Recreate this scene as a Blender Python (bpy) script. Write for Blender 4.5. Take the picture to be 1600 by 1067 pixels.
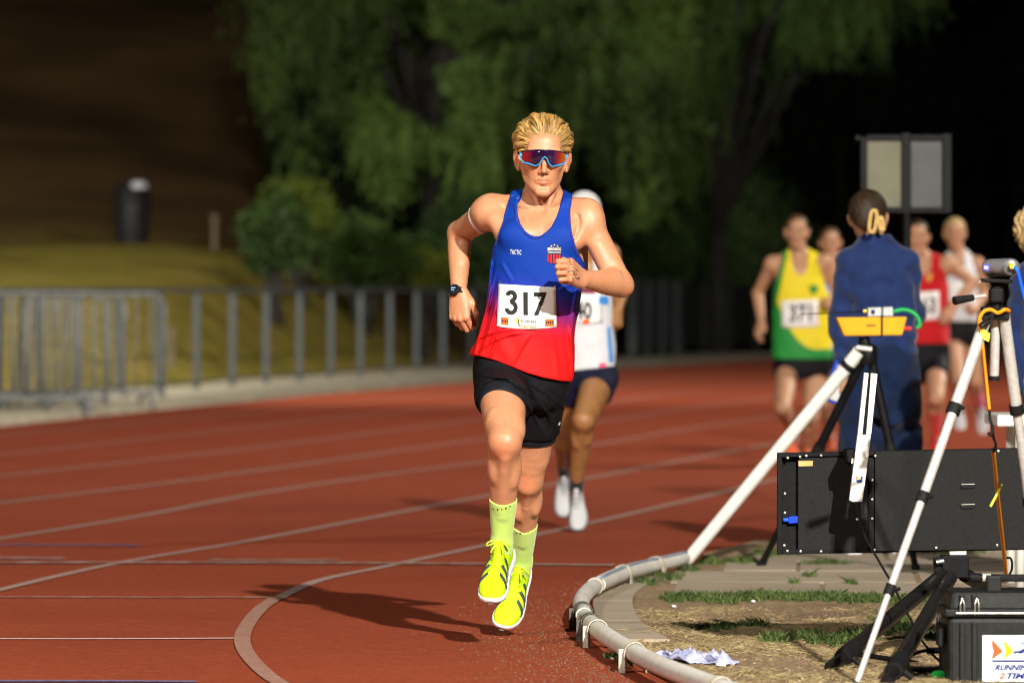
import bpy, bmesh, math, random
import numpy as np
from mathutils import Vector, Matrix
from mathutils.bvhtree import BVHTree

for _o in list(bpy.data.objects):
    bpy.data.objects.remove(_o)
scene = bpy.context.scene
COL = scene.collection
random.seed(7)
RNG = np.random.default_rng(11)

# ------------------------------------------------------------------ camera
FPX = 200.0 / 36.0 * 1600.0      # focal length in photo pixels
CAMH, YH = 1.15, 478.0           # camera height, horizon row in the photo
cam_d = bpy.data.cameras.new('camera')
cam = bpy.data.objects.new('camera', cam_d)
COL.objects.link(cam)
cam.location = (0, 0, CAMH)
cam.rotation_euler = (math.radians(90), 0, 0)
cam_d.lens = 200
cam_d.sensor_width = 36
cam_d.shift_y = -(533.5 - YH) / 1600.0
cam_d.clip_end = 2000
cam_d.dof.use_dof = True
cam_d.dof.focus_distance = 19.3
cam_d.dof.aperture_fstop = 4.0
cam_d.dof.aperture_blades = 9
scene.camera = cam

# ------------------------------------------------------------------ night sky
world = bpy.data.worlds.new('World')
scene.world = world
world.use_nodes = True
wn = world.node_tree.nodes
sky = wn.new('ShaderNodeTexSky')
sky.sky_type = 'NISHITA'
sky.sun_disc = False
sky.sun_elevation = math.radians(-4)
sky.sun_rotation = math.radians(200)
world.node_tree.links.new(sky.outputs[0], wn['Background'].inputs[0])
wn['Background'].inputs[1].default_value = 0.05

# ------------------------------------------------------------------ view / render
scene.view_settings.view_transform = 'Standard'
scene.view_settings.look = 'None'
scene.view_settings.exposure = 0.0
scene.view_settings.gamma = 1.0
scene.cycles.use_denoising = True
scene.cycles.filter_width = 1.1
scene.cycles.max_bounces = 6
scene.cycles.transparent_max_bounces = 8
scene.cycles.sample_clamp_indirect = 4.0

# ------------------------------------------------------------------ floodlights of the stadium
# (mast x, y, lamp height, aim point, irradiance-like strength at the aim point, cone, lamp radius)
FLOODS = [
    ((9.2, -15.0, 17.0), (0.2, 21.0, 0.6), 3.75, 110, 0.22),
    ((-17.0, -4.0, 18.0), (0.6, 24.0, 0.6), 0.5, 130, 1.2),
    ((26.0, 50.0, 20.0), (1.5, 70.0, 0.0), 1.05, 150, 0.6),
    ((-26.0, 62.0, 16.0), (0.0, 112.0, 3.0), 0.68, 120, 0.6),
]

# ------------------------------------------------------------------ helpers
def W(px, py, d):
    """photo pixel at depth d -> world point"""
    return Vector(((px - 800.0) * d / FPX, d, CAMH - (py - YH) * d / FPX))

def G(px, py, z=0.0):
    """photo pixel lying at height z -> world point"""
    d = (CAMH - z) * FPX / (py - YH)
    return Vector(((px - 800.0) * d / FPX, d, z))

def tag(o, label=None, cat=None, group=None, kind=None):
    if label: o['label'] = label
    if cat: o['category'] = cat
    if group: o['group'] = group
    if kind: o['kind'] = kind
    return o

def empty(name, loc=(0, 0, 0), rz=0.0):
    o = bpy.data.objects.new(name, None)
    COL.objects.link(o)
    o.location = loc
    o.rotation_euler = (0, 0, rz)
    o.empty_display_size = 0.1
    return o

def link(name, me, mat=None, parent=None, smooth=False):
    o = bpy.data.objects.new(name, me)
    COL.objects.link(o)
    if mat is not None and not me.materials:
        me.materials.append(mat)
    if smooth:
        me.polygons.foreach_set('use_smooth', [True] * len(me.polygons))
    if parent is not None:
        o.parent = parent
    return o

def mesh_np(name, V, Fq):
    """mesh from numpy arrays: V (n,3), Fq (m,k)"""
    V = np.asarray(V, dtype=np.float32)
    Fq = np.asarray(Fq, dtype=np.int32)
    me = bpy.data.meshes.new(name)
    k = Fq.shape[1]
    me.vertices.add(len(V))
    me.vertices.foreach_set('co', V.ravel())
    me.loops.add(Fq.size)
    me.loops.foreach_set('vertex_index', Fq.ravel())
    me.polygons.add(len(Fq))
    me.polygons.foreach_set('loop_start', np.arange(len(Fq), dtype=np.int32) * k)
    me.polygons.foreach_set('loop_total', np.full(len(Fq), k, dtype=np.int32))
    me.update(calc_edges=True)
    me.validate()
    return me

class MB:
    """collects simple shapes; build() links them as one mesh object"""
    def __init__(s, origin=(0, 0, 0)):
        s.v, s.f, s.o = [], [], Vector(origin)
    def add(s, verts, faces):
        b = len(s.v)
        s.v += [tuple(Vector(p) - s.o) for p in verts]
        s.f += [tuple(i + b for i in f) for f in faces]
        return s
    def box(s, c, size, R=None, taper=1.0):
        hx, hy, hz = size[0] / 2, size[1] / 2, size[2] / 2
        pts = []
        for z, t in ((-hz, 1.0), (hz, taper)):
            for x, y in ((-hx, -hy), (hx, -hy), (hx, hy), (-hx, hy)):
                p = Vector((x * t, y * t, z))
                if R is not None: p = R @ p
                pts.append(Vector(c) + p)
        return s.add(pts, [(3, 2, 1, 0), (4, 5, 6, 7), (0, 1, 5, 4), (1, 2, 6, 5), (2, 3, 7, 6), (3, 0, 4, 7)])
    def tube(s, pts, r, n=10, caps=True, closed=False):
        pts = [Vector(p) for p in pts]
        rs = r if isinstance(r, (list, tuple)) else [r] * len(pts)
        m = len(pts)
        rings = []
        up = None
        for i, p in enumerate(pts):
            if closed: t = pts[(i + 1) % m] - pts[i - 1]
            else: t = pts[min(i + 1, m - 1)] - pts[max(i - 1, 0)]
            if t.length < 1e-9: t = Vector((0, 0, 1))
            t.normalize()
            if up is None:
                up = Vector((0, 0, 1)) if abs(t.z) < 0.9 else Vector((1, 0, 0))
            a = t.cross(up)
            if a.length < 1e-6: a = t.cross(Vector((0, 1, 0)))
            a.normalize()
            b = a.cross(t).normalized()
            up = b
            rings.append([p + (a * math.cos(2 * math.pi * k / n) + b * math.sin(2 * math.pi * k / n)) * rs[i] for k in range(n)])
        vs = [q for ring in rings for q in ring]
        fs = []
        rng = range(m) if closed else range(m - 1)
        for i in rng:
            j = (i + 1) % m
            for k in range(n):
                k2 = (k + 1) % n
                fs.append((i * n + k, i * n + k2, j * n + k2, j * n + k))
        if caps and not closed:
            fs.append(tuple(range(n - 1, -1, -1)))
            fs.append(tuple((m - 1) * n + k for k in range(n)))
        return s.add(vs, fs)
    def bar(s, a, b, w, h=None, up=(0, 0, 1)):
        """rectangular bar from a to b"""
        a, b = Vector(a), Vector(b)
        h = h or w
        t = (b - a)
        L = t.length
        t.normalize()
        u = Vector(up)
        x = t.cross(u)
        if x.length < 1e-4: x = t.cross(Vector((1, 0, 0)))
        x.normalize()
        y = x.cross(t).normalized()
        R = Matrix((x, y, t)).transposed()
        return s.box((a + b) / 2, (w, h, L), R)
    def lathe(s, c, prof, n=16, R=None):
        vs, fs = [], []
        for r, z in prof:
            for k in range(n):
                p = Vector((r * math.cos(2 * math.pi * k / n), r * math.sin(2 * math.pi * k / n), z))
                if R is not None: p = R @ p
                vs.append(Vector(c) + p)
        m = len(prof)
        for i in range(m - 1):
            for k in range(n):
                k2 = (k + 1) % n
                fs.append((i * n + k, i * n + k2, (i + 1) * n + k2, (i + 1) * n + k))
        fs.append(tuple(range(n - 1, -1, -1)))
        fs.append(tuple((m - 1) * n + k for k in range(n)))
        return s.add(vs, fs)
    def prism(s, poly, axis_pt, u, v, w, depth):
        """2-D polygon extruded: point = axis_pt + u*a + v*b, thickness along w"""
        n = len(poly)
        P0 = [Vector(axis_pt) + Vector(u) * a + Vector(v) * b for a, b in poly]
        P1 = [p + Vector(w) * depth for p in P0]
        fs = [tuple(range(n)), tuple(range(2 * n - 1, n - 1, -1))]
        for i in range(n):
            j = (i + 1) % n
            fs.append((i, i + n, j + n, j))
        return s.add(P0 + P1, fs)
    def build(s, name, mat=None, parent=None, smooth=False, bevel=0.0, autosmooth=False):
        me = bpy.data.meshes.new(name)
        me.from_pydata(s.v, [], s.f)
        bm = bmesh.new()
        bm.from_mesh(me)
        bmesh.ops.recalc_face_normals(bm, faces=bm.faces)
        if bevel > 0:
            bmesh.ops.bevel(bm, geom=list(bm.edges), offset=bevel, segments=2, affect='EDGES', profile=0.5, clamp_overlap=True)
        if autosmooth:
            for e in bm.edges:
                if len(e.link_faces) == 2 and e.calc_face_angle(0) > 0.7: e.smooth = False
            for f in bm.faces: f.smooth = True
        bm.to_mesh(me)
        bm.free()
        me.update()
        return link(name, me, mat, parent, smooth)

# ------------------------------------------------------------------ materials
class N:
    def __init__(s, name):
        s.m = bpy.data.materials.new(name)
        s.m.use_nodes = True
        s.t = s.m.node_tree
        s.b = s.t.nodes['Principled BSDF']
    def n(s, kind, **kw):
        x = s.t.nodes.new(kind)
        for k, v in kw.items():
            if k == 'ins':
                for a, b in v.items(): x.inputs[a].default_value = b
            else: setattr(x, k, v)
        return x
    def l(s, a, b):
        s.t.links.new(a, b)
    def set(s, **kw):
        for k, v in kw.items():
            s.b.inputs[k.replace('_', ' ')].default_value = v
        return s
    def coord(s, which='Object'):
        return s.n('ShaderNodeTexCoord').outputs[which]
    def noise(s, scale, detail=4, vec=None, rough=0.55, dist=0.0):
        x = s.n('ShaderNodeTexNoise', ins={'Scale': scale, 'Detail': detail, 'Roughness': rough, 'Distortion': dist})
        s.l(vec if vec is not None else s.coord(), x.inputs['Vector'])
        return x.outputs['Fac']
    def ramp(s, fac, stops):
        r = s.n('ShaderNodeValToRGB')
        els = r.color_ramp.elements
        while len(els) < len(stops): els.new(0.5)
        for e, (p, c) in zip(els, stops):
            e.position = p
            e.color = tuple(c) + ((1,) if len(c) == 3 else ())
        s.l(fac, r.inputs[0])
        return r.outputs[0]
    def mix(s, fac, a, b, mode='MIX'):
        x = s.n('ShaderNodeMix', data_type='RGBA', blend_type=mode)
        for v, i in ((fac, 0), (a, 6), (b, 7)):
            if hasattr(v, 'links'): s.l(v, x.inputs[i])
            elif i == 0: x.inputs[i].default_value = v
            else: x.inputs[i].default_value = tuple(v) + ((1,) if len(v) == 3 else ())
        return x.outputs[2]
    def math(s, op, a, b=0.0, c=None):
        x = s.n('ShaderNodeMath', operation=op)
        for i, v in enumerate((a, b, c)):
            if v is None: continue
            if hasattr(v, 'links'): s.l(v, x.inputs[i])
            else: x.inputs[i].default_value = v
        return x.outputs[0]
    def bump(s, h, strength=0.2, dist=0.01):
        x = s.n('ShaderNodeBump', ins={'Strength': strength, 'Distance': dist})
        s.l(h, x.inputs['Height'])
        s.l(x.outputs[0], s.b.inputs['Normal'])
    def col(s, c):
        s.l(c, s.b.inputs['Base Color'])
        return s

def plain(name, c, rough=0.5, metal=0.0, var=0.15, scale=20.0, bump=0.0, bscale=None, spec=0.2):
    """procedural paint / plastic / metal with slight mottling"""
    m = N(name)
    m.set(Roughness=rough, Metallic=metal)
    m.b.inputs['Specular IOR Level'].default_value = spec
    f = m.noise(scale, 5)
    lo = tuple(x * (1 - var) for x in c)
    hi = tuple(min(1, x * (1 + var)) for x in c)
    m.col(m.ramp(f, [(0.3, lo), (0.7, hi)]))
    rr = m.ramp(m.noise(scale * 2.3, 3), [(0.3, (rough * 0.85,) * 3), (0.7, (min(1, rough * 1.15),) * 3)])
    m.l(rr, m.b.inputs['Roughness'])
    if bump > 0: m.bump(m.noise(bscale or scale * 4, 4), bump, 0.004)
    return m.m
# ================================================================== floodlight masts (they light the stadium; all stand outside the frame)
M_mast = plain('galvanised_mast', (0.35, 0.36, 0.37), 0.45, 0.8)
def floodlight(loc, aim, strength, cone, radius, label):
    x, y, h = loc
    root = tag(empty('floodlight_mast', (x, y, 0)), label, 'floodlight', 'stadium floodlights')
    MB().tube([(0, 0, 0), (0, 0, h + 1.2)], [0.16, 0.09], 12).build('pole', M_mast, root, True)
    aimv = (Vector(aim) - Vector(loc))
    q = aimv.to_track_quat('-Z', 'Y')
    R = q.to_matrix()
    back = Vector((0, 0, h)) - aimv.normalized() * 0.5
    MB().box(back, (1.4, 0.9, 0.25), R).build('lamp_housing', M_mast, root)
    ld = bpy.data.lights.new('flood_beam', 'SPOT')
    lo = bpy.data.objects.new('flood_beam', ld)
    COL.objects.link(lo)
    lo.parent = root
    lo.location = (0, 0, h)
    lo.rotation_euler = q.to_euler()
    ld.energy = strength * 4 * math.pi ** 2 * aimv.length_squared
    ld.spot_size = math.radians(cone)
    ld.spot_blend = 0.5
    ld.shadow_soft_size = radius
    ld.color = (1.0, 0.955, 0.87)
for i, fl in enumerate(FLOODS):
    floodlight(*fl, ['tall grey floodlight mast behind the photographer on the infield side',
                     'tall grey floodlight mast behind the photographer on the grass bank side',
                     'tall grey floodlight mast inside the bend of the track',
                     'tall grey floodlight mast outside the bend above the bank'][i])

# ================================================================== setting
def poly_sheet(name, pts2, z, mat, parent=None, kind=None, thick=0.0):
    """flat polygon sheet (optionally with thickness below)"""
    mb = MB()
    n = len(pts2)
    mb.add([(x, y, z) for x, y in pts2], [tuple(range(n))])
    if thick > 0:
        mb.add([(x, y, z) for x, y in pts2] + [(x, y, z - thick) for x, y in pts2],
               [(i, (i + 1) % n, (i + 1) % n + n, i + n) for i in range(n)])
    o = mb.build(name, mat, parent)
    if kind: tag(o, kind=kind)
    return o

def catmull(pts, n):
    P = np.array([list(p) for p in pts], float)
    t = np.concatenate([[0], np.cumsum(np.linalg.norm(np.diff(P, axis=0), axis=1) ** 0.5)])
    Q = np.vstack([2 * P[0] - P[1], P, 2 * P[-1] - P[-2]])
    tt = np.concatenate([[2 * t[0] - t[1]], t, [2 * t[-1] - t[-2]]])
    out = []
    for u in np.linspace(t[0], t[-1], n):
        i = min(max(np.searchsorted(t, u, 'right') - 1, 0), len(P) - 2) + 1
        p0, p1, p2, p3 = Q[i - 1], Q[i], Q[i + 1], Q[i + 2]
        t0, t1, t2, t3 = tt[i - 1], tt[i], tt[i + 1], tt[i + 2]
        A1 = (t1 - u) / (t1 - t0) * p0 + (u - t0) / (t1 - t0) * p1
        A2 = (t2 - u) / (t2 - t1) * p1 + (u - t1) / (t2 - t1) * p2
        A3 = (t3 - u) / (t3 - t2) * p2 + (u - t2) / (t3 - t2) * p3
        B1 = (t2 - u) / (t2 - t0) * A1 + (u - t0) / (t2 - t0) * A2
        B2 = (t3 - u) / (t3 - t1) * A2 + (u - t1) / (t3 - t1) * A3
        out.append((t2 - u) / (t2 - t1) * B1 + (u - t1) / (t2 - t1) * B2)
    return np.array(out)

# --- materials
m = N('tartan_track')
c1 = m.noise(0.6, 5); c2 = m.noise(160, 3, rough=0.7); c3 = m.noise(9, 4)
base = m.ramp(c1, [(0.3, (0.300, 0.056, 0.023)), (0.7, (0.375, 0.076, 0.032))])
base = m.mix(m.ramp(c2, [(0.38, (0.5,) * 3), (0.6, (0,) * 3)]), base, (0.15, 0.032, 0.017))
base = m.mix(m.ramp(c3, [(0.5, (0,) * 3), (0.75, (0.3,) * 3)]), base, (0.38, 0.105, 0.055))
speck = m.n('ShaderNodeTexVoronoi', ins={'Scale': 26.0})
m.l(m.coord(), speck.inputs['Vector'])
keep = m.math('MULTIPLY', m.math('LESS_THAN', speck.outputs['Distance'], 0.10), m.math('GREATER_THAN', m.noise(2.2, 4), 0.46))
base = m.mix(keep, base, (0.07, 0.03, 0.02))
stm = m.n('ShaderNodeMapping', ins={'Scale': (0.5, 3.2, 1), 'Rotation': (0, 0, 0.25)})
m.l(m.coord(), stm.inputs[0])
st = m.noise(1.6, 5, stm.outputs[0])
base = m.mix(m.ramp(st, [(0.56, (0,) * 3), (0.72, (0.35,) * 3)]), base, (0.19, 0.045, 0.03))
mt = m.n('ShaderNodeMapping', ins={'Scale': (1.0, 0.22, 1)})
m.l(m.coord(), mt.inputs[0])
base = m.mix(m.ramp(m.noise(34, 5, mt.outputs[0], 0.7), [(0.36, (0.42,) * 3), (0.55, (0,) * 3)]), base, (0.17, 0.034, 0.017))
base = m.mix(m.ramp(m.noise(75, 4, mt.outputs[0], 0.75), [(0.60, (0,) * 3), (0.78, (0.55,) * 3)]), base, (0.46, 0.15, 0.085))
m.col(base).set(Roughness=0.82)
m.b.inputs['Specular IOR Level'].default_value = 0.1
m.bump(m.noise(220, 3), 0.55, 0.006)
M_track = m.m

m = N('worn_white_line')
wv = m.noise(70, 4, rough=0.7)
m.col(m.mix(m.ramp(wv, [(0.34, (0.8,) * 3), (0.52, (0,) * 3)]), (0.38, 0.265, 0.215), (0.27, 0.080, 0.045))).set(Roughness=0.75)
M_line = m.m
m = N('faint_white_line')
wv = m.noise(9, 5, rough=0.75)
m.col(m.mix(m.ramp(wv, [(0.40, (1,) * 3), (0.60, (0.1,) * 3)]), (0.50, 0.40, 0.34), (0.27, 0.07, 0.04))).set(Roughness=0.75)
M_line2 = m.m
m = N('worn_bend_line')
wv = m.noise(55, 5, rough=0.8); wv2 = m.noise(4, 4)
cc = m.mix(m.ramp(wv, [(0.40, (0.9,) * 3), (0.60, (0,) * 3)]), (0.37, 0.24, 0.18), (0.27, 0.085, 0.05))
m.col(m.mix(m.ramp(wv2, [(0.45, (0,) * 3), (0.7, (0.5,) * 3)]), cc, (0.29, 0.10, 0.06))).set(Roughness=0.8)
M_line_worn = m.m
M_line3 = plain('fresh_white_line', (0.72, 0.66, 0.60), 0.7, var=0.25, scale=60)
M_line_blue = plain('blue_line', (0.16, 0.16, 0.30), 0.7, var=0.3, scale=30)

m = N('bare_earth')
f1 = m.noise(1.8, 6); f2 = m.noise(34, 5, rough=0.7); f3 = m.noise(5, 5)
e = m.ramp(f1, [(0.3, (0.27, 0.175, 0.085)), (0.7, (0.42, 0.295, 0.160))])
e = m.mix(m.ramp(f3, [(0.48, (0,) * 3), (0.7, (0.7,) * 3)]), e, (0.38, 0.25, 0.095))
e = m.mix(m.ramp(f2, [(0.3, (0.75,) * 3), (0.55, (0,) * 3)]), e, (0.12, 0.068, 0.03))
m.col(e).set(Roughness=0.95)
mt = m.n('ShaderNodeMapping', ins={'Scale': (1.0, 0.25, 1)})
m.l(m.coord(), mt.inputs[0])
e = m.mix(m.ramp(m.noise(55, 5, mt.outputs[0], 0.75), [(0.34, (0.8,) * 3), (0.52, (0,) * 3)]), e, (0.13, 0.075, 0.035))
m.col(e)
m.bump(f2, 0.9, 0.03)
M_earth = m.m

m = N('hill_grass')
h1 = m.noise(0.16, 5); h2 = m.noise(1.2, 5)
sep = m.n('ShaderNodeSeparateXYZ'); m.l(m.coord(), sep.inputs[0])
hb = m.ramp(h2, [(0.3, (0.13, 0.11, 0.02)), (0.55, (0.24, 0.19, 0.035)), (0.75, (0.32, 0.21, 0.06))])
hd = m.ramp(h1, [(0.35, (0.045, 0.026, 0.010)), (0.65, (0.11, 0.064, 0.024))])  # brown upper slope, its colour darkened further for the low light back there
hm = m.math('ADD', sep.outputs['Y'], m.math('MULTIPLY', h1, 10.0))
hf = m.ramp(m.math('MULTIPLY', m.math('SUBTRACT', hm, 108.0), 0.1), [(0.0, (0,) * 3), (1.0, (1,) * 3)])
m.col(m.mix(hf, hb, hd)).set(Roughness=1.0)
m.b.inputs['Specular IOR Level'].default_value = 0.05
m.bump(m.noise(6, 4), 0.6, 0.1)
M_hill = m.m

m = N('concrete_slab')
f1 = m.noise(3, 6); f2 = m.noise(60, 4)
oi = m.n('ShaderNodeObjectInfo')
e = m.ramp(f1, [(0.3, (0.30, 0.235, 0.165)), (0.7, (0.41, 0.33, 0.24))])
e = m.mix(m.ramp(f2, [(0.3, (0.5,) * 3), (0.5, (0,) * 3)]), e, (0.2, 0.15, 0.10))
e = m.mix(m.math('MULTIPLY', oi.outputs['Random'], 0.4), e, (0.25, 0.195, 0.14))
m.col(e).set(Roughness=0.9)
m.bump(f2, 0.5, 0.006)
M_slab = m.m

# --- terrain behind the fence: one heightfield sheet, flat near, rising as a bank on the left
def hill_z(x, y):
    fy = np.interp(x, [-9, -5.5, -4.2, -1.2, 2.7, 9, 20], [60, 62, 75, 98, 130, 160, 175])
    t = y - fy
    near = np.clip((t - 4) / 32.0, 0, 1)
    z = 2.0 * near * near * (3 - 2 * near)
    z = z + np.clip(t - 40, 0, 40) * 0.02 + np.clip(t - 49, 0, None) * 0.165
    side = 1 - np.clip((x + 4.6) / 9.0, 0, 1)
    side = 0.12 + 0.88 * side * side * (3 - 2 * side)
    far = np.clip((x - 4) / 12.0, 0, 1)
    z = z * side * (1 - far) - 0.03
    z = z + 0.25 * np.sin(x * 0.35 + 1) * np.sin(y * 0.22) * np.clip((t - 8) / 20, 0, 1) * side
    return z
gx = np.concatenate([np.linspace(-600, -60, 10), np.linspace(-50, 60, 111), np.linspace(70, 700, 10)])
gy = np.concatenate([np.linspace(-300, 0, 6), np.linspace(5, 75, 15), np.linspace(76, 200, 125), np.linspace(210, 320, 8), np.linspace(400, 1500, 8)])
GX, GY = np.meshgrid(gx, gy, indexing='ij')
GZ = hill_z(GX, np.minimum(GY, 330)) - 0.02
nx, ny = GX.shape
idx = np.arange(nx * ny).reshape(nx, ny)
Fq = np.stack([idx[:-1, :-1], idx[1:, :-1], idx[1:, 1:], idx[:-1, 1:]], -1).reshape(-1, 4)
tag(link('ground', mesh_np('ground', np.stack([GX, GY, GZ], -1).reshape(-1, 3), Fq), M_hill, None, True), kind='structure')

# --- track: sheet bounded outside by the kerb strip
EDGE = [(-160, 684), (0, 666), (150, 650), (300, 635), (500, 616), (760, 595), (960, 576), (1200, 560), (1420, 552), (1700, 545)]
edge_w = [G(x, y) for x, y in EDGE]
e_far = [(p.x, p.y) for p in edge_w]
track_pts = [(-9, 6), (9, 6), (14, 30), (22, 70), (40, 150)] + list(reversed(e_far))
track = poly_sheet('running_track', track_pts, 0.0, M_track, None, 'structure')

def ribbon(name, path, width, z, mat, parent, n=60, spline=True):
    P = catmull([(p[0], p[1], 0) for p in path], n) if spline else np.array([(p[0], p[1], 0) for p in path], float)
    T = np.gradient(P, axis=0)
    T /= np.linalg.norm(T, axis=1)[:, None] + 1e-9
    Nn = np.stack([-T[:, 1], T[:, 0], 0 * T[:, 0]], -1)
    V = np.concatenate([P + Nn * width / 2, P - Nn * width / 2]) + np.array([0, 0, z])
    k = len(P)
    Fq = [(i, i + 1, k + i + 1, k + i) for i in range(k - 1)]
    me = mesh_np(name, V, Fq)
    o = link(name, me, mat, parent)
    return o
LANES = [
    [(1420, 713), (1211, 750), (1071, 783), (880, 827), (765, 851), (605, 885), (500, 907), (430, 937)],
    [(1420, 662), (1205, 694), (1071, 719), (915, 748), (750, 777), (550, 815), (380, 847), (185, 880), (0, 922), (-100, 948)],
    [(1420, 624), (1205, 652), (1071, 671), (931, 695), (755, 722), (600, 742), (400, 772), (200, 810), (0, 842), (-100, 858)],
    [(1420, 599), (1199, 622), (1071, 639), (931, 660), (760, 685), (500, 722), (250, 756), (0, 786), (-100, 797)],
    [(1420, 582), (1199, 600), (1071, 612), (940, 630), (750, 655), (380, 702), (0, 744), (-100, 754)],
    [(1420, 569), (1199, 582), (1071, 592), (940, 606), (750, 630), (500, 656), (0, 710), (-100, 718)],
    [(1420, 561), (1199, 571), (1071, 579), (940, 590), (750, 611), (500, 634), (0, 680), (-100, 687)],
]
for L in LANES:
    ribbon('lane_line', [G(x, y) for x, y in L], 0.055, 0.004, M_line, track, 90)
ribbon('bend_line', [G(x, y) for x, y in [(433, 934), (412, 948), (395, 965), (380, 990), (379, 1005), (386, 1022), (404, 1043), (430, 1064), (480, 1090)]], 0.056, 0.005, M_line_worn, track, 50)
ribbon('cross_line', [G(-60, 999), G(180, 999), G(370, 998)], 0.035, 0.0045, M_line3, track, 20)
ribbon('cross_line', [G(-60, 933), G(200, 934), G(432, 934)], 0.05, 0.0045, M_line2, track, 20)
ribbon('cross_line', [G(-60, 880), G(300, 880), G(600, 881), G(960, 884)], 0.13, 0.0062, M_line2, track, 40)
ribbon('cross_line', [G(-60, 872), G(100, 873)], 0.12, 0.0045, M_line2, track, 10)
ribbon('cross_line', [G(330, 876), G(430, 877), G(530, 876)], 0.09, 0.0085, M_line2, track, 10)
ribbon('cross_line', [G(-60, 1065), G(150, 1065), G(306, 1066)], 0.06, 0.0045, M_line_blue, track, 10)
ribbon('cross_line', [G(-60, 851), G(100, 852), G(220, 853)], 0.08, 0.0045, M_line_blue, track, 10)

# --- pale kerb strip round the outside of the track
M_kerb = plain('pale_kerb_concrete', (0.33, 0.29, 0.21), 0.9, var=0.3, scale=1.5, bump=0.3)
kp = catmull([(p.x, p.y, 0) for p in edge_w], 80)
T = np.gradient(kp, axis=0); T /= np.linalg.norm(T, axis=1)[:, None]
Nk = np.stack([-T[:, 1], T[:, 0], 0 * T[:, 0]], -1)
if Nk[10][1] < 0: Nk = -Nk
kw = 3.0
prof = [(0, -0.05), (0, 0.05), (kw, 0.06), (kw, -0.05)]
V = np.concatenate([kp + Nk * a + np.array([0, 0, z]) for a, z in prof])
k = len(kp)
Fq = [(j * k + i, j * k + i + 1, (j + 1) * k + i + 1, (j + 1) * k + i) for j in range(3) for i in range(k - 1)]
tag(link('kerb_strip', mesh_np('kerb_strip', V, Fq), M_kerb), kind='structure')

# --- infield inside the white kerb rail: earth, concrete edging, paving slabs, grass
RAIL = [(1068, 872), (1030, 881), (990, 890), (950, 905), (920, 922), (908, 940), (913, 962), (936, 985), (985, 1016), (1035, 1041), (1090, 1062), (1140, 1080), (1230, 1108)]
RZ = 0.062
rail_w = [G(x, y, RZ) for x, y in RAIL]
rail_s = catmull(rail_w, 60)
inner = [(p[0] + 0.05, p[1]) for p in rail_s]
far_in = [G(1100, 868), G(1180, 848), G(1300, 838), G(1650, 828)]
infield_pts = [(p.x, p.y) for p in reversed(far_in)] + inner + [(2.2, 11.0), (9, 11.0), (9, 28)]
poly_sheet('infield', infield_pts, 0.012, M_earth, None, 'structure', 0.02)
# curved concrete edging just inside the rail
edging = tag(empty('concrete_edging'), kind='structure')
edge_path = [G(x, y) for x, y in [(1030, 902), (985, 918), (962, 935), (958, 955), (975, 985), (1012, 1008)]]
EP = catmull([(p.x, p.y, 0) for p in edge_path], 37)
ET = np.gradient(EP, axis=0); ET /= np.linalg.norm(ET, axis=1)[:, None]
EN = np.stack([-ET[:, 1], ET[:, 0], 0 * ET[:, 0]], -1)
for s0 in range(0, 36, 9):
    i0, i1 = s0, min(s0 + 9, 36)
    mb = MB()
    vs, fs = [], []
    for i in range(i0, i1 + 1):
        q = EP[i] * 1.0
        if i == i0: q = q + ET[i] * 0.006
        if i == i1: q = q - ET[i] * 0.006
        a = q + EN[i] * 0.075; b = q - EN[i] * 0.075
        vs += [(a[0], a[1], 0.0), (a[0], a[1], 0.021), (b[0], b[1], 0.021), (b[0], b[1], 0.0)]
    nseg = i1 - i0
    for i in range(nseg):
        for j in range(3):
            fs.append((i * 4 + j, i * 4 + 4 + j, i * 4 + 5 + j, i * 4 + 1 + j))
    fs += [(0, 1, 2, 3), tuple(nseg * 4 + j for j in (3, 2, 1, 0))]
    mb.add(vs, fs).build('edging_stone', M_slab, edging)

# paving: rows of real slabs, joints recessed
pav = tag(empty('pavement'), kind='structure')
def slab_quad(pts, h=0.019):
    c = sum((Vector((p[0], p[1], 0)) for p in pts), Vector()) / 4
    ins = [Vector((p[0], p[1], 0)) + (c - Vector((p[0], p[1], 0))).normalized() * 0.012 for p in pts]
    ins2 = [Vector((p[0], p[1], 0)) + (c - Vector((p[0], p[1], 0))).normalized() * 0.020 for p in pts]
    hh = h + random.uniform(-0.0015, 0.0015)
    tl = [random.uniform(-0.0015, 0.0015) for _ in range(4)]
    vs = [(p.x, p.y, 0.0) for p in ins] + [(p.x, p.y, hh - 0.006) for p in ins] + [(p.x, p.y, hh + t) for p, t in zip(ins2, tl)]
    fs = [(0, 1, 5, 4), (1, 2, 6, 5), (2, 3, 7, 6), (3, 0, 4, 7), (4, 5, 9, 8), (5, 6, 10, 9), (6, 7, 11, 10), (7, 4, 8, 11), (8, 9, 10, 11)]
    MB().add(vs, fs).build('paving_slab', M_slab, pav)
slant = 0.16
row_d = [(22.35, 23.35), (23.35, 24.35), (24.35, 25.3), (25.3, 26.3), (26.3, 27.3)]
for r, (d0, d1) in enumerate(row_d):
    xs0 = 0.62 + 0.02 * r if r < 2 else 0.90 + 0.16 * (r - 2)
    cuts = [xs0] + [x for x in np.arange(0.3 + (r % 2) * 0.45, 5.0, 0.92) if x > xs0 + 0.3]
    for a, b in zip(cuts[:-1], cuts[1:]):
        y0 = lambda x, d: d - slant * (x - 1.0) * 0.25
        slab_quad([(a, y0(a, d0)), (b, y0(b, d0)), (b + 0.05, y0(b, d1)), (a + 0.05, y0(a, d1))])

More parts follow.
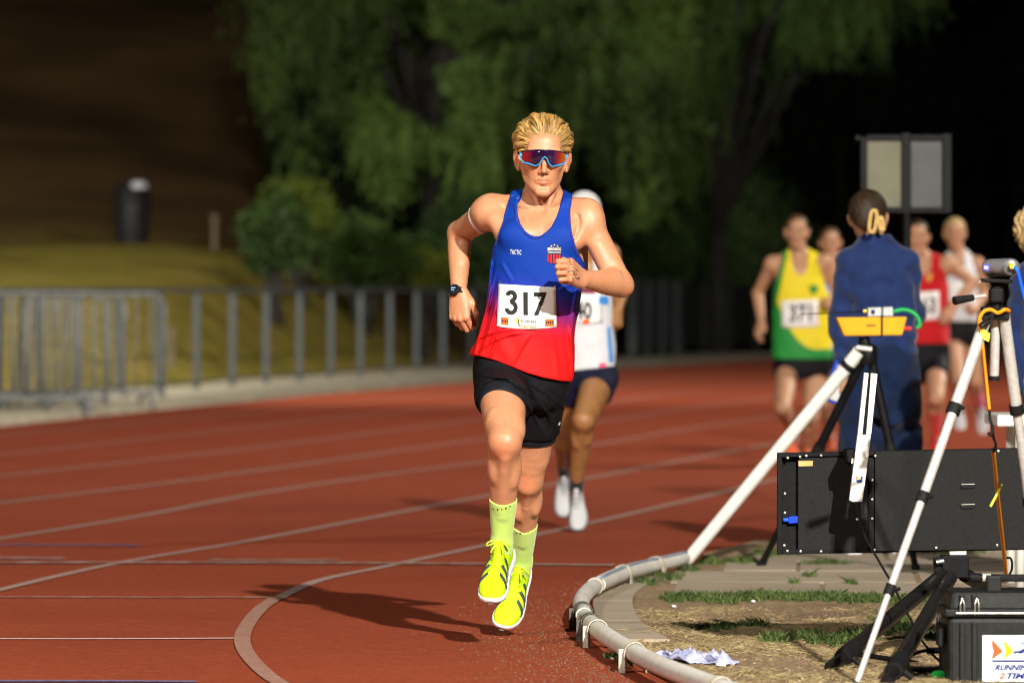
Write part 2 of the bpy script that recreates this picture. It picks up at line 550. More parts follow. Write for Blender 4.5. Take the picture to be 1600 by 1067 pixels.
# grass and straw on the infield
def blades(name, spots, mat, hmin, hmax, w, label=None, flat=1.0, lean_k=0.5):
    V, Fs = [], []
    for (cx, cy, rx, ry, n) in spots:
        r = np.sqrt(RNG.random(n)); th = RNG.random(n) * 2 * np.pi
        lump = 0.75 + 0.25 * np.sin(th * 5 + cx * 9)
        x = cx + rx * r * np.cos(th) * lump; y = cy + ry * r * np.sin(th) * lump
        h = (hmin + (hmax - hmin) * RNG.random(n) ** 1.5) * (1.05 - 0.6 * r)
        a = RNG.random(n) * 2 * np.pi; lean = RNG.normal(0, lean_k, (n, 2)) * h[:, None]
        dx, dy = np.cos(a) * w, np.sin(a) * w
        z0 = np.full(n, 0.014)
        b = np.stack([np.stack([x - dx, y - dy, z0], -1), np.stack([x + dx, y + dy, z0], -1),
                      np.stack([x + lean[:, 0] * .4, y + lean[:, 1] * .4, z0 + h * .6 * flat], -1),
                      np.stack([x + lean[:, 0], y + lean[:, 1], z0 + h * flat], -1)], 1)
        k0 = sum(len(v) for v in V)
        V.append(b.reshape(-1, 3))
        i = k0 + np.arange(n) * 4
        Fs.append(np.concatenate([np.stack([i, i + 1, i + 2], -1), np.stack([i, i + 2, i + 3], -1), np.stack([i + 1, i + 3, i + 2], -1)]))
    o = link(name, mesh_np(name, np.concatenate(V), np.concatenate(Fs)), mat)
    return tag(o, label, name.split('_')[-1], kind='stuff')
def spot(px, py, wpx, hpx, n):
    c = G(px, py); d2 = G(px, py - hpx)
    return (c.x, c.y, wpx * c.y / FPX, abs(d2.y - c.y), n)
m = N('green_grass')
gi = m.noise(14, 4)
m.col(m.ramp(gi, [(0.3, (0.035, 0.062, 0.010)), (0.55, (0.070, 0.110, 0.018)), (0.75, (0.16, 0.17, 0.045))])).set(Roughness=0.7)
M_grass = m.m
m = N('dry_straw')
gi = m.noise(20, 4)
m.col(m.ramp(gi, [(0.3, (0.26, 0.18, 0.075)), (0.7, (0.52, 0.40, 0.20))])).set(Roughness=0.8)
M_straw = m.m
gs = []
for px in range(1050, 1640, 22):
    gs.append(spot(px, 939 + (px - 1050) * 0.014 + random.uniform(-3, 3), 22, random.uniform(5, 9), 420))
for px, py, wx, hy, n in [(1040, 908, 34, 6, 500), (1010, 917, 22, 4, 300), (1075, 896, 20, 5, 300), (1110, 884, 28, 4, 420), (1160, 884, 40, 4, 520), (1200, 872, 36, 6, 600),
                          (1245, 868, 34, 6, 420), (1290, 887, 60, 3, 420), (1480, 868, 90, 5, 600), (1330, 918, 12, 3, 130), (1265, 906, 14, 3, 120), (1240, 917, 12, 2, 90), (1125, 990, 30, 4, 260),
                          (1180, 984, 42, 3, 320), (1215, 1006, 36, 8, 700), (1262, 1003, 40, 9, 900), (1300, 1008, 40, 8, 700), (1400, 990, 50, 10, 900), (1450, 1000, 40, 10, 700),
                          (1340, 1000, 40, 8, 600), (965, 1034, 22, 4, 220), (985, 1043, 14, 4, 160), (1390, 975, 40, 6, 400), (1560, 990, 60, 12, 600), (925, 925, 8, 8, 60)]:
    gs.append(spot(px, py, wx, hy, n))
blades('short_grass', gs, M_grass, 0.012, 0.045, 0.0035, 'short green turf tufts along the paving joints and earth')
ss = [spot(random.uniform(990, 1640), random.uniform(958, 1090), random.uniform(20, 70), random.uniform(4, 14), 130) for _ in range(170)]
ss = [q for q in ss if q[0] > np.interp(q[1], [p[1] for p in rail_s[::-1]], [p[0] for p in rail_s[::-1]]) + q[2] + 0.05]
blades('dry_straw', ss, M_straw, 0.012, 0.050, 0.0020, 'dry yellow straw littered over the bare earth', 0.30, 1.0)

# crumbs on the track near the rail
V, Fs = [], []
n = 2600
px = RNG.random(n); py = RNG.random(n)
X = 800 + 190 * px - 60 * RNG.random(n); Yp = 905 + 165 * py ** 0.8
dd = CAMH * FPX / (Yp - YH)
x = (X - 800) * dd / FPX; y = dd
rx = np.interp(y, [p[1] for p in rail_s[::-1]], [p[0] for p in rail_s[::-1]])
x = rx - 0.05 - np.abs(RNG.normal(0, 0.22, n))
r = 0.0016 + 0.0035 * RNG.random(n) ** 3
a = RNG.random(n) * 6.28
b = np.stack([np.stack([x + r * np.cos(a + j * 2.1), y + r * np.sin(a + j * 2.1), 0 * x + 0.001], -1) for j in range(3)] + [np.stack([x, y, 0.001 + r], -1)], 1)
i = np.arange(n) * 4
Fs = np.concatenate([np.stack([i, i + 1, i + 3], -1), np.stack([i + 1, i + 2, i + 3], -1), np.stack([i + 2, i, i + 3], -1)])
tag(link('track_crumbs', mesh_np('track_crumbs', b.reshape(-1, 3), Fs), plain('crumb', (0.22, 0.12, 0.07), 0.9, var=0.5, scale=8)), 'loose brown crumbs and grit scattered beside the white rail', 'grit', kind='stuff')

# clods and small stones on the bare earth
n = 5200
Xp = 960 + 680 * RNG.random(n); Yp = 952 + 130 * RNG.random(n)
dd = CAMH * FPX / (Yp - YH)
x = (Xp - 800) * dd / FPX; y = dd
ok = x > np.interp(y, [p[1] for p in rail_s[::-1]], [p[0] for p in rail_s[::-1]]) + 0.22
x, y = x[ok], y[ok]; n = len(x)
r = 0.0022 + 0.0085 * RNG.random(n) ** 3.5
a = RNG.random(n) * 6.28
b = np.stack([np.stack([x + r * np.cos(a + j * 1.57), y + r * np.sin(a + j * 1.57) * 1.3, 0 * x + 0.011], -1) for j in range(4)] + [np.stack([x + r * 0.3 * np.cos(a), y, 0.011 + r * 0.9], -1)], 1)
i = np.arange(n) * 5
Fs = np.concatenate([np.stack([i + j, i + (j + 1) % 4, i + 4], -1) for j in range(4)])
tag(link('earth_clods', mesh_np('earth_clods', b.reshape(-1, 3), Fs), plain('clod', (0.27, 0.185, 0.105), 0.95, var=0.6, scale=30)), 'crumbly earth clods and small stones over the infield', 'clods', kind='stuff')

# --- white kerb rail, in pieces on brackets
m = N('white_rail_plastic')
d1 = m.noise(6, 5); d2 = m.noise(40, 4)
cc = m.mix(m.ramp(d1, [(0.45, (0,) * 3), (0.75, (0.6,) * 3)]), (0.72, 0.69, 0.63), (0.44, 0.39, 0.30))
cc = m.mix(m.ramp(d2, [(0.3, (0.4,) * 3), (0.45, (0,) * 3)]), cc, (0.33, 0.29, 0.22))
m.col(cc).set(Roughness=0.45)
M_rail = m.m
M_bracket = plain('rail_bracket', (0.55, 0.50, 0.40), 0.6, var=0.3, scale=30)
M_bracket_d = plain('dark_bracket', (0.10, 0.09, 0.08), 0.5, var=0.3, scale=30)
M_stripe = plain('blue_grey_stripe', (0.22, 0.27, 0.36), 0.5, var=0.3, scale=20)
def rail_piece(pxs, label, r, brackets, stripe=None, collar=None):
    pw = [G(x, y, RZ) for x, y in pxs]
    root = tag(empty('kerb_rail', (pw[0].x, pw[0].y, 0)), label, 'kerb rail', 'white rail along the inside of the bend')
    P = catmull(pw, 26)
    mb = MB(root.location)
    mb.tube([Vector(p) for p in P], r, 16).build('tube', M_rail, root, False, autosmooth=True)
    for t, dark in brackets:
        i = int(t * 25); c = Vector(P[i]); tn = (Vector(P[min(i + 1, 25)]) - Vector(P[max(i - 1, 0)])).normalized()
        sd = tn.cross(Vector((0, 0, 1))).normalized()
        mb = MB(root.location)
        ring = [c + (sd * math.cos(q) + Vector((0, 0, 1)) * math.sin(q)) * (r + 0.003) for q in np.linspace(math.pi * 1.0, 0, 9)]
        leg0 = [c + sd * -(r + 0.003) + Vector((0, 0, -RZ + 0.001))]
        leg1 = [c + sd * (r + 0.003) + Vector((0, 0, -RZ + 0.001))]
        path = leg0 + ring + leg1
        wv = tn * 0.034
        vs, fs = [], []
        for p in path:
            o2 = (p - c); o2.z = max(o2.z, 0); o2 = o2.normalized() * 0.003
            vs += [p - wv, p + wv, p + wv + o2, p - wv + o2]
        for k in range(len(path) - 1):
            for j in range(4):
                fs.append((k * 4 + j, k * 4 + (j + 1) % 4, k * 4 + 4 + (j + 1) % 4, k * 4 + 4 + j))
        mb.add(vs, fs)
        side = -1.0 if sd.x > 0 else 1.0
        bp = c + sd * side * (r + 0.006)
        mb.box((bp.x, bp.y, (RZ + 0.012) / 2), (0.026, 0.012, RZ + 0.012))
        mb.build('bracket', M_bracket_d if dark else M_bracket, root)
    if collar is not None:
        i = int(collar * 25); j = min(i + 1, 25)
        MB(root.location).tube([Vector(P[i]), Vector(P[j])], r + 0.004, 16).build('collar', M_bracket, root)
    if stripe:
        st = [Vector(p) + Vector((0.012, -0.012, r * 0.86)) for p in P]
        MB(root.location).tube(st, 0.007, 6).build('hose_stripe', M_stripe, root, True)
    return root
rail_piece(RAIL[0:4] + [(934, 913)], 'weathered white kerb rail piece with blue stripe meeting the long white leg', 0.031, [(0.3, 0), (0.62, 0)], stripe=True)
rail_piece([(931, 914.5), (920, 922), (908, 940), (913, 962)], 'tightly bent white kerb rail piece at the corner of the bend', 0.030, [(0.9, 1)], collar=0.02)
rail_piece([(914, 963.5), (936, 985), (985, 1016), (1035, 1041), (1090, 1062), (1140, 1080), (1230, 1108)], 'straight white kerb rail piece beside the crumpled cloth', 0.030, [(0.11, 1), (0.17, 0), (0.43, 0), (0.8, 0)])

# --- chain fence behind the track
M_post = plain('grey_fence_post', (0.062, 0.070, 0.072), 0.7, 0.0, var=0.25, spec=0.2)
fence_px = [(-70, 652), (0, 645), (62, 638), (124, 631), (186, 624), (248, 619), (307, 614.5), (363, 610), (416, 606), (468, 602), (517, 598), (563, 594), (609, 590), (651, 586), (692, 582.5), (735, 579), (780, 575), (825, 571), (870, 567), (915, 563), (955, 560), (985, 557)]
def fence(pxs, label, topz, post_w, panel_idx=(), mat=M_post):
    b = [G(x, y) for x, y in pxs]
    root = tag(empty('fence', (b[0].x, b[0].y, 0)), label, 'fence', 'fences round the outside of the track')
    def top(p): return p + Vector((0, 0, topz(p)))
    for p in b:
        z0 = float(hill_z(np.array(p.x), np.array(p.y))) - 0.1
        MB(root.location).box((p.x, p.y, (z0 + topz(p)) / 2), (post_w, 0.07, topz(p) - z0)).build('post', mat, root)
    for p, q in zip(b[:-1], b[1:]):
        MB(root.location).bar(top(p) + Vector((0, -0.06, -0.03)), top(q) + Vector((0, -0.06, -0.03)), 0.05, 0.06).build('top_rail', mat, root)
        MB(root.location).bar(p + Vector((0, -0.06, 0.16)), q + Vector((0, -0.06, 0.16)), 0.03, 0.03).build('bottom_rail', mat, root)
    for i in panel_idx:
        p, q = b[i], b[i + 1]
        dv = q - p
        MB(root.location).prism([(0.06, 0.12), (0.94, 0.12), (0.94, 1.0), (0.06, 1.0)], p + Vector((0, 0.02, 0)), dv, Vector((0, 0, topz(p) - 0.1)), Vector((0, 1, 0)), 0.02).build('panel', mat, root)
    return root
fence(fence_px, 'long low grey post fence in front of the grass bank', lambda p: 1.15 + 28.0 * p.y / FPX, 0.085)
M_darkfence = plain('dark_green_fence', (0.022, 0.024, 0.024), 0.8, 0.0, var=0.3, scale=2)
fence([(990, 556), (1012, 555), (1034, 553.5), (1056, 552.5)], 'solid grey panel fence where the track bends away', lambda p: 1.15 + 41.0 * p.y / FPX, 0.12, (0, 1, 2), plain('grey_panel', (0.055, 0.062, 0.064), 0.8, 0.0, var=0.3, scale=1.5))
fence([(1062, 552), (1100, 550.5), (1140, 549), (1180, 547.5), (1220, 546), (1260, 544.5), (1310, 543), (1360, 541.5), (1420, 540), (1480, 538.5), (1540, 537), (1620, 535)], 'dark solid panel fence behind the far runners', lambda p: 1.15 + 36.0 * p.y / FPX, 0.12, tuple(range(11)), M_darkfence)

# --- crowd barriers stacked against the fence
M_barrier = plain('galvanised_barrier', (0.20, 0.21, 0.205), 0.65, 0.0, var=0.4, spec=0.25)
def barrier(px, py, ang, lean, label, w=1.9, h=1.28):
    p = G(px, py)
    root = tag(empty('crowd_barrier', (p.x, p.y, 0.0), ang), label, 'barrier', 'crowd barriers stacked at the fence')
    def P(x, z): return Vector((x, math.sin(lean) * z, math.cos(lean) * z))
    r = 0.022
    MB().tube([P(-w / 2, 0.14), P(-w / 2, h - 0.1), P(-w / 2 + 0.1, h), P(w / 2 - 0.1, h), P(w / 2, h - 0.1), P(w / 2, 0.14)], r, 8).build('frame', M_barrier, root, True)
    MB().tube([P(-w / 2, 0.2), P(w / 2, 0.2)], r, 8).build('bottom_rail', M_barrier, root, True)
    for k in range(1, 12):
        x = -w / 2 + w * k / 12
        MB().tube([P(x, 0.2), P(x, h)], 0.012, 6).build('bar', M_barrier, root, True)
    for x in (-w / 2 + 0.2, w / 2 - 0.2):
        q = P(x, 0.2)
        MB().tube([q + Vector((0, -0.28, -0.185)), q + Vector((0, -0.2, -0.05)), q, q + Vector((0, 0.2, -0.05)), q + Vector((0, 0.28, -0.185))], 0.02, 8).build('foot', M_barrier, root, True)
barrier(20, 652, 0.15, 0.02, 'grey crowd barrier standing foremost of the stack at the fence')
barrier(70, 648, -1.15, 0.05, 'grey crowd barrier turned end-on between the stacked barriers')
barrier(125, 642, 0.35, -0.03, 'grey crowd barrier at the open end of the barrier stack')
barrier(60, 641, 0.05, 0.06, 'grey crowd barrier leaning rearmost in the barrier stack')
barrier(30, 646, 1.0, -0.04, 'grey crowd barrier wedged crosswise in the barrier stack')

# --- litter bin on the bank
M_black = plain('black_plastic', (0.012, 0.012, 0.013), 0.45, var=0.4, scale=15)
M_lid = plain('pale_lid', (0.55, 0.56, 0.60), 0.4, 0.2)
bd = 108.0
bz = float(hill_z(np.array((206 - 800) * bd / FPX), np.array(bd)))
bx = (206 - 800) * bd / FPX
binr = tag(empty('litter_bin', (bx, bd, bz)), 'black cylindrical litter bin with pale dome lid on the grass bank', 'bin')
MB().lathe((0, 0, -0.05), [(0.30, 0), (0.31, 0.04), (0.33, 0.55), (0.345, 0.98), (0.35, 1.0), (0.33, 1.02)], 24).build('drum', M_black, binr, False, autosmooth=True)
MB().lathe((0, 0, 0.97), [(0.35, 0), (0.34, 0.05), (0.27, 0.13), (0.15, 0.17), (0.02, 0.18)], 24).build('lid', M_black, binr, False, autosmooth=True)
MB().lathe((0.13, -0.16, 1.03), [(0.19, 0), (0.18, 0.05), (0.12, 0.11), (0.02, 0.13)], 20).build('ashtray_top', M_lid, binr, False, autosmooth=True)
MB().box((0.02, -0.345, 0.62), (0.2, 0.03, 0.14)).build('slot_plate', M_black, binr)

# small wooden stakes on the bank
M_stake = plain('stake', (0.10, 0.085, 0.05), 0.9)
for px, py, d, hgt, lab in [(268, 505, 80, 0.62, 'short pale marker stake behind the fence on the bank'), (335, 398, 106, 0.60, 'thin weathered stake on the bank beside the shrubs')]:
    x = (px - 800) * d / FPX; z = float(hill_z(np.array(x), np.array(float(d))))
    tag(MB((x, d, z)).box((x, d, z + hgt / 2 - 0.05), (0.09, 0.07, hgt), taper=0.9).box((x, d, z + hgt - 0.03), (0.15, 0.1, 0.05)).build('marker_stake', M_stake), lab, 'stake').location = (x, d, z)
# ================================================================== trees and shrubs behind the fence
m = N('leaf')
at = m.n('ShaderNodeAttribute', attribute_name='leafcol')
m.l(at.outputs['Color'], m.b.inputs['Base Color'])
m.set(Roughness=0.6)
m.b.inputs['Specular IOR Level'].default_value = 0.25
tr = m.n('ShaderNodeBsdfTranslucent'); m.l(at.outputs['Color'], tr.inputs[0])
mx = m.n('ShaderNodeMixShader', ins={0: 0.3}); m.l(m.b.outputs[0], mx.inputs[1]); m.l(tr.outputs[0], mx.inputs[2])
m.l(mx.outputs[0], m.t.nodes['Material Output'].inputs[0])
M_leaf = m.m
M_bark = plain('grey_bark', (0.030, 0.026, 0.022), 0.9, var=0.4, scale=4, bump=0.6)

def leaf_mesh(name, C, D, L, Wd, cols):
    """leaf = two triangles (a kite) centred C, along D, length L, width Wd"""
    n = len(C)
    D = D / (np.linalg.norm(D, axis=1)[:, None] + 1e-9)
    A = np.cross(D, RNG.normal(0, 1, (n, 3)))
    A /= np.linalg.norm(A, axis=1)[:, None] + 1e-9
    Lh = L[:, None] / 2; Wh = Wd[:, None] / 2
    V = np.stack([C - D * Lh, C + A * Wh, C + D * Lh, C - A * Wh], 1).reshape(-1, 3)
    i = np.arange(n) * 4
    me = mesh_np(name, V, np.stack([i, i + 1, i + 2, i + 3], -1))
    ca = me.color_attributes.new('leafcol', 'FLOAT_COLOR', 'POINT')
    c4 = np.concatenate([np.repeat(cols, 4, axis=0), np.ones((4 * n, 1))], 1).astype(np.float32)
    ca.data.foreach_set('color', c4.ravel())
    return me

def smooth_noise(P, f, seed):
    r = np.random.default_rng(seed)
    out = np.zeros(len(P))
    for _ in range(7):
        k = r.normal(0, f, 3); out += np.sin(P @ k + r.random() * 6.28)
    return out / 7 ** 0.5

def willow(label, d, base_px, lobes, n_str, tint, seed, trunk_h=9.0):
    """weeping tree: limbs carry hanging leafy strands gathered in lobes (px, py_top, py_bottom, rx px, spread in depth)"""
    r = np.random.default_rng(seed)
    bx = (base_px - 800) * d / FPX
    bz = float(hill_z(np.array(bx), np.array(float(d))))
    root = tag(empty('weeping_tree', (bx, d, bz)), label, 'tree', 'trees behind the fence')
    o = Vector((bx, d, bz))
    mb = MB(o)
    mb.tube([o + Vector((0, 0, -0.3)), o + Vector((0.05, 0, 1.5)), o + Vector((0.0, 0.2, 4)), o + Vector((0.3, 0, trunk_h))], [0.24, 0.20, 0.17, 0.10], 10)
    for px, y0, y1, rx, dy in lobes:
        tip = W(px, y0 - 40, d + dy)
        mid = (o + Vector((0, 0, 3.5)) + tip) / 2 + Vector((0, 0, 0.9))
        mb.tube([o + Vector((0, 0, 3.0)), mid, tip], [0.14, 0.09, 0.04], 7)
    mb.build('trunk', M_bark, root, True)
    C, D, cols = [], [], []
    for px, y0, y1, rx, dy in lobes:
        ns = int(n_str * rx / 100)
        for _ in range(ns):
            t = r.normal(0, 0.42)
            x0 = px + rx * t + r.normal(0, 6)
            yt = y0 - 60 + 90 * r.random() * (0.3 + abs(t))
            ln = (y1 - yt) * (0.25 + 0.75 * r.random()) * max(0.25, 1 - 0.55 * t * t)
            dd = d + dy + r.normal(0, 1.0)
            top = np.array(W(x0, yt, dd)); s = dd / FPX
            k = max(6, int(ln * s / 0.035))
            u = np.linspace(0, 1, k)
            sway = r.normal(0, 0.25, 2)
            P = top[None] + np.stack([sway[0] * u ** 2, sway[1] * u ** 2, -ln * s * u], -1)
            P += r.normal(0, 0.05, P.shape)
            C.append(P); D.append(np.stack([r.normal(0, 0.5, k), r.normal(0, 0.5, k), -np.ones(k)], -1))
    C = np.concatenate(C); D = np.concatenate(D)
    keep = 0.9 * smooth_noise(C, 0.8, seed + 5) + 0.7 * smooth_noise(C, 2.2, seed + 7) + 0.4 * smooth_noise(C, 4.0, seed + 6) > -0.12
    C, D = C[keep], D[keep]
    n = len(C)
    v = 0.85 + 0.45 * smooth_noise(C, 1.3, seed + 2)[:, None] + r.normal(0, 0.16, (n, 1))
    cols = np.clip(np.array(tint)[None] * np.clip(v, 0.3, 1.7), 0.005, 0.5)
    me = leaf_mesh('crown', C - np.array(o)[None], D, 0.13 + 0.07 * r.random(n), 0.035 + 0.03 * r.random(n), cols)
    link('crown', me, M_leaf, root)
    return root

def shrub(label, px, py, d, rxp, ryp, n, tint, seed, name='shrub', up=False):
    """leafy bush standing on the ground below pixel row py (centre), radii in pixels"""
    r = np.random.default_rng(seed)
    c = W(px, py, d)
    bz = float(hill_z(np.array(c.x), np.array(float(d))))
    root = tag(empty(name, (c.x, d, bz)), label, 'tree' if name.endswith('tree') else 'shrub', 'shrubs behind the fence')
    o = Vector((c.x, d, bz)); s = d / FPX
    R = np.array([rxp * s, rxp * s * 0.8, ryp * s])
    mb = MB(o)
    nst = 6
    clumps = []
    for i in range(60):
        q = r.normal(0, 1, 3); q /= np.linalg.norm(q); q *= r.random() ** 0.4
        clumps.append(np.array(c) + q * R)
    for i in range(nst):
        t = Vector(clumps[i * 3])
        mb.tube([o + Vector((r.normal(0, 0.1), r.normal(0, 0.1), -0.1)), (o + t) / 2 + Vector((r.normal(0, 0.1), 0, 0.1)), t], [0.06, 0.04, 0.015], 6)
    mb.build('stem', M_bark, root, True)
    k = r.integers(0, 60, n)
    cl = np.array(clumps)
    C = cl[k] + r.normal(0, 1, (n, 3)) * R * 0.20
    C[:, 2] = np.maximum(C[:, 2], bz + 0.03)
    D = r.normal(0, 1, (n, 3)); D[:, 2] += 1.2 if up else -0.3
    v = 0.75 + 0.3 * r.normal(0, 1, 60)[k][:, None] * 0.7 + r.normal(0, 0.15, (n, 1))
    cols = np.clip(np.array(tint)[None] * np.clip(v, 0.3, 1.8), 0.004, 0.5)
    link('crown' if name.endswith('tree') else 'foliage', leaf_mesh('foliage', C - np.array(o)[None], D, 0.10 + 0.08 * r.random(n), 0.05 + 0.04 * r.random(n), cols), M_leaf, root)
    return root

GREEN = (0.095, 0.155, 0.030)
willow('tall weeping tree hanging over the fence behind the leading runner', 118.0, 672,
       [(455, 10, 250, 75, 0.0), (540, -20, 190, 90, -1.5), (640, -30, 330, 90, 0.6), (740, -40, 260, 100, -1.2), (840, -30, 330, 90, 0.3),
        (930, -40, 250, 90, -1.0), (1010, -30, 350, 85, 0.8), (700, -60, 130, 260, 1.5), (900, -60, 150, 260, 1.5), (600, 120, 330, 70, -1.0), (735, 130, 340, 60, -1.8), (690, 60, 300, 120, 1.0), (860, 100, 400, 110, 1.0), (1000, 120, 380, 70, -1.5), (480, 60, 300, 60, 0.8)], 420, GREEN, 21)
willow('weeping tree with thin hanging branches beside the dark night gap', 142.0, 1120,
       [(1085, -20, 250, 80, 0.0), (1170, -40, 150, 80, 0.5), (1260, -50, 120, 90, 0.0), (1350, -60, 130, 80, 0.8), (1420, -50, 80, 60, 0.4), (1190, 60, 190, 70, 1.0), (1075, 120, 340, 60, -1.0), (1120, 30, 300, 90, 1.0)], 360, (0.085, 0.145, 0.030), 33)
for i, (lab, px, py, d, rx, ry, n, tint, up) in enumerate([
    ('low dark rounded shrub at the left end of the bushes', 430, 372, 96, 50, 58, 5200, (0.053, 0.098, 0.022), False),
    ('yellow-green topped shrub on the bank behind the fence', 470, 330, 101, 55, 42, 4200, (0.150, 0.195, 0.024), False),
    ('dark shrub with yellow leaves low at the fence', 570, 395, 104, 75, 52, 6500, (0.060, 0.112, 0.021), False),
    ('small yellow-leaved shrub just above the fence rail', 660, 420, 105, 48, 28, 3000, (0.180, 0.225, 0.021), False),
    ('broad dark shrub in the shade under the weeping tree', 740, 380, 114, 90, 70, 6500, (0.045, 0.083, 0.021), False),
    ('dark green shrub hidden behind the leading runner', 1000, 395, 143, 80, 62, 6000, (0.060, 0.120, 0.024), False),
    ('pale spiky green shrub beside the yellow vest runner', 1120, 350, 150, 85, 95, 9500, (0.128, 0.203, 0.060), True),
    ('mid green bush behind the yellow vest runner', 1200, 370, 158, 70, 75, 6000, (0.083, 0.143, 0.039), True),
]):
    shrub(lab, px, py, d, rx, ry, n, tint, 100 + i, up=up)
# trees standing back unlit; their night darkness is put into the leaf colour
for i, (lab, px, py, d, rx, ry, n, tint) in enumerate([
    ('broad night-darkened tree at the foot of the bank beside the weeping tree', 560, 190, 126, 130, 190, 14000, (0.022, 0.034, 0.010)),
    ('night-darkened evergreen tree standing behind the weeping tree', 800, 180, 140, 190, 230, 18000, (0.018, 0.030, 0.009)),
    ('night-darkened tree behind the second weeping tree', 1060, 190, 160, 180, 230, 17000, (0.018, 0.030, 0.009)),
    ('tall night-darkened tree behind the sign panels', 1330, 230, 185, 170, 270, 14000, (0.010, 0.016, 0.006)),
    ('night-darkened tree mass beside the sign panels', 1560, 230, 200, 190, 280, 12000, (0.006, 0.009, 0.004)),
]):
    shrub(lab, px, py, d, rx, ry, n, tint, 200 + i, name='night_dark_tree')
# ================================================================== signed-distance modelling for people and soft goods
def _smin(a, b, k):
    if k <= 0: return np.minimum(a, b)
    h = np.maximum(k - np.abs(a - b), 0) / k
    return np.minimum(a, b) - h * h * k * 0.25
def _smax(a, b, k):
    return -_smin(-a, -b, k)

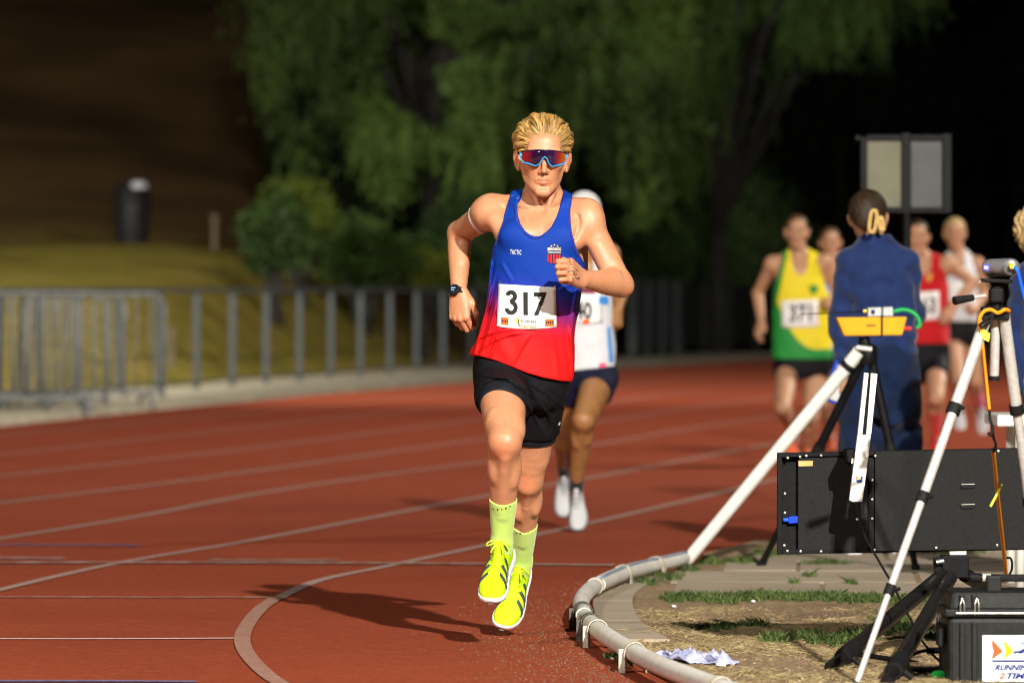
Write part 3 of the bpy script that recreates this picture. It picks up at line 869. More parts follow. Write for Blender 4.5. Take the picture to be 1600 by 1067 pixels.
class Grid:
    """rectilinear distance field; finer steps inside the boxes given in fine"""
    def __init__(s, lo, hi, h, fine=()):
        s.ax = []
        for i in range(3):
            x, out = lo[i], []
            while x < hi[i]:
                out.append(x)
                st = h
                for f0, f1, fh in fine:
                    if f0[i] - fh <= x <= f1[i]: st = min(st, fh)
                    elif x < f0[i] < x + st: st = min(st, max(f0[i] - x, fh))
                x += st
            s.ax.append(np.array(out, dtype=np.float32))
        s.F = np.full([len(a) for a in s.ax], 0.2, dtype=np.float32)
        s.o, s.R, s.s = np.zeros(3), np.eye(3), 1.0
    def frame(s, o=(0, 0, 0), R=None, sc=1.0):
        s.o = np.array(o, float); s.R = np.eye(3) if R is None else np.array(R, float); s.s = sc
        return s
    def tw(s, p):
        return s.o + s.R @ (np.array(p, float) * s.s)
    def sl(s, lo, hi):
        q = []
        for i in range(3):
            a = np.searchsorted(s.ax[i], lo[i]); b = np.searchsorted(s.ax[i], hi[i])
            q.append(slice(max(a - 1, 0), b + 1))
        X = s.ax[0][q[0]][:, None, None]; Y = s.ax[1][q[1]][None, :, None]; Z = s.ax[2][q[2]][None, None, :]
        return tuple(q), X, Y, Z
    def put(s, lo, hi, fn, k, sub=False):
        pad = k + 0.025
        q, X, Y, Z = s.sl(np.array(lo) - pad, np.array(hi) + pad)
        if s.F[q].size == 0: return
        d = fn(X, Y, Z)
        s.F[q] = _smax(s.F[q], -d, k) if sub else _smin(s.F[q], d, k)
    def cap(s, a, b, ra, rb=None, k=0.02, sub=False):
        s.chain([a, b], [ra, ra if rb is None else rb], k, 1, sub)
    def chain(s, pts, rad, k=0.02, n=0, sub=False, off=0.0, squash=None):
        """tube through pts with radii; n sub-segments by spline; squash=(axis, factor) flattens along axis"""
        P = np.array([s.tw(p) for p in pts]); r = np.array(rad, float) * s.s
        if n > 1 and len(P) > 2:
            t0 = np.linspace(0, 1, len(P))
            C = catmull(np.concatenate([P, r[:, None]], 1), n * (len(P) - 1) + 1)
            P, r = C[:, :3], C[:, 3]
        r = r + off
        if squash is not None:
            u = np.array(squash[0], float); u /= np.linalg.norm(u); f = 1.0 / squash[1]
        lo = (P - r[:, None]).min(0); hi = (P + r[:, None]).max(0)
        def fn(X, Y, Z):
            out = None
            for i in range(len(P) - 1):
                a, b = P[i], P[i + 1]
                px, py, pz = X - a[0], Y - a[1], Z - a[2]
                ba = b - a
                if squash is not None:
                    du = px * u[0] + py * u[1] + pz * u[2]
                    g = (f - 1) * du
                    px, py, pz = px + g * u[0], py + g * u[1], pz + g * u[2]
                    ba = ba + (f - 1) * np.dot(ba, u) * u
                L2 = max(ba @ ba, 1e-12)
                h = np.clip((px * ba[0] + py * ba[1] + pz * ba[2]) / L2, 0, 1)
                d = np.sqrt((px - h * ba[0]) ** 2 + (py - h * ba[1]) ** 2 + (pz - h * ba[2]) ** 2) - (r[i] + (r[i + 1] - r[i]) * h)
                out = d if out is None else np.minimum(out, d)
            return out.astype(np.float32)
        s.put(lo, hi, fn, k, sub)
    def ell(s, c, rad, k=0.02, sub=False, rot=None, off=0.0):
        c = s.tw(c); r = np.array(rad, float) * s.s + off
        R = s.R if rot is None else s.R @ np.array(rot)
        ext = np.sqrt(((R * r[None]) ** 2).sum(1))
        def fn(X, Y, Z):
            x, y, z = X - c[0], Y - c[1], Z - c[2]
            l = [R[0, j] * x + R[1, j] * y + R[2, j] * z for j in range(3)]
            k0 = np.sqrt(sum((l[j] / r[j]) ** 2 for j in range(3)))
            k1 = np.sqrt(sum((l[j] / r[j] ** 2) ** 2 for j in range(3))) + 1e-9
            return (k0 * (k0 - 1) / k1).astype(np.float32)
        s.put(c - ext, c + ext, fn, k, sub)
    def loft(s, rows, k=0.03, n=2.3, off=0.0, sub=False, sm=0.012):
        """vertical loft: rows (z, cx, cy, half width, half depth, yaw)"""
        A = np.array(sorted(rows), float)
        zz = np.arange(A[0, 0] - 0.06, A[-1, 0] + 0.06, 0.003)
        T = []
        for j in range(1, 6):
            v = np.interp(zz, A[:, 0], A[:, j])
            w = int(sm / 0.003) * 2 + 1
            g = np.exp(-0.5 * ((np.arange(-w, w + 1) * 0.003) / sm) ** 2); g /= g.sum()
            T.append(np.convolve(np.pad(v, w, 'edge'), g, 'valid'))
        lo = [(A[:, 1] - A[:, 3]).min() - 0.05, (A[:, 2] - np.maximum(A[:, 4], A[:, 3] * 0.7)).min() - 0.05, A[0, 0]]
        hi = [(A[:, 1] + A[:, 3]).max() + 0.05, (A[:, 2] + np.maximum(A[:, 4], A[:, 3] * 0.7)).max() + 0.05, A[-1, 0]]
        def fn(X, Y, Z):
            z1 = Z.ravel()
            cx, cy, a, b, yw = [np.interp(z1, zz, t)[None, None, :] for t in T]
            x, y = X - cx, Y - cy
            c, sn = np.cos(yw), np.sin(yw)
            u, v = c * x + sn * y, -sn * x + c * y
            qq = ((np.abs(u) / (a + off)) ** n + (np.abs(v) / (b + off)) ** n) ** (1 / n) + 1e-6
            r = np.sqrt(u * u + v * v)
            d = np.where(qq > 0.2, r * (1 - 1 / qq), -np.minimum(a, b) * 0.8)
            e = np.maximum(A[0, 0] - Z, Z - A[-1, 0]) - off
            return _smax(d, e + 0 * d, 0.03).astype(np.float32)
        s.put(lo, hi, fn, k, sub)
    def clip(s, d):
        s.F = np.maximum(s.F, d.astype(np.float32))
    def plane(s, p, nrm, k=0.004):
        """keep the side the normal points away from"""
        nrm = np.array(nrm, float); nrm /= np.linalg.norm(nrm)
        d = (s.ax[0][:, None, None] - p[0]) * nrm[0] + (s.ax[1][None, :, None] - p[1]) * nrm[1] + (s.ax[2][None, None, :] - p[2]) * nrm[2]
        s.F = _smax(s.F, d.astype(np.float32), k)
    def mesh(s, level=0.0):
        """surface nets"""
        F = s.F - level
        S = F < 0
        nx, ny, nz = S.shape
        c = np.zeros((nx - 1, ny - 1, nz - 1), np.int8)
        for i in (0, 1):
            for j in (0, 1):
                for k in (0, 1):
                    c += S[i:nx - 1 + i, j:ny - 1 + j, k:nz - 1 + k]
        act = np.argwhere((c > 0) & (c < 8))
        vid = np.full(c.shape, -1, np.int32)
        vid[act[:, 0], act[:, 1], act[:, 2]] = np.arange(len(act))
        acc = np.zeros((len(act), 3)); cnt = np.zeros(len(act))
        corners = [(i, j, k) for i in (0, 1) for j in (0, 1) for k in (0, 1)]
        for p in corners:
            for axn in range(3):
                if p[axn]: continue
                q = list(p); q[axn] = 1
                A = act + np.array(p); B = act + np.array(q)
                fa = F[A[:, 0], A[:, 1], A[:, 2]]; fb = F[B[:, 0], B[:, 1], B[:, 2]]
                cr = (fa < 0) != (fb < 0)
                t = np.where(cr, fa / np.where(cr, fa - fb, 1), 0)
                pos = np.stack([s.ax[m][A[:, m]] + ((s.ax[m][B[:, m]] - s.ax[m][A[:, m]]) * t if m == axn else 0) for m in range(3)], -1)
                acc += pos * cr[:, None]; cnt += cr
        V = acc / np.maximum(cnt, 1)[:, None]
        Q = []
        for axn in range(3):
            a, b = (axn + 1) % 3, (axn + 2) % 3
            sl0 = [slice(1, -1)] * 3; sl1 = [slice(1, -1)] * 3
            sl0[axn] = slice(0, -1); sl1[axn] = slice(1, None)
            s0, s1 = S[tuple(sl0)], S[tuple(sl1)]
            e = np.argwhere(s0 != s1)
            if len(e) == 0: continue
            flip = s0[e[:, 0], e[:, 1], e[:, 2]]
            e = e + np.array([0 if m == axn else 1 for m in range(3)])
            def cell(da, db):
                f = e.copy(); f[:, a] -= da; f[:, b] -= db
                return vid[f[:, 0], f[:, 1], f[:, 2]]
            q = np.stack([cell(0, 0), cell(1, 0), cell(1, 1), cell(0, 1)], -1)
            q[~flip] = q[~flip][:, ::-1]
            Q.append(q)
        Q = np.concatenate(Q)
        Q = Q[(Q >= 0).all(1)]
        return V, Q

def relax(V, Q, it=1, lam=0.5):
    e = np.concatenate([Q[:, [0, 1]], Q[:, [1, 2]], Q[:, [2, 3]], Q[:, [3, 0]]])
    for _ in range(it):
        acc = np.zeros_like(V); cnt = np.zeros(len(V))
        np.add.at(acc, e[:, 0], V[e[:, 1]]); np.add.at(cnt, e[:, 0], 1)
        np.add.at(acc, e[:, 1], V[e[:, 0]]); np.add.at(cnt, e[:, 1], 1)
        V = V + lam * (acc / np.maximum(cnt, 1)[:, None] - V)
    return V

def soft(name, g, mat, parent, it=1, tint=None, level=0.0):
    """distance field -> smooth mesh object, coordinates relative to the parent's base"""
    V, Q = g.mesh(level)
    if it: V = relax(V, Q, it)
    o0 = np.array(parent.location if parent.parent is None else parent.parent.location)
    me = mesh_np(name, V - o0[None], Q)
    if tint is not None:
        col = np.clip(tint(V), 0, 4)
        ca = me.color_attributes.new('tint', 'FLOAT_COLOR', 'POINT')
        ca.data.foreach_set('color', np.concatenate([col, np.ones((len(V), 1))], 1).astype(np.float32).ravel())
    o = link(name, me, mat, parent, True)
    o['_w'] = 0
    del o['_w']
    return o, V, Q

def poly_sd(px, pz, poly):
    """signed distance to polygon (negative inside) on arrays"""
    P = np.array(poly, float)
    d = np.full(px.shape, 1e9); inside = np.zeros(px.shape, bool)
    n = len(P)
    for i in range(n):
        a, b = P[i], P[(i + 1) % n]
        e = b - a
        wx, wz = px - a[0], pz - a[1]
        h = np.clip((wx * e[0] + wz * e[1]) / (e @ e + 1e-12), 0, 1)
        d = np.minimum(d, (wx - e[0] * h) ** 2 + (wz - e[1] * h) ** 2)
        cnd = (a[1] > pz) != (b[1] > pz)
        xx = (b[0] - a[0]) * (pz - a[1]) / (b[1] - a[1] + 1e-12) + a[0]
        inside ^= cnd & (px < xx)
    d = np.sqrt(d)
    return np.where(inside, -d, d)

def rotm(yaw=0, pitch=0, roll=0):
    """head frame: local x = picture right, local y = forward, local z = up; forward faces the camera at yaw 0"""
    base = np.array([[1, 0, 0], [0, -1, 0], [0, 0, 1]], float)
    Rz = np.array(Matrix.Rotation(yaw, 3, 'Z')); Rx = np.array(Matrix.Rotation(pitch, 3, 'X')); Ry = np.array(Matrix.Rotation(roll, 3, 'Y'))
    return Rz @ Rx @ Ry @ base

# ------------------------------------------------------------------ anatomy
def head_sdf(g, o, R, sc=1.0, detail=True, neck_to=None, neck_r=0.058):
    g.frame(o, R, sc)
    g.ell((0, -0.022, 0.036), (0.0745, 0.094, 0.080), 0.02)
    g.ell((0, 0.022, -0.012), (0.062, 0.072, 0.084), 0.03)
    g.ell((0, 0.030, -0.074), (0.041, 0.056, 0.046), 0.03)
    for s in (-1, 1):
        g.chain([(s * 0.058, -0.004, -0.026), (s * 0.047, 0.014, -0.070), (s * 0.015, 0.074, -0.109)], [0.013, 0.012, 0.012], 0.022, 4)
        g.ell((s * 0.043, 0.060, -0.020), (0.022, 0.024, 0.016), 0.02)
    g.ell((0, 0.081, -0.111), (0.018, 0.013, 0.013), 0.018)
    g.chain([(-0.044, 0.072, 0.022), (0, 0.088, 0.020), (0.044, 0.072, 0.022)], [0.009, 0.009, 0.009], 0.018, 4)
    g.ell((0, 0.055, 0.050), (0.050, 0.034, 0.036), 0.025)
    if detail:
        for s in (-1, 1):
            g.ell((s * 0.031, 0.096, 0.002), (0.017, 0.013, 0.010), 0.012, sub=True)
    g.chain([(0, 0.088, 0.010), (0, 0.100, -0.016), (0, 0.113, -0.041)], [0.0070, 0.0080, 0.0095], 0.012, 4)
    for s in (-1, 1):
        g.ell((s * 0.0110, 0.099, -0.0450), (0.0070, 0.0095, 0.0065), 0.008)
    g.chain([(-0.022, 0.081, -0.0725), (-0.008, 0.0920, -0.0690), (0.008, 0.0920, -0.0690), (0.022, 0.081, -0.0725)], [0.003, 0.0048, 0.0048, 0.003], 0.006, 3)
    g.chain([(-0.019, 0.080, -0.0785), (0, 0.0905, -0.0815), (0.019, 0.080, -0.0785)], [0.0035, 0.0065, 0.0035], 0.008, 4)
    if detail:
        g.chain([(-0.024, 0.085, -0.0760), (0, 0.1005, -0.0752), (0.024, 0.085, -0.0760)], [0.0012, 0.0024, 0.0012], 0.003, 4, sub=True)
        g.ell((0, 0.091, -0.096), (0.016, 0.008, 0.005), 0.008, sub=True)
    for s in (-1, 1):
        ry = np.array(Matrix.Rotation(s * 0.42, 3, 'Z'))
        g.ell((s * 0.082, -0.006, -0.010), (0.0065, 0.020, 0.030), 0.006, rot=ry)
        g.ell((s * 0.088, -0.010, 0.002), (0.0070, 0.016, 0.022), 0.004, rot=ry)
        g.ell((s * 0.0790, 0.001, -0.036), (0.006, 0.009, 0.010), 0.006)
        if detail:
            g.ell((s * 0.0935, 0.004, -0.004), (0.0065, 0.010, 0.017), 0.004, sub=True, rot=ry)
    if neck_to is not None:
        b = np.linalg.inv(np.array(R)) @ (np.array(neck_to) - np.array(o)) / sc
        g.chain([(0, -0.030, -0.045), tuple((np.array((0, -0.028, -0.08)) + b) / 2), tuple(b)], [neck_r * 0.98, neck_r, neck_r * 1.12], 0.03, 3)
    g.frame()

def hand_sdf(g, wr, f, n, curl=(70, 85, 55), sc=1.0, thumb='fist', spread=0.0, mirror=1):
    """wr wrist point, f direction of the hand, n back-of-hand normal; thumb lies towards mirror * (n x f)"""
    f = np.array(f, float); f /= np.linalg.norm(f)
    n = np.array(n, float); n -= f * (n @ f); n /= np.linalg.norm(n)
    t = np.cross(n, f) * mirror
    R = np.stack([f, t, n], 1)
    g.frame(wr, R, sc)
    kn = [(0.086, 0.031, 0.002), (0.089, 0.0102, 0.006), (0.084, -0.0102, 0.004), (0.076, -0.0295, -0.001)]
    ln = [(0.043, 0.026, 0.022), (0.046, 0.030, 0.022), (0.043, 0.028, 0.022), (0.034, 0.021, 0.019)]
    rr = [0.0096, 0.0098, 0.0094, 0.0086]
    for (x, y, z), r in zip(kn, rr):
        g.chain([(0.0, y * 0.55, 0.0), (x * 0.5, y * 0.85, z * 0.6 - 0.002), (x, y, z - 0.002)], [0.019, 0.0155, 0.0122], 0.014, 3)
    g.ell((0.045, 0.0, -0.010), (0.042, 0.032, 0.015), 0.015)
    for i, ((x, y, z), L, r) in enumerate(zip(kn, ln, rr)):
        a, p, pts = 0.0, np.array((x, y, z - 0.001)), []
        pts.append(p.copy())
        for c, l in zip(curl, L):
            a += math.radians(c + i * 2)
            p = p + l * np.array((math.cos(a), -spread * (i - 1.5) * 0.1, -math.sin(a)))
            pts.append(p.copy())
        for j in range(3):
            g.cap(pts[j], pts[j + 1], r * (1.06 - 0.07 * j), r * (1.0 - 0.07 * j), 0.0012 if j else 0.0015)
        g.ell(pts[0] + np.array((0, 0, 0.003)), (0.0105, 0.0092, 0.009), 0.004)
    if thumb == 'fist':
        tp = [(0.012, 0.022, -0.010), (0.040, 0.043, -0.020), (0.068, 0.045, -0.034), (0.086, 0.030, -0.044)]
    elif thumb == 'out':
        tp = [(0.012, 0.022, -0.008), (0.038, 0.046, -0.012), (0.064, 0.056, -0.020), (0.086, 0.055, -0.026)]
    else:
        tp = [(0.012, 0.022, -0.008), (0.040, 0.042, -0.016), (0.070, 0.044, -0.024), (0.092, 0.040, -0.030)]
    rt = [0.017, 0.0135, 0.0115, 0.0095]
    for j in range(3):
        g.cap(tp[j], tp[j + 1], rt[j], rt[j + 1], 0.010 if j == 0 else 0.004)
    g.frame()

SHOE_X = [0.0, 0.012, 0.04, 0.08, 0.12, 0.17, 0.215, 0.25, 0.275, 0.290, 0.297]
SHOE_W = [0.012, 0.028, 0.0345, 0.0355, 0.0365, 0.0435, 0.0480, 0.0445, 0.034, 0.020, 0.006]
SHOE_T = [0.070, 0.092, 0.100, 0.098, 0.090, 0.076, 0.063, 0.055, 0.049, 0.043, 0.036]
SHOE_B = [0.030, 0.012, 0.003, 0.000, 0.002, 0.003, 0.004, 0.009, 0.016, 0.022, 0.028]
def foot_frame(ankle, fwd, up):
    f = np.array(fwd, float); f /= np.linalg.norm(f)
    u = np.array(up, float); u -= f * (u @ f); u /= np.linalg.norm(u)
    l = np.cross(u, f)
    R = np.stack([f, l, u], 1)
    o = np.array(ankle) - R @ np.array((0.062, 0, 0.098))
    return o, R
def shoe_sdf(g, o, R, part, side=1, sc=1.0):
    """part 'upper' or 'sole', in the foot frame (x forward, y lateral, z up)"""
    o = np.array(o); R = np.array(R)
    lo = o - 0.33 * sc; hi = o + 0.33 * sc
    def fn(X, Y, Z):
        x, y, z = X - o[0], Y - o[1], Z - o[2]
        u = (R[0, 0] * x + R[1, 0] * y + R[2, 0] * z) / sc
        v = (R[0, 1] * x + R[1, 1] * y + R[2, 1] * z) / sc
        w = (R[0, 2] * x + R[1, 2] * y + R[2, 2] * z) / sc
        cw = 0.010 * side * np.sin(np.clip(u, 0, 0.3) / 0.3 * math.pi * 1.0) * np.clip(u / 0.2, 0, 1)
        W_ = np.interp(u, SHOE_X, SHOE_W); T_ = np.interp(u, SHOE_X, SHOE_T); B_ = np.interp(u, SHOE_X, SHOE_B)
        sh = np.interp(u, [0, 0.08, 0.2, 0.3], [0.036, 0.034, 0.029, 0.024]) + B_ * 0.75
        if part == 'sole':
            c = (B_ + sh) / 2; hz = np.maximum((sh - B_) / 2, 0.003); hw = W_ + 0.0045; n = 5.0
        else:
            b2 = B_ + 0.012; c = (b2 + T_) / 2 - 0.004; hz = (T_ - b2) / 2 + 0.004; hw = W_ * (1 - 0.10 * np.clip((w - 0.03) / 0.06, 0, 1)); n = 2.6
        q = ((np.abs(v - cw) / hw) ** n + (np.abs(w - c) / hz) ** n) ** (1 / n) + 1e-6
        r = np.sqrt((v - cw) ** 2 + (w - c) ** 2)
        d = np.where(q > 0.15, r * (1 - 1 / q), -0.015)
        e = np.maximum(-u + (0.0 if part == 'sole' else 0.003), u - (0.297 if part == 'sole' else 0.291))
        return (_smax(d, e, 0.008) * sc * 0.9).astype(np.float32)
    g.put(lo, hi, fn, 0.0)
# ------------------------------------------------------------------ skin and cloth materials
def skin_mat(name, c, rough=0.36):
    m = N(name)
    at = m.n('ShaderNodeAttribute', attribute_name='tint')
    f = m.noise(18, 4); f2 = m.noise(260, 3)
    base = m.ramp(f, [(0.3, tuple(x * q for x, q in zip(c, (0.95, 0.88, 0.84)))), (0.7, tuple(x * q for x, q in zip(c, (1.04, 1.05, 1.06))))])
    base = m.mix(m.ramp(f2, [(0.30, (0.25,) * 3), (0.42, (0,) * 3)]), base, tuple(x * q for x, q in zip(c, (0.75, 0.6, 0.5))))
    base = m.mix(m.ramp(m.noise(75, 4, rough=0.7), [(0.35, (0.35,) * 3), (0.6, (0,) * 3)]), base, tuple(x * q for x, q in zip(c, (0.86, 0.70, 0.62))))
    base = m.mix(1.0, base, at.outputs['Color'], 'MULTIPLY')
    m.col(base)
    rr = m.ramp(m.noise(30, 4), [(0.3, (rough * 0.70,) * 3), (0.7, (rough * 1.4,) * 3)])
    m.l(rr, m.b.inputs['Roughness'])
    m.b.inputs['Subsurface Weight'].default_value = 0.04
    m.b.inputs['Subsurface Radius'].default_value = (0.012, 0.005, 0.003)
    m.b.inputs['Subsurface Scale'].default_value = 1.0
    m.b.inputs['Specular IOR Level'].default_value = 0.42
    m.bump(m.noise(170, 5, rough=0.7), 0.35, 0.004)
    return m.m
def cloth_mat(name, c, rough=0.75, var=0.12, weave=900.0, sheen=0.2, bump=0.25):
    m = N(name)
    f = m.noise(25, 5)
    m.col(m.ramp(f, [(0.3, tuple(x * (1 - var) for x in c)), (0.7, tuple(min(1, x * (1 + var)) for x in c))]))
    m.set(Roughness=rough)
    m.b.inputs['Sheen Weight'].default_value = sheen
    m.b.inputs['Specular IOR Level'].default_value = 0.1
    m.bump(m.noise(weave, 2), bump, 0.0015)
    return m.m
M_skin = skin_mat('fair_skin', (0.545, 0.255, 0.135))
M_skin_tan = skin_mat('tan_skin', (0.33, 0.160, 0.058))
M_skin_pale = skin_mat('pale_skin', (0.45, 0.250, 0.145), 0.5)
M_white_print = plain('white_print', (0.75, 0.75, 0.76), 0.7, var=0.05)
M_black_print = plain('black_print', (0.022, 0.022, 0.020), 0.7, var=0.2)
M_orange_print = plain('orange_print', (0.72, 0.12, 0.015), 0.7, var=0.08)
M_yellow_print = plain('yellow_print', (0.75, 0.52, 0.02), 0.7, var=0.08)
M_peach_print = plain('peach_print', (0.72, 0.36, 0.14), 0.7, var=0.08)
M_red_print = plain('red_print', (0.55, 0.02, 0.02), 0.7, var=0.08)
M_navy_print = plain('navy_print', (0.02, 0.03, 0.12), 0.7, var=0.08)
m = N('paper_bib')
f = m.noise(14, 5)
m.col(m.ramp(f, [(0.3, (0.74, 0.72, 0.71)), (0.7, (0.84, 0.82, 0.81))])).set(Roughness=0.6)
m.bump(m.noise(9, 4), 0.35, 0.01)
M_bib = m.m
M_shorts = cloth_mat('black_shorts', (0.007, 0.007, 0.0085), 0.6, 0.3, sheen=0.0)
M_liner = cloth_mat('dark_liner', (0.012, 0.013, 0.018), 0.55, 0.2, sheen=0.0)

# ------------------------------------------------------------------ text and decals
def text_tris(txt, bold=0.0, shear=0.0, spacing=1.0):
    cu = bpy.data.curves.new('t', 'FONT')
    cu.body = txt; cu.offset = bold; cu.shear = shear; cu.space_character = spacing
    cu.resolution_u = 3; cu.fill_mode = 'FRONT'; cu.extrude = 0
    ob = bpy.data.objects.new('t', cu)
    me = bpy.data.meshes.new_from_object(ob)
    bm = bmesh.new(); bm.from_mesh(me)
    bmesh.ops.triangulate(bm, faces=bm.faces)
    bmesh.ops.subdivide_edges(bm, edges=[e for e in bm.edges if e.calc_length() > 0.3], cuts=1)
    bmesh.ops.triangulate(bm, faces=bm.faces)
    bm.verts.ensure_lookup_table()
    V = np.array([(v.co.x, v.co.y) for v in bm.verts]); Fc = [tuple(v.index for v in f.verts) for f in bm.faces]
    bm.free(); bpy.data.meshes.remove(me); bpy.data.objects.remove(ob); bpy.data.curves.remove(cu)
    lo, hi = V.min(0), V.max(0)
    return (V - lo) / (hi - lo), Fc
def quad_map(uv, q):
    """uv (0..1, v up) -> quad corners q = TL, TR, BR, BL"""
    q = np.array(q, float)
    u, v = uv[:, :1], uv[:, 1:]
    top = q[0] * (1 - u) + q[1] * u; bot = q[3] * (1 - u) + q[2] * u
    return bot * (1 - v) + top * v
def rect(x0, y0, x1, y1):
    return [(x0, y0), (x1, y0), (x1, y1), (x0, y1)]
class Surf:
    """places flat print (given in photo pixels) onto a surface found along the view ray"""
    def __init__(s, V, Q, d):
        s.b = BVHTree.FromPolygons([tuple(v) for v in V], [tuple(int(i) for i in q) for q in Q])
        s.d = d
    def hit(s, px, py, off):
        a = Vector((0, 0, CAMH)); r = (W(px, py, 1.0) - a).normalized()
        p, n, i, t = s.b.ray_cast(a, r)
        if p is None: p = W(px, py, s.d)
        return p - r * off
    def put(s, name, pix, faces, mat, parent, off=0.002):
        o0 = Vector(parent.location if parent.parent is None else parent.parent.location)
        V = [tuple(s.hit(x, y, off) - o0) for x, y in pix]
        me = bpy.data.meshes.new(name); me.from_pydata(V, [], faces); me.update()
        return link(name, me, mat, parent)
    def text(s, name, txt, quad, mat, parent, off=0.002, bold=0.0, shear=0.0, spacing=1.0):
        uv, fc = text_tris(txt, bold, shear, spacing)
        return s.put(name, quad_map(uv, quad), fc, mat, parent, off)
    def patch(s, name, quad, mat, parent, off=0.0015, n=4):
        g = np.array([(i / n, j / n) for j in range(n + 1) for i in range(n + 1)])
        fc = [(j * (n + 1) + i, j * (n + 1) + i + 1, (j + 1) * (n + 1) + i + 1, (j + 1) * (n + 1) + i) for j in range(n) for i in range(n)]
        return s.put(name, quad_map(g, quad), fc, mat, parent, off)
    def poly(s, name, pts, mat, parent, off=0.0015):
        return s.put(name, pts, [tuple(range(len(pts)))], mat, parent, off)

def bib_sheet(name, quad, surf, parent, mat, d, sag=2.0, nu=14, nv=10, gap=0.003):
    """stiff paper number: quadratic sheet fitted in front of the shirt; returns (object, Surf)"""
    g = np.array([(i / nu, j / nv) for j in range(nv + 1) for i in range(nu + 1)])
    px = quad_map(g, quad)
    px[:, 1] += sag * 4 * g[:, 0] * (1 - g[:, 0]) * (1 - g[:, 1])
    H = np.array([surf.hit(x, y, 0) for x, y in px])
    u, v = g[:, 0] - .5, g[:, 1] - .5
    A = np.stack([np.ones_like(u), u, v, u * u, u * v, v * v], -1)
    c, *_ = np.linalg.lstsq(A, H[:, 1], rcond=None)
    y = A @ c
    y = np.minimum(y - gap, H[:, 1] - gap * 0.6)
    y = 0.6 * y + 0.4 * (A @ c - gap - 0.002)
    V = np.array([W(a, b, yy) for (a, b), yy in zip(px, y)])
    fc = [(j * (nu + 1) + i, j * (nu + 1) + i + 1, (j + 1) * (nu + 1) + i + 1, (j + 1) * (nu + 1) + i) for j in range(nv) for i in range(nu)]
    o0 = np.array(parent.location)
    me = mesh_np(name, V - o0, fc)
    o = link(name, me, mat, parent, True)
    md = o.modifiers.new('thickness', 'SOLIDIFY'); md.thickness = 0.0007; md.offset = 1
    return o, Surf(V, np.array(fc), d)

# ------------------------------------------------------------------ body pieces shared by everyone
def rows_px(rows, d):
    out = []
    for r in rows:
        py, l, rr, b, dy, yaw = r
        c = W((l + rr) / 2, py, d + dy)
        hw = (rr - l) / 2 * (d + dy) / FPX
        # visible half width of a turned ellipse -> its own half width
        a = math.sqrt(max(hw * hw - (b * math.sin(yaw)) ** 2, 0.01 * hw * hw)) / math.cos(yaw)
        out.append((c.z, c.x, c.y, a, b, yaw))
    return out

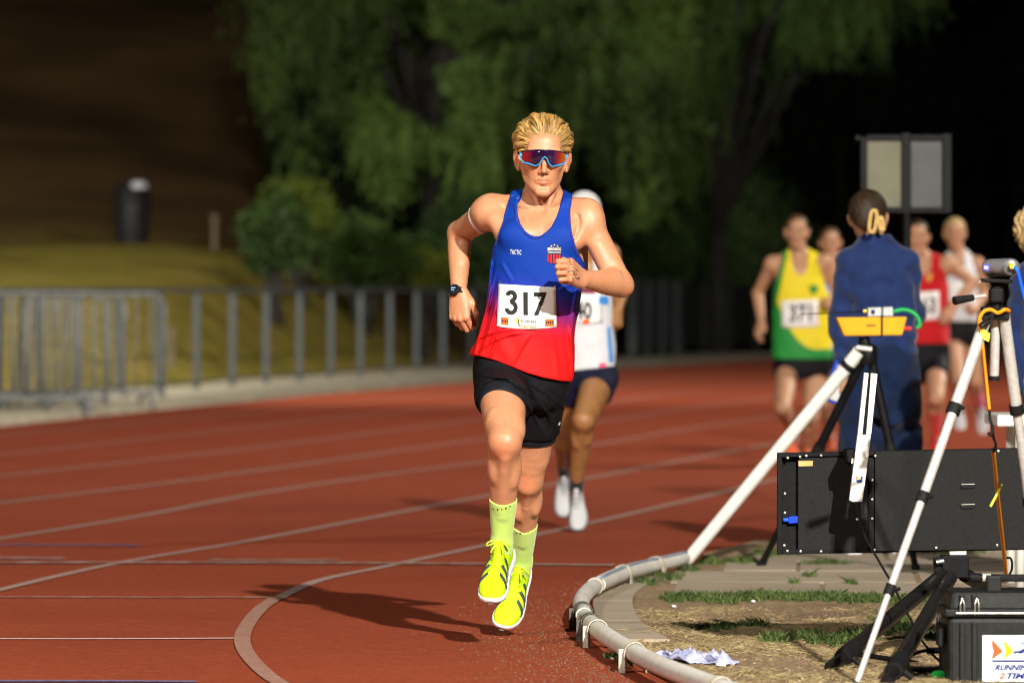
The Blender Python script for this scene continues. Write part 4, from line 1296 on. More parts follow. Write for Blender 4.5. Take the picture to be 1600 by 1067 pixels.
class Fig:
    """joints given in photo pixels with depth offsets: J[name] = (px, py, dy)"""
    def __init__(s, d, J, rows, root, build=1.0):
        s.d, s.J, s.root, s.build = d, {k: np.array(W(v[0], v[1], d + v[2])) for k, v in J.items()}, root, build
        s.rows = rows_px(rows, d)
        s.extra = []
    def torso(s, g, off=0.0, neck=True):
        J, b = s.J, s.build
        g.loft(s.rows, 0.03, 2.25, off)
        for a in ('shR', 'shL'):
            g.chain([J['neck'] + np.array((0, 0.012, 0.012)), (J['neck'] + J[a]) / 2 + np.array((0, 0.012, 0.012)), J[a] + np.array((0, 0, 0.015))], [0.052 * b, 0.036 * b, 0.034 * b], 0.035, 3, off=off)
        for pts in s.extra:
            g.chain(pts[0], pts[1], pts[2], 4, off=off)
        if neck:
            g.chain([J['head'] + np.array((0, 0.03, -0.05)), (J['head'] + J['neck']) / 2 + np.array((0, 0.022, -0.025)), J['neck'] + np.array((0, 0.005, -0.02))], [0.056 * b, 0.0575 * b, 0.066 * b], 0.03, 3, off=off)
    def arm(s, g, sd, off=0.0, r=(0.052, 0.047, 0.0435, 0.040), rf=(0.041, 0.041, 0.034, 0.0265), k=0.03, upto='wrist'):
        J, b = s.J, s.build
        A, B, C = J['sh' + sd], J['el' + sd], J['wr' + sd]
        ax = (B - A) / np.linalg.norm(B - A)
        g.ell(A + ax * 0.01, (0.056 * b, 0.058 * b, 0.058 * b), 0.035, off=off)
        g.chain([A, A + (B - A) * 0.35, A + (B - A) * 0.7, B], [x * b for x in r], k, 4, off=off)
        if upto == 'elbow': return
        g.chain([B, B + (C - B) * 0.28, B + (C - B) * 0.65, C], [x * b for x in rf], 0.018, 4, off=off)
    def leg(s, g, sd, off=0.0, rt=(0.082, 0.078, 0.067, 0.055), rs=(0.051, 0.0535, 0.044, 0.0325), calf=0.018, k=0.03, knee=True):
        J, b = s.J, s.build
        A, B, C = J['hip' + sd], J['kn' + sd], J['an' + sd]
        g.chain([A, A + (B - A) * 0.35, A + (B - A) * 0.72, B], [x * b for x in rt], k, 4, off=off)
        sh = (C - B) / np.linalg.norm(C - B)
        th = (B - A) / np.linalg.norm(B - A)
        bk = sh * 1.0 - th * 1.0
        fwd = np.array((0, -1.0, 0)) if s.J.get('away') is None else np.array((0, 1.0, 0))
        bk = -(fwd - sh * (fwd @ sh)); bk /= np.linalg.norm(bk)
        g.chain([B, B + (C - B) * 0.28 + bk * calf, B + (C - B) * 0.62 + bk * calf * 0.5, C], [x * b for x in rs], 0.025, 4, off=off)
        if knee:
            g.ell(B - bk * 0.028, (0.024 * b, 0.018 * b, 0.027 * b), 0.024, off=off)
            sx = 1.0 if sd == 'R' else -1.0
            g.ell(B - th * 0.075 + np.array((0.030 * sx, -0.016, 0)), (0.026 * b, 0.028 * b, 0.040 * b), 0.018, off=off)
            g.ell(B - th * 0.10 + np.array((-0.032 * sx, -0.010, 0)), (0.024 * b, 0.028 * b, 0.050 * b), 0.02, off=off)
            g.chain([B - bk * 0.036 + sh * 0.035, B - bk * 0.034 + sh * 0.075], [0.011, 0.012], 0.012, 1, off=off)
            g.chain([B + sh * 0.10 - bk * 0.036, B + sh * 0.28 - bk * 0.026], [0.010, 0.008], 0.02, 1, off=off)
            g.ell(B + sh * 0.11 + bk * 0.012 + np.array((0.030 * sx, 0, 0)), (0.026 * b, 0.034 * b, 0.070 * b), 0.02, off=off)
            g.ell(B + sh * 0.10 + bk * 0.010 - np.array((0.030 * sx, 0, 0)), (0.024 * b, 0.034 * b, 0.060 * b), 0.02, off=off)

def vest_field(g, fig, rows, front, back, ymid, off=0.007):
    fig.torso(g, off, neck=False)
    g.loft(rows_px(rows, fig.d), 0.02, 2.3, 0.0, sm=0.02)
    X = g.ax[0][:, None] + 0 * g.ax[2][None, :]; Z = g.ax[2][None, :] + 0 * g.ax[0][:, None]
    def wpoly(p): return [(W(x, y, fig.d).x, W(x, y, fig.d).z) for x, y in p]
    sf = poly_sd(X, Z, wpoly(front))[:, None, :]; sb = poly_sd(X, Z, wpoly(back))[:, None, :]
    t = np.clip((g.ax[1] - ymid) / 0.03 + 0.5, 0, 1)[None, :, None]
    return (sf * (1 - t) + sb * t).astype(np.float32)

def ridge(g, d, a, b, amp, width, ymid, bend=0.0):
    """raised (amp > 0) or sunk cloth fold along the line a-b (photo pixels) on the camera side of the garment"""
    A = np.array((W(*a, d).x, W(*a, d).z)); B = np.array((W(*b, d).x, W(*b, d).z))
    X = g.ax[0][:, None]; Z = g.ax[2][None, :]
    e = B - A; L2 = e @ e
    h = ((X - A[0]) * e[0] + (Z - A[1]) * e[1]) / L2
    nx, nz = -e[1] / L2 ** 0.5, e[0] / L2 ** 0.5
    dist = (X - A[0]) * nx + (Z - A[1]) * nz - bend * 4 * h * (1 - h)
    w = np.exp(-(dist / width) ** 2) * np.clip(np.minimum(h, 1 - h) * 4 + 0.35, 0, 1) * np.clip(1 + np.minimum(h, 1 - h) * 6, 0, 1)
    w = w - 0.45 * np.exp(-((dist - width * 1.5) / width) ** 2) * np.clip(1 + np.minimum(h, 1 - h) * 6, 0, 1) * np.clip(np.minimum(h, 1 - h) * 4, 0, 1)
    fr = np.clip((ymid - g.ax[1]) / 0.03, 0, 1)[None, :, None]
    g.F = (g.F - amp * w[:, None, :] * fr).astype(np.float32)

def folds(g, dirs, amp, zfade, seed):
    r = np.random.default_rng(seed)
    X, Y, Z = g.ax[0][:, None, None], g.ax[1][None, :, None], g.ax[2][None, None, :]
    tot = 0
    for dx, dy, dz, f, a in dirs:
        ph = r.random() * 6.28
        warp = 0.6 * np.sin(X * 23 + ph) + 0.5 * np.sin(Z * 19 + 2 * ph) + 0.4 * np.sin(Y * 31 + ph)
        w = np.sin((X * dx + Y * dy + Z * dz) * f + ph + warp * 1.6)
        m = 0.5 + 0.5 * np.sin(X * 17 * dz - Z * 15 * dx + ph * 3 + warp)
        tot = tot + a * (np.abs(w) ** 0.7 * np.sign(w)) * m
    fade = np.clip((zfade[0] - Z) / (zfade[0] - zfade[1]), 0, 1)
    g.F = (g.F + amp * tot * fade).astype(np.float32)
# ================================================================== the leading runner
DR = 19.45
def P(px, py, dy=0.0): return np.array(W(px, py, DR + dy))
runner = tag(empty('person', tuple(G(808, 1003))), 'blond runner in mirrored sunglasses, blue-to-red vest and bib 317, mid-stride on the track', 'person')
runner_J = {
    'head': (848, 247, -0.035), 'neck': (848, 316, 0.035),
    'shR': (768, 331, 0.07), 'elR': (718, 364, 0.33), 'wrR': (717, 456, 0.20),
    'shL': (914, 337, -0.035), 'elL': (969, 444, -0.09), 'wrL': (910, 436, -0.27),
    'hipR': (783, 588, 0.0), 'knR': (789, 690, -0.34), 'anR': (784, 850, -0.12),
    'hipL': (846, 588, 0.03), 'knL': (825, 750, 0.19), 'anL': (814, 885, 0.47),
}
runner_rows = [
    (318, 792, 903, 0.072, 0.035, -0.30), (335, 778, 913, 0.090, 0.02, -0.30), (360, 775, 912, 0.102, 0.0, -0.30), (390, 777, 906, 0.108, -0.005, -0.26),
    (430, 778, 900, 0.104, 0.0, -0.16), (470, 773, 895, 0.098, 0.0, -0.02), (520, 766, 884, 0.096, 0.0, 0.10), (560, 757, 884, 0.102, 0.01, 0.16),
    (600, 755, 880, 0.106, 0.02, 0.16), (628, 765, 870, 0.090, 0.02, 0.16)]
fig = Fig(DR, runner_J, runner_rows, runner)
HR = rotm(yaw=0.05, pitch=0.03, roll=0.035)
HS = 1.045
HO = fig.J['head']
lo = (-0.26, DR - 0.62, 0.10); hi = (0.44, DR + 0.62, 1.83)
g = Grid(lo, hi, 0.0050, [((HO[0] - 0.11, HO[1] - 0.14, HO[2] - 0.15), (HO[0] + 0.11, HO[1] + 0.10, HO[2] + 0.05), 0.0026),
                          (P(698, 532, 0.06), P(748, 452, 0.26), 0.0023), (P(862, 452, -0.42), P(910, 394, -0.24), 0.0023)])
# collar bones and neck cords belong to the trunk, so that the vest lies over them
fig.extra = [([P(843, 328, -0.052), P(818, 322, -0.036), P(790, 319, 0.024)], [0.007, 0.008, 0.009], 0.012),
             ([P(855, 328, -0.058), P(880, 322, -0.048), P(903, 320, -0.012)], [0.007, 0.008, 0.009], 0.012)]
fig.torso(g, 0.0, neck=True)
g.chain([P(829, 290, 0.002), P(835, 308, -0.031), P(844, 326, -0.052)], [0.009, 0.010, 0.006], 0.010, 4)
g.chain([P(867, 290, 0.002), P(862, 308, -0.038), P(854, 326, -0.056)], [0.009, 0.010, 0.006], 0.010, 4)
g.ell(P(849, 326, -0.072), (0.012, 0.014, 0.013), 0.012, sub=True)
g.ell(P(812, 368, -0.072), (0.062, 0.036, 0.045), 0.03)
g.ell(P(884, 372, -0.090), (0.060, 0.036, 0.045), 0.03)
g.chain([P(849, 340, -0.108), P(849, 385, -0.118)], [0.006, 0.006], 0.02, 1, sub=True)
# arms
fig.arm(g, 'R', r=(0.050, 0.048, 0.044, 0.040), rf=(0.0395, 0.0405, 0.034, 0.0265))
fig.arm(g, 'L', r=(0.046, 0.045, 0.0440, 0.042), rf=(0.043, 0.0445, 0.036, 0.0275))
g.ell(P(765, 336, 0.05), (0.050, 0.052, 0.052), 0.03)
g.ell(P(922, 345, -0.05), (0.040, 0.046, 0.060), 0.03)
g.chain([P(775, 345, 0.0), P(789, 368, -0.035)], [0.030, 0.028], 0.03, 1)       # front of the armpit
g.chain([P(908, 355, -0.075), P(898, 376, -0.085)], [0.028, 0.026], 0.03, 1)
g.chain([P(903, 365, 0.02), P(905, 420, 0.02)], [0.035, 0.030], 0.03, 1)        # lat
g.ell(P(978, 450, -0.075), (0.022, 0.026, 0.022), 0.02)                       # elbow bone
g.ell(P(926, 352, -0.062), (0.032, 0.036, 0.058), 0.02)                       # deltoid heads
g.ell(P(756, 332, 0.085), (0.044, 0.044, 0.038), 0.025)
g.chain([P(934, 385, -0.085), P(950, 425, -0.100)], [0.024, 0.020], 0.018, 1)    # biceps
g.chain([P(958, 432, -0.135), P(932, 436, -0.215)], [0.025, 0.018], 0.014, 1)    # forearm
g.chain([P(725, 372, 0.290), P(722, 410, 0.245)], [0.025, 0.020], 0.014, 1)
g.chain([P(944, 421, -0.150), P(958, 419, -0.140), P(976, 421, -0.112)], [0.003, 0.0045, 0.003], 0.008, 4, sub=True)   # crook of the elbow
g.chain([P(722, 371, 0.245), P(735, 378, 0.262)], [0.005, 0.004], 0.008, 1, sub=True)
g.chain([P(790, 372, -0.05), P(781, 352, -0.010), P(779, 338, 0.0)], [0.003, 0.004, 0.002], 0.018, 3, sub=True)           # front of the shoulder
g.chain([P(897, 372, -0.118), P(904, 352, -0.106), P(903, 338, -0.09)], [0.003, 0.004, 0.002], 0.018, 3, sub=True)
hand_sdf(g, fig.J['wrR'] + np.array((0, -0.004, -0.006)), (0.02, -0.18, -1.0), (-0.60, -0.80, 0.14), curl=(44, 78, 62), sc=1.03, thumb='fist', mirror=1)
hand_sdf(g, fig.J['wrL'] + np.array((-0.006, -0.004, 0.001)), (-0.42, -0.84, 0.34), (0.84, -0.48, 0.16), curl=(70, 88, 50), sc=1.0, thumb='fist', mirror=-1)
# legs
fig.leg(g, 'R', rt=(0.080, 0.078, 0.066, 0.054), rs=(0.050, 0.053, 0.043, 0.031), calf=0.014)
fig.leg(g, 'L', rt=(0.080, 0.076, 0.064, 0.050), rs=(0.045, 0.049, 0.041, 0.031), calf=0.016)
g.chain([P(800, 640, -0.20), P(806, 672, -0.31)], [0.034, 0.028], 0.03, 1)
g.chain([P(789, 716, -0.36), P(783, 790, -0.22)], [0.012, 0.012], 0.025, 1)
head_sdf(g, HO, HR, HS)
head_inv = np.linalg.inv(HR)
def hloc(V): return ((V - HO[None]) @ head_inv.T) / HS
def runner_tint(V):
    L = hloc(V)
    t = np.ones((len(V), 3))
    def blob(c, r, col, a):
        w = np.exp(-(((L - np.array(c)) / np.array(r)) ** 2).sum(1)) * a
        t[:] = t * (1 - w[:, None]) + w[:, None] * np.array(col) * t
    blob((0, 0.093, -0.070), (0.017, 0.02, 0.0042), (0.80, 0.50, 0.50), 0.9)
    blob((0, 0.092, -0.082), (0.015, 0.02, 0.0048), (0.85, 0.58, 0.58), 0.9)
    for s in (-1, 1):
        blob((s * 0.04, 0.07, -0.035), (0.02, 0.03, 0.02), (1.0, 0.86, 0.84), 0.8)
        blob((s * 0.088, 0, -0.005), (0.012, 0.03, 0.03), (1.0, 0.78, 0.74), 0.9)
    blob((0, 0.112, -0.034), (0.014, 0.014, 0.012), (1.0, 0.85, 0.82), 0.8)
    def wblob(p, r, col, a):
        w = np.exp(-(((V - np.array(p)) / r) ** 2).sum(1)) * a
        t[:] = t * (1 - w[:, None]) + w[:, None] * np.array(col) * t
    wblob(P(787, 702, -0.38), 0.045, (0.95, 0.74, 0.72), 0.7)
    wblob(P(775, 716, -0.38), 0.018, (0.95, 0.62, 0.62), 0.7)
    wblob(P(823, 757, 0.14), 0.035, (0.98, 0.74, 0.68), 0.9)
    wblob(P(848, 345, -0.11), 0.06, (1.0, 0.84, 0.80), 0.9)
    wblob(P(980, 452, -0.09), 0.035, (1.0, 0.80, 0.74), 0.8)
    for q in (P(736, 508, 0.15), P(888, 415, -0.36)): wblob(q, 0.03, (1.0, 0.80, 0.76), 0.8)
    return t
body_o, BV, BQ = soft('body', g, M_skin, runner, 1, runner_tint)
body_surf = Surf(BV, BQ, DR)

# --- vest
m = N('runner_vest')
sp = m.n('ShaderNodeSeparateXYZ'); m.l(m.coord(), sp.inputs[0])
gd = m.math('ADD', sp.outputs['Z'], m.math('MULTIPLY', sp.outputs['X'], 0.20))
gd = m.math('ADD', gd, m.math('MULTIPLY', m.math('SUBTRACT', m.noise(9, 3), 0.5), 0.03))
z_of = lambda py: CAMH - (py - YH) * DR / FPX
f0, f1 = z_of(540), z_of(420)
fac = m.math('DIVIDE', m.math('SUBTRACT', gd, f0), f1 - f0)
cc = m.ramp(fac, [(0.0, (0.64, 0.010, 0.010)), (0.24, (0.58, 0.010, 0.018)), (0.42, (0.28, 0.010, 0.07)), (0.60, (0.075, 0.014, 0.19)), (0.78, (0.010, 0.028, 0.30)), (1.0, (0.004, 0.036, 0.29))])
m.col(cc).set(Roughness=0.6)
m.b.inputs['Sheen Weight'].default_value = 0.0
m.b.inputs['Specular IOR Level'].default_value = 0.12
vo = m.n('ShaderNodeTexVoronoi', ins={'Scale': 360.0}); m.l(m.coord(), vo.inputs['Vector'])
m.bump(vo.outputs['Distance'], 0.45, 0.0015)
M_vest = m.m
vest_rows = [(375, 776, 908, 0.108, -0.004, -0.26), (400, 770, 914, 0.114, -0.004, -0.24), (425, 769, 915, 0.116, -0.004, -0.2), (450, 768, 909, 0.116, -0.004, -0.12), (480, 763, 905, 0.116, 0, -0.03),
             (510, 753, 901, 0.120, 0.0, 0.06), (530, 744, 899, 0.124, 0.005, 0.1), (555, 735, 897, 0.130, 0.01, 0.12), (602, 729, 895, 0.136, 0.015, 0.12)]
strapR_out = [(799, 296), (797, 305), (791, 325), (785, 343), (778, 363), (771, 384), (764, 392)]
neckline = [(881, 294), (879.5, 303), (877, 313), (873, 329), (868, 342), (861, 355), (852, 364.5), (844, 369), (836, 370), (828, 367.5), (820, 361), (813, 350), (809, 337), (808, 322), (811, 309), (816, 294)]
strapL_out = [(924, 418), (912, 409), (904, 396), (899, 384), (894, 368), (891.5, 352), (891, 334), (893, 315), (895, 296)]
hem = [(716, 550), (735, 555), (752, 557), (775, 563), (800, 573), (825, 583), (850, 590), (875, 595), (896, 597), (912, 597)]
front = strapR_out + [(740, 480)] + hem + [(930, 480)] + strapL_out + neckline
back = strapR_out + [(740, 480)] + [(716, 552), (912, 590)] + [(930, 480)] + strapL_out + [(881, 294), (876, 306), (848, 312), (820, 306), (816, 294)]
gv = Grid((-0.19, DR - 0.21, z_of(606)), (0.27, DR + 0.22, z_of(284)), 0.0034)
clipd = vest_field(gv, fig, vest_rows, front, back, DR + 0.02, 0.0105)
gv.ell(P(812, 368, -0.072), (0.062, 0.036, 0.045), 0.03, off=0.006)
gv.ell(P(884, 372, -0.090), (0.060, 0.036, 0.045), 0.03, off=0.006)
folds(gv, [(0.80, 0.2, 0.55, 85, 1.0), (0.5, -0.3, 0.85, 60, 0.9), (-0.25, 0.1, 0.95, 45, 0.6), (1.0, 0.1, 0.1, 50, 0.7)], 0.0030, (z_of(395), z_of(520)), 3)
# drag folds running from under the number down to the hip and side
for a, b, amp, w, bd in [((772, 430), (741, 552), 0.0127, 0.0057, 0.004), ((776, 470), (750, 556), 0.0141, 0.0055, 0.006), ((781, 505), (766, 560), 0.0114, 0.0052, 0.004), ((768, 405), (762, 470), 0.0102, 0.0057, 0.0),
                         ((800, 516), (745, 530), 0.0090, 0.0052, -0.008), ((812, 520), (752, 545), 0.0102, 0.0057, -0.010), ((902, 452), (893, 545), 0.0114, 0.0069, -0.006), ((888, 512), (896, 590), 0.0102, 0.0069, 0.003),
                         ((872, 455), (900, 440), 0.0076, 0.0057, 0.003), ((830, 520), (800, 572), 0.0063, 0.0080, -0.006), ((783, 410), (800, 440), 0.0051, 0.0069, 0.0), ((860, 520), (872, 594), 0.0051, 0.0092, 0.004), ((905, 420), (880, 445), 0.0076, 0.0057, 0.0)]:
    ridge(gv, DR, a, b, amp, w, DR + 0.05, bd)
gv.F = _smax(gv.F, clipd * 0.95, 0.005)
vest_o, VV, VQ = soft('vest', gv, M_vest, runner, 1)
vest_surf = Surf(VV, VQ, DR)
# binding along the neckline and armholes
def binding(name, pix, surf, r, mat, parent, off=0.001):
    pts = [surf.hit(x, y, off) - runner.location for x, y in pix]
    pts = [Vector(p) for p in catmull(pts, 40)]
    return MB().tube(pts, r, 6).build(name, mat, parent, True)
M_bind = cloth_mat('blue_binding', (0.006, 0.026, 0.25), 0.6)
binding('neck_binding', [(877.5, 303), (874.5, 317), (870.5, 331), (865.5, 344), (858.5, 356.5), (850.5, 366), (843.5, 371), (836, 372.2), (827.5, 369.7), (818.5, 363), (810.5, 351.5), (806.5, 337), (805.5, 322), (808.5, 310)], vest_surf, 0.0032, M_bind, vest_o)
binding('armhole_binding', [(800, 306), (793.5, 325), (787.5, 344), (780.5, 364), (774, 383)], vest_surf, 0.003, M_bind, vest_o)
binding('armhole_binding', [(892.5, 312), (888.7, 334), (889.3, 352), (892, 369), (897, 385), (902, 397), (910, 409)], vest_surf, 0.003, M_bind, vest_o)
# lettering and crest
vest_surf.text('chest_lettering', 'TACTIC', [(797.2, 389.6), (814.6, 391), (814.4, 398.4), (797, 397)], M_white_print, vest_o, 0.0022, 0.02, spacing=1.25)
vest_surf.patch('crest_band', rect(855.0, 385.6, 877.4, 397.6), plain('crest_dark', (0.03, 0.035, 0.05), 0.7), vest_o, 0.0016)
vest_surf.text('crest_lettering', 'BRENTWOOD', rect(855.8, 387.2, 876.8, 391.8), M_white_print, vest_o, 0.0026, 0.02)
vest_surf.patch('crest_line', rect(856.4, 393.6, 876.4, 395.4), plain('crest_grey', (0.35, 0.38, 0.42), 0.7), vest_o, 0.0026)
for cx, cy in ((861.5, 384.6), (866.2, 382.8), (871, 384.6)):
    vest_surf.poly('crest_star', [(cx + 1.7 * (1 if k % 2 == 0 else 0.45) * math.sin(k * math.pi / 5), cy - 1.7 * (1 if k % 2 == 0 else 0.45) * math.cos(k * math.pi / 5)) for k in range(10)], M_yellow_print, vest_o, 0.0022)
for k in range(5):
    x0 = 855.6 + k * 4.3
    yb = 408.5 + 3.4 * (1 - ((x0 + 2 - 866.2) / 10) ** 2)
    vest_surf.patch('crest_stripe', [(x0, 397.8), (x0 + 2.7, 397.8), (x0 + 2.7, yb), (x0, yb - 0.3)], M_red_print, vest_o, 0.0024, 3)
vest_surf.poly('crest_shield', [(855, 397.7), (877.4, 397.7), (877, 407.5), (872, 411.5), (866.2, 413), (860, 411.5), (855.4, 407.5)], plain('crest_navy', (0.015, 0.012, 0.05), 0.7), vest_o, 0.0014)

# --- race number
BQUAD = [(779.3, 443.6), (868.6, 449.0), (869.6, 511.2), (776.2, 510.0)]
bib_o, bib_surf = bib_sheet('race_bib', BQUAD, vest_surf, runner, M_bib, DR, 3.5)
def arc(cx, cy, rx, ry, a0, a1, n=18):
    return [(cx + rx * math.cos(math.radians(a0 + (a1 - a0) * i / n)), cy - ry * math.sin(math.radians(a0 + (a1 - a0) * i / n))) for i in range(n + 1)]
def stroke(name, pix, w, surf, mat, parent, off=0.0018):
    Pn = np.array(pix, float); T = np.gradient(Pn, axis=0); T /= np.linalg.norm(T, axis=1)[:, None] + 1e-9
    Nn = np.stack([-T[:, 1], T[:, 0]], -1) * w / 2
    n = len(Pn)
    return surf.put(name, np.concatenate([Pn + Nn, Pn - Nn]), [(i, i + 1, n + i + 1, n + i) for i in range(n - 1)], mat, parent, off)
def smudge(name, quad, surf, parent):
    """small dark marks standing for print too fine to read"""
    for k, (a, b) in enumerate(((0.0, 0.20), (0.26, 0.48), (0.54, 0.74), (0.80, 1.0))):
        q = quad_map(np.array([(a, 1.0 - 0.15 * (k % 2)), (b, 1.0), (b - 0.04, 0.0), (a + 0.05 * (k % 2), 0.1)]), quad)
        surf.put(name, q, [(0, 1, 2, 3)], M_black_print, parent, 0.0026)
three = arc(798.6, 463.2, 6.0, 6.6, 165, -78) + arc(798.6, 480.6, 7.2, 8.2, 80, -172)
stroke('digit', three, 6.6, bib_surf, M_black_print, bib_o, 0.0022)
stroke('digit', [(821.1 + 0.03 * k, 456.4 + 4.0 * k) for k in range(10)], 7.0, bib_surf, M_black_print, bib_o, 0.0022)
sv = np.array([(833.8, 456.6), (854.4, 456.8), (854.2, 460.0), (841.4, 492.8), (834.0, 492.6), (846.6, 463.4), (833.9, 463.3)])
seven_v, seven_f = [], []
for k in range(7):
    t = k / 6; seven_v += [(833.8 + 20.6 * t, 456.6 + 0.2 * t), (833.9 + 12.7 * t + 0.0, 463.3)] if k < 6 else [(854.4, 456.8), (846.6, 463.4)]
seven_f += [(2 * k, 2 * k + 2, 2 * k + 3, 2 * k + 1) for k in range(6)]
b0 = len(seven_v)
for k in range(9):
    t = k / 8; seven_v += [(846.6 - 12.6 * t, 463.4 + 29.2 * t), (854.4 - 13.2 * t, 456.8 + 36.0 * t)]
seven_f += [(b0 + 2 * k, b0 + 2 * k + 1, b0 + 2 * k + 3, b0 + 2 * k + 2) for k in range(8)]
bib_surf.put('digit', seven_v, seven_f, M_black_print, bib_o, 0.0022)
bib_surf.patch('sponsor_box', [(782.8, 495.4), (794.6, 496.6), (794.4, 508.4), (782.4, 507.0)], M_orange_print, bib_o, 0.0016)
smudge('sponsor_mark', [(783.8, 499.2), (793.8, 500.2), (793.6, 504.4), (783.6, 503.4)], bib_surf, bib_o)
bib_surf.patch('sponsor_box', [(851.6, 499.2), (865.8, 498.4), (866.0, 509.4), (851.8, 510.0)], M_orange_print, bib_o, 0.0016)
smudge('sponsor_mark', [(853.4, 502.4), (864.2, 501.8), (864.4, 506.2), (853.6, 506.6)], bib_surf, bib_o)
bib_surf.text('lettering', "Runners'", [(813.6, 498.6), (840.0, 499.4), (839.8, 504.8), (813.4, 504.0)], M_black_print, bib_o, 0.0022, 0.015)
bib_surf.text('lettering', 'Retreat', [(813.6, 506.2), (838.2, 506.8), (838.0, 512.0), (813.4, 511.4)], M_peach_print, bib_o, 0.0040, 0.01)
bib_surf.poly('logo_mark', [(805.0, 498.2), (809.4, 497.4), (811.2, 499.0), (810.8, 503.4), (808.0, 506.8), (805.8, 505.0)], M_yellow_print, bib_o, 0.0018)
stroke('logo_runner', [(810.2, 498.6), (810.6, 501.2), (809.6, 503.6), (811.0, 506.2), (811.6, 509.8)], 1.8, bib_surf, M_black_print, bib_o, 0.0026)
M_pin = plain('steel_pin', (0.6, 0.6, 0.62), 0.3, 1.0)
for px, py in ((781.0, 441.0), (867.0, 447.4)):
    c = vest_surf.hit(px, py, 0.003) - runner.location
    MB().lathe(c, [(0.0005, -0.003), (0.0035, -0.001), (0.0035, 0.001), (0.0005, 0.003)], 8, Matrix.Rotation(math.pi / 2, 3, 'X')).build('bib_pin', M_pin, bib_o)

# --- shorts: loose outer layer over a tight liner
def thigh_pt(sd, t): return fig.J['hip' + sd] * (1 - t) + fig.J['kn' + sd] * t
def thigh_ax(sd): a = fig.J['kn' + sd] - fig.J['hip' + sd]; return a / np.linalg.norm(a)
short_rows = [(530, 752, 892, 0.108, 0.008, 0.14), (560, 740, 893, 0.116, 0.012, 0.16), (600, 742, 889, 0.118, 0.02, 0.16), (640, 752, 878, 0.105, 0.02, 0.16)]
gs_ = Grid((-0.17, DR - 0.36, z_of(705)), (0.25, DR + 0.30, z_of(522)), 0.0038)
gs_.loft(rows_px(short_rows, DR), 0.02, 2.3)
gR = Grid(tuple(a[0] for a in gs_.ax), tuple(a[-1] + 0.0038 for a in gs_.ax), 0.0038)
gR.chain([thigh_pt('R', -0.05), thigh_pt('R', 0.25), thigh_pt('R', 0.6)], [0.093, 0.096, 0.097], 0.02, 4)
gR.plane(thigh_pt('R', 0.40) , thigh_ax('R') + np.array((-0.25, 0, 0)))
gL = Grid(tuple(a[0] for a in gs_.ax), tuple(a[-1] + 0.0038 for a in gs_.ax), 0.0038)
gL.chain([thigh_pt('L', -0.05), thigh_pt('L', 0.3), thigh_pt('L', 0.8)], [0.095, 0.090, 0.089], 0.02, 4)
gL.plane(thigh_pt('L', 0.545), thigh_ax('L') + np.array((0.10, -0.1, 0)))
sh3 = tuple(slice(0, min(a, b, c)) for a, b, c in zip(gs_.F.shape, gR.F.shape, gL.F.shape))
gs_.F[sh3] = _smin(_smin(gs_.F[sh3], gR.F[sh3], 0.02), gL.F[sh3], 0.02)
folds(gs_, [(0.7, 0.2, 0.6, 90, 0.9), (-0.5, 0.1, 0.8, 70, 1.0), (0.9, 0, -0.3, 55, 0.8)], 0.0016, (z_of(545), z_of(600)), 9)
for a, b, amp, w, bd in [((812, 592), (868, 668), 0.0075, 0.006, 0.006), ((808, 606), (846, 672), 0.0075, 0.006, 0.005), ((826, 596), (884, 640), 0.0067, 0.006, 0.006), ((806, 588), (750, 584), 0.0060, 0.005, 0.006),
                         ((802, 600), (752, 606), 0.0060, 0.005, 0.008), ((806, 598), (812, 640), 0.0090, 0.006, -0.004), ((850, 610), (862, 690), 0.0060, 0.007, 0.004)]:
    ridge(gs_, DR, a, b, amp, w, DR + 0.10, bd)
shorts_o, SV, SQ = soft('shorts', gs_, M_shorts, runner, 1)
short_surf = Surf(SV, SQ, DR)
short_surf.poly('logo_mark', [(871.6, 663.4), (875.2, 658.0), (875.6, 660.6), (874.8, 664.6)], M_white_print, shorts_o, 0.002)
gl = Grid((-0.17, DR - 0.36, z_of(705)), (0.25, DR + 0.30, z_of(560)), 0.004)
gl.chain([thigh_pt('R', 0.05), thigh_pt('R', 0.35), thigh_pt('R', 0.72), thigh_pt('R', 1.0)], [x + 0.006 for x in (0.080, 0.078, 0.066, 0.054)], 0.02, 4)
gl.plane(thigh_pt('R', 0.50), thigh_ax('R') + np.array((-0.30, 0, 0)))
g2 = Grid((-0.17, DR - 0.36, z_of(705)), (0.25, DR + 0.30, z_of(560)), 0.004)
g2.chain([thigh_pt('L', 0.05), thigh_pt('L', 0.35), thigh_pt('L', 0.72), thigh_pt('L', 1.0)], [x + 0.007 for x in (0.080, 0.076, 0.066, 0.052)], 0.02, 4)
g2.plane(thigh_pt('L', 0.615), thigh_ax('L') + np.array((0.10, -0.1, 0)))
gl.F = np.minimum(gl.F, g2.F)
soft('short_liner', gl, M_liner, runner, 1)

# --- socks and shoes
M_sock = cloth_mat('neon_sock', (0.50, 0.72, 0.15), 0.8, 0.05, sheen=0.3)
m = N('neon_upper')
m.b.inputs['Specular IOR Level'].default_value = 0.15
m.col(m.ramp(m.noise(40, 3), [(0.3, (0.42, 0.68, 0.006)), (0.7, (0.50, 0.75, 0.010))])).set(Roughness=0.55)
vo = m.n('ShaderNodeTexVoronoi', ins={'Scale': 420.0}); m.l(m.coord(), vo.inputs['Vector'])
m.bump(vo.outputs['Distance'], 0.35, 0.0015)
M_upper = m.m
M_sole = plain('white_foam', (0.80, 0.78, 0.80), 0.6, var=0.08)
M_tread = plain('grey_tread', (0.14, 0.13, 0.12), 0.7)
M_stripe3 = plain('slate_stripe', (0.045, 0.060, 0.075), 0.5, var=0.15)
M_lace = cloth_mat('neon_lace', (0.66, 0.90, 0.03), 0.7, 0.05)
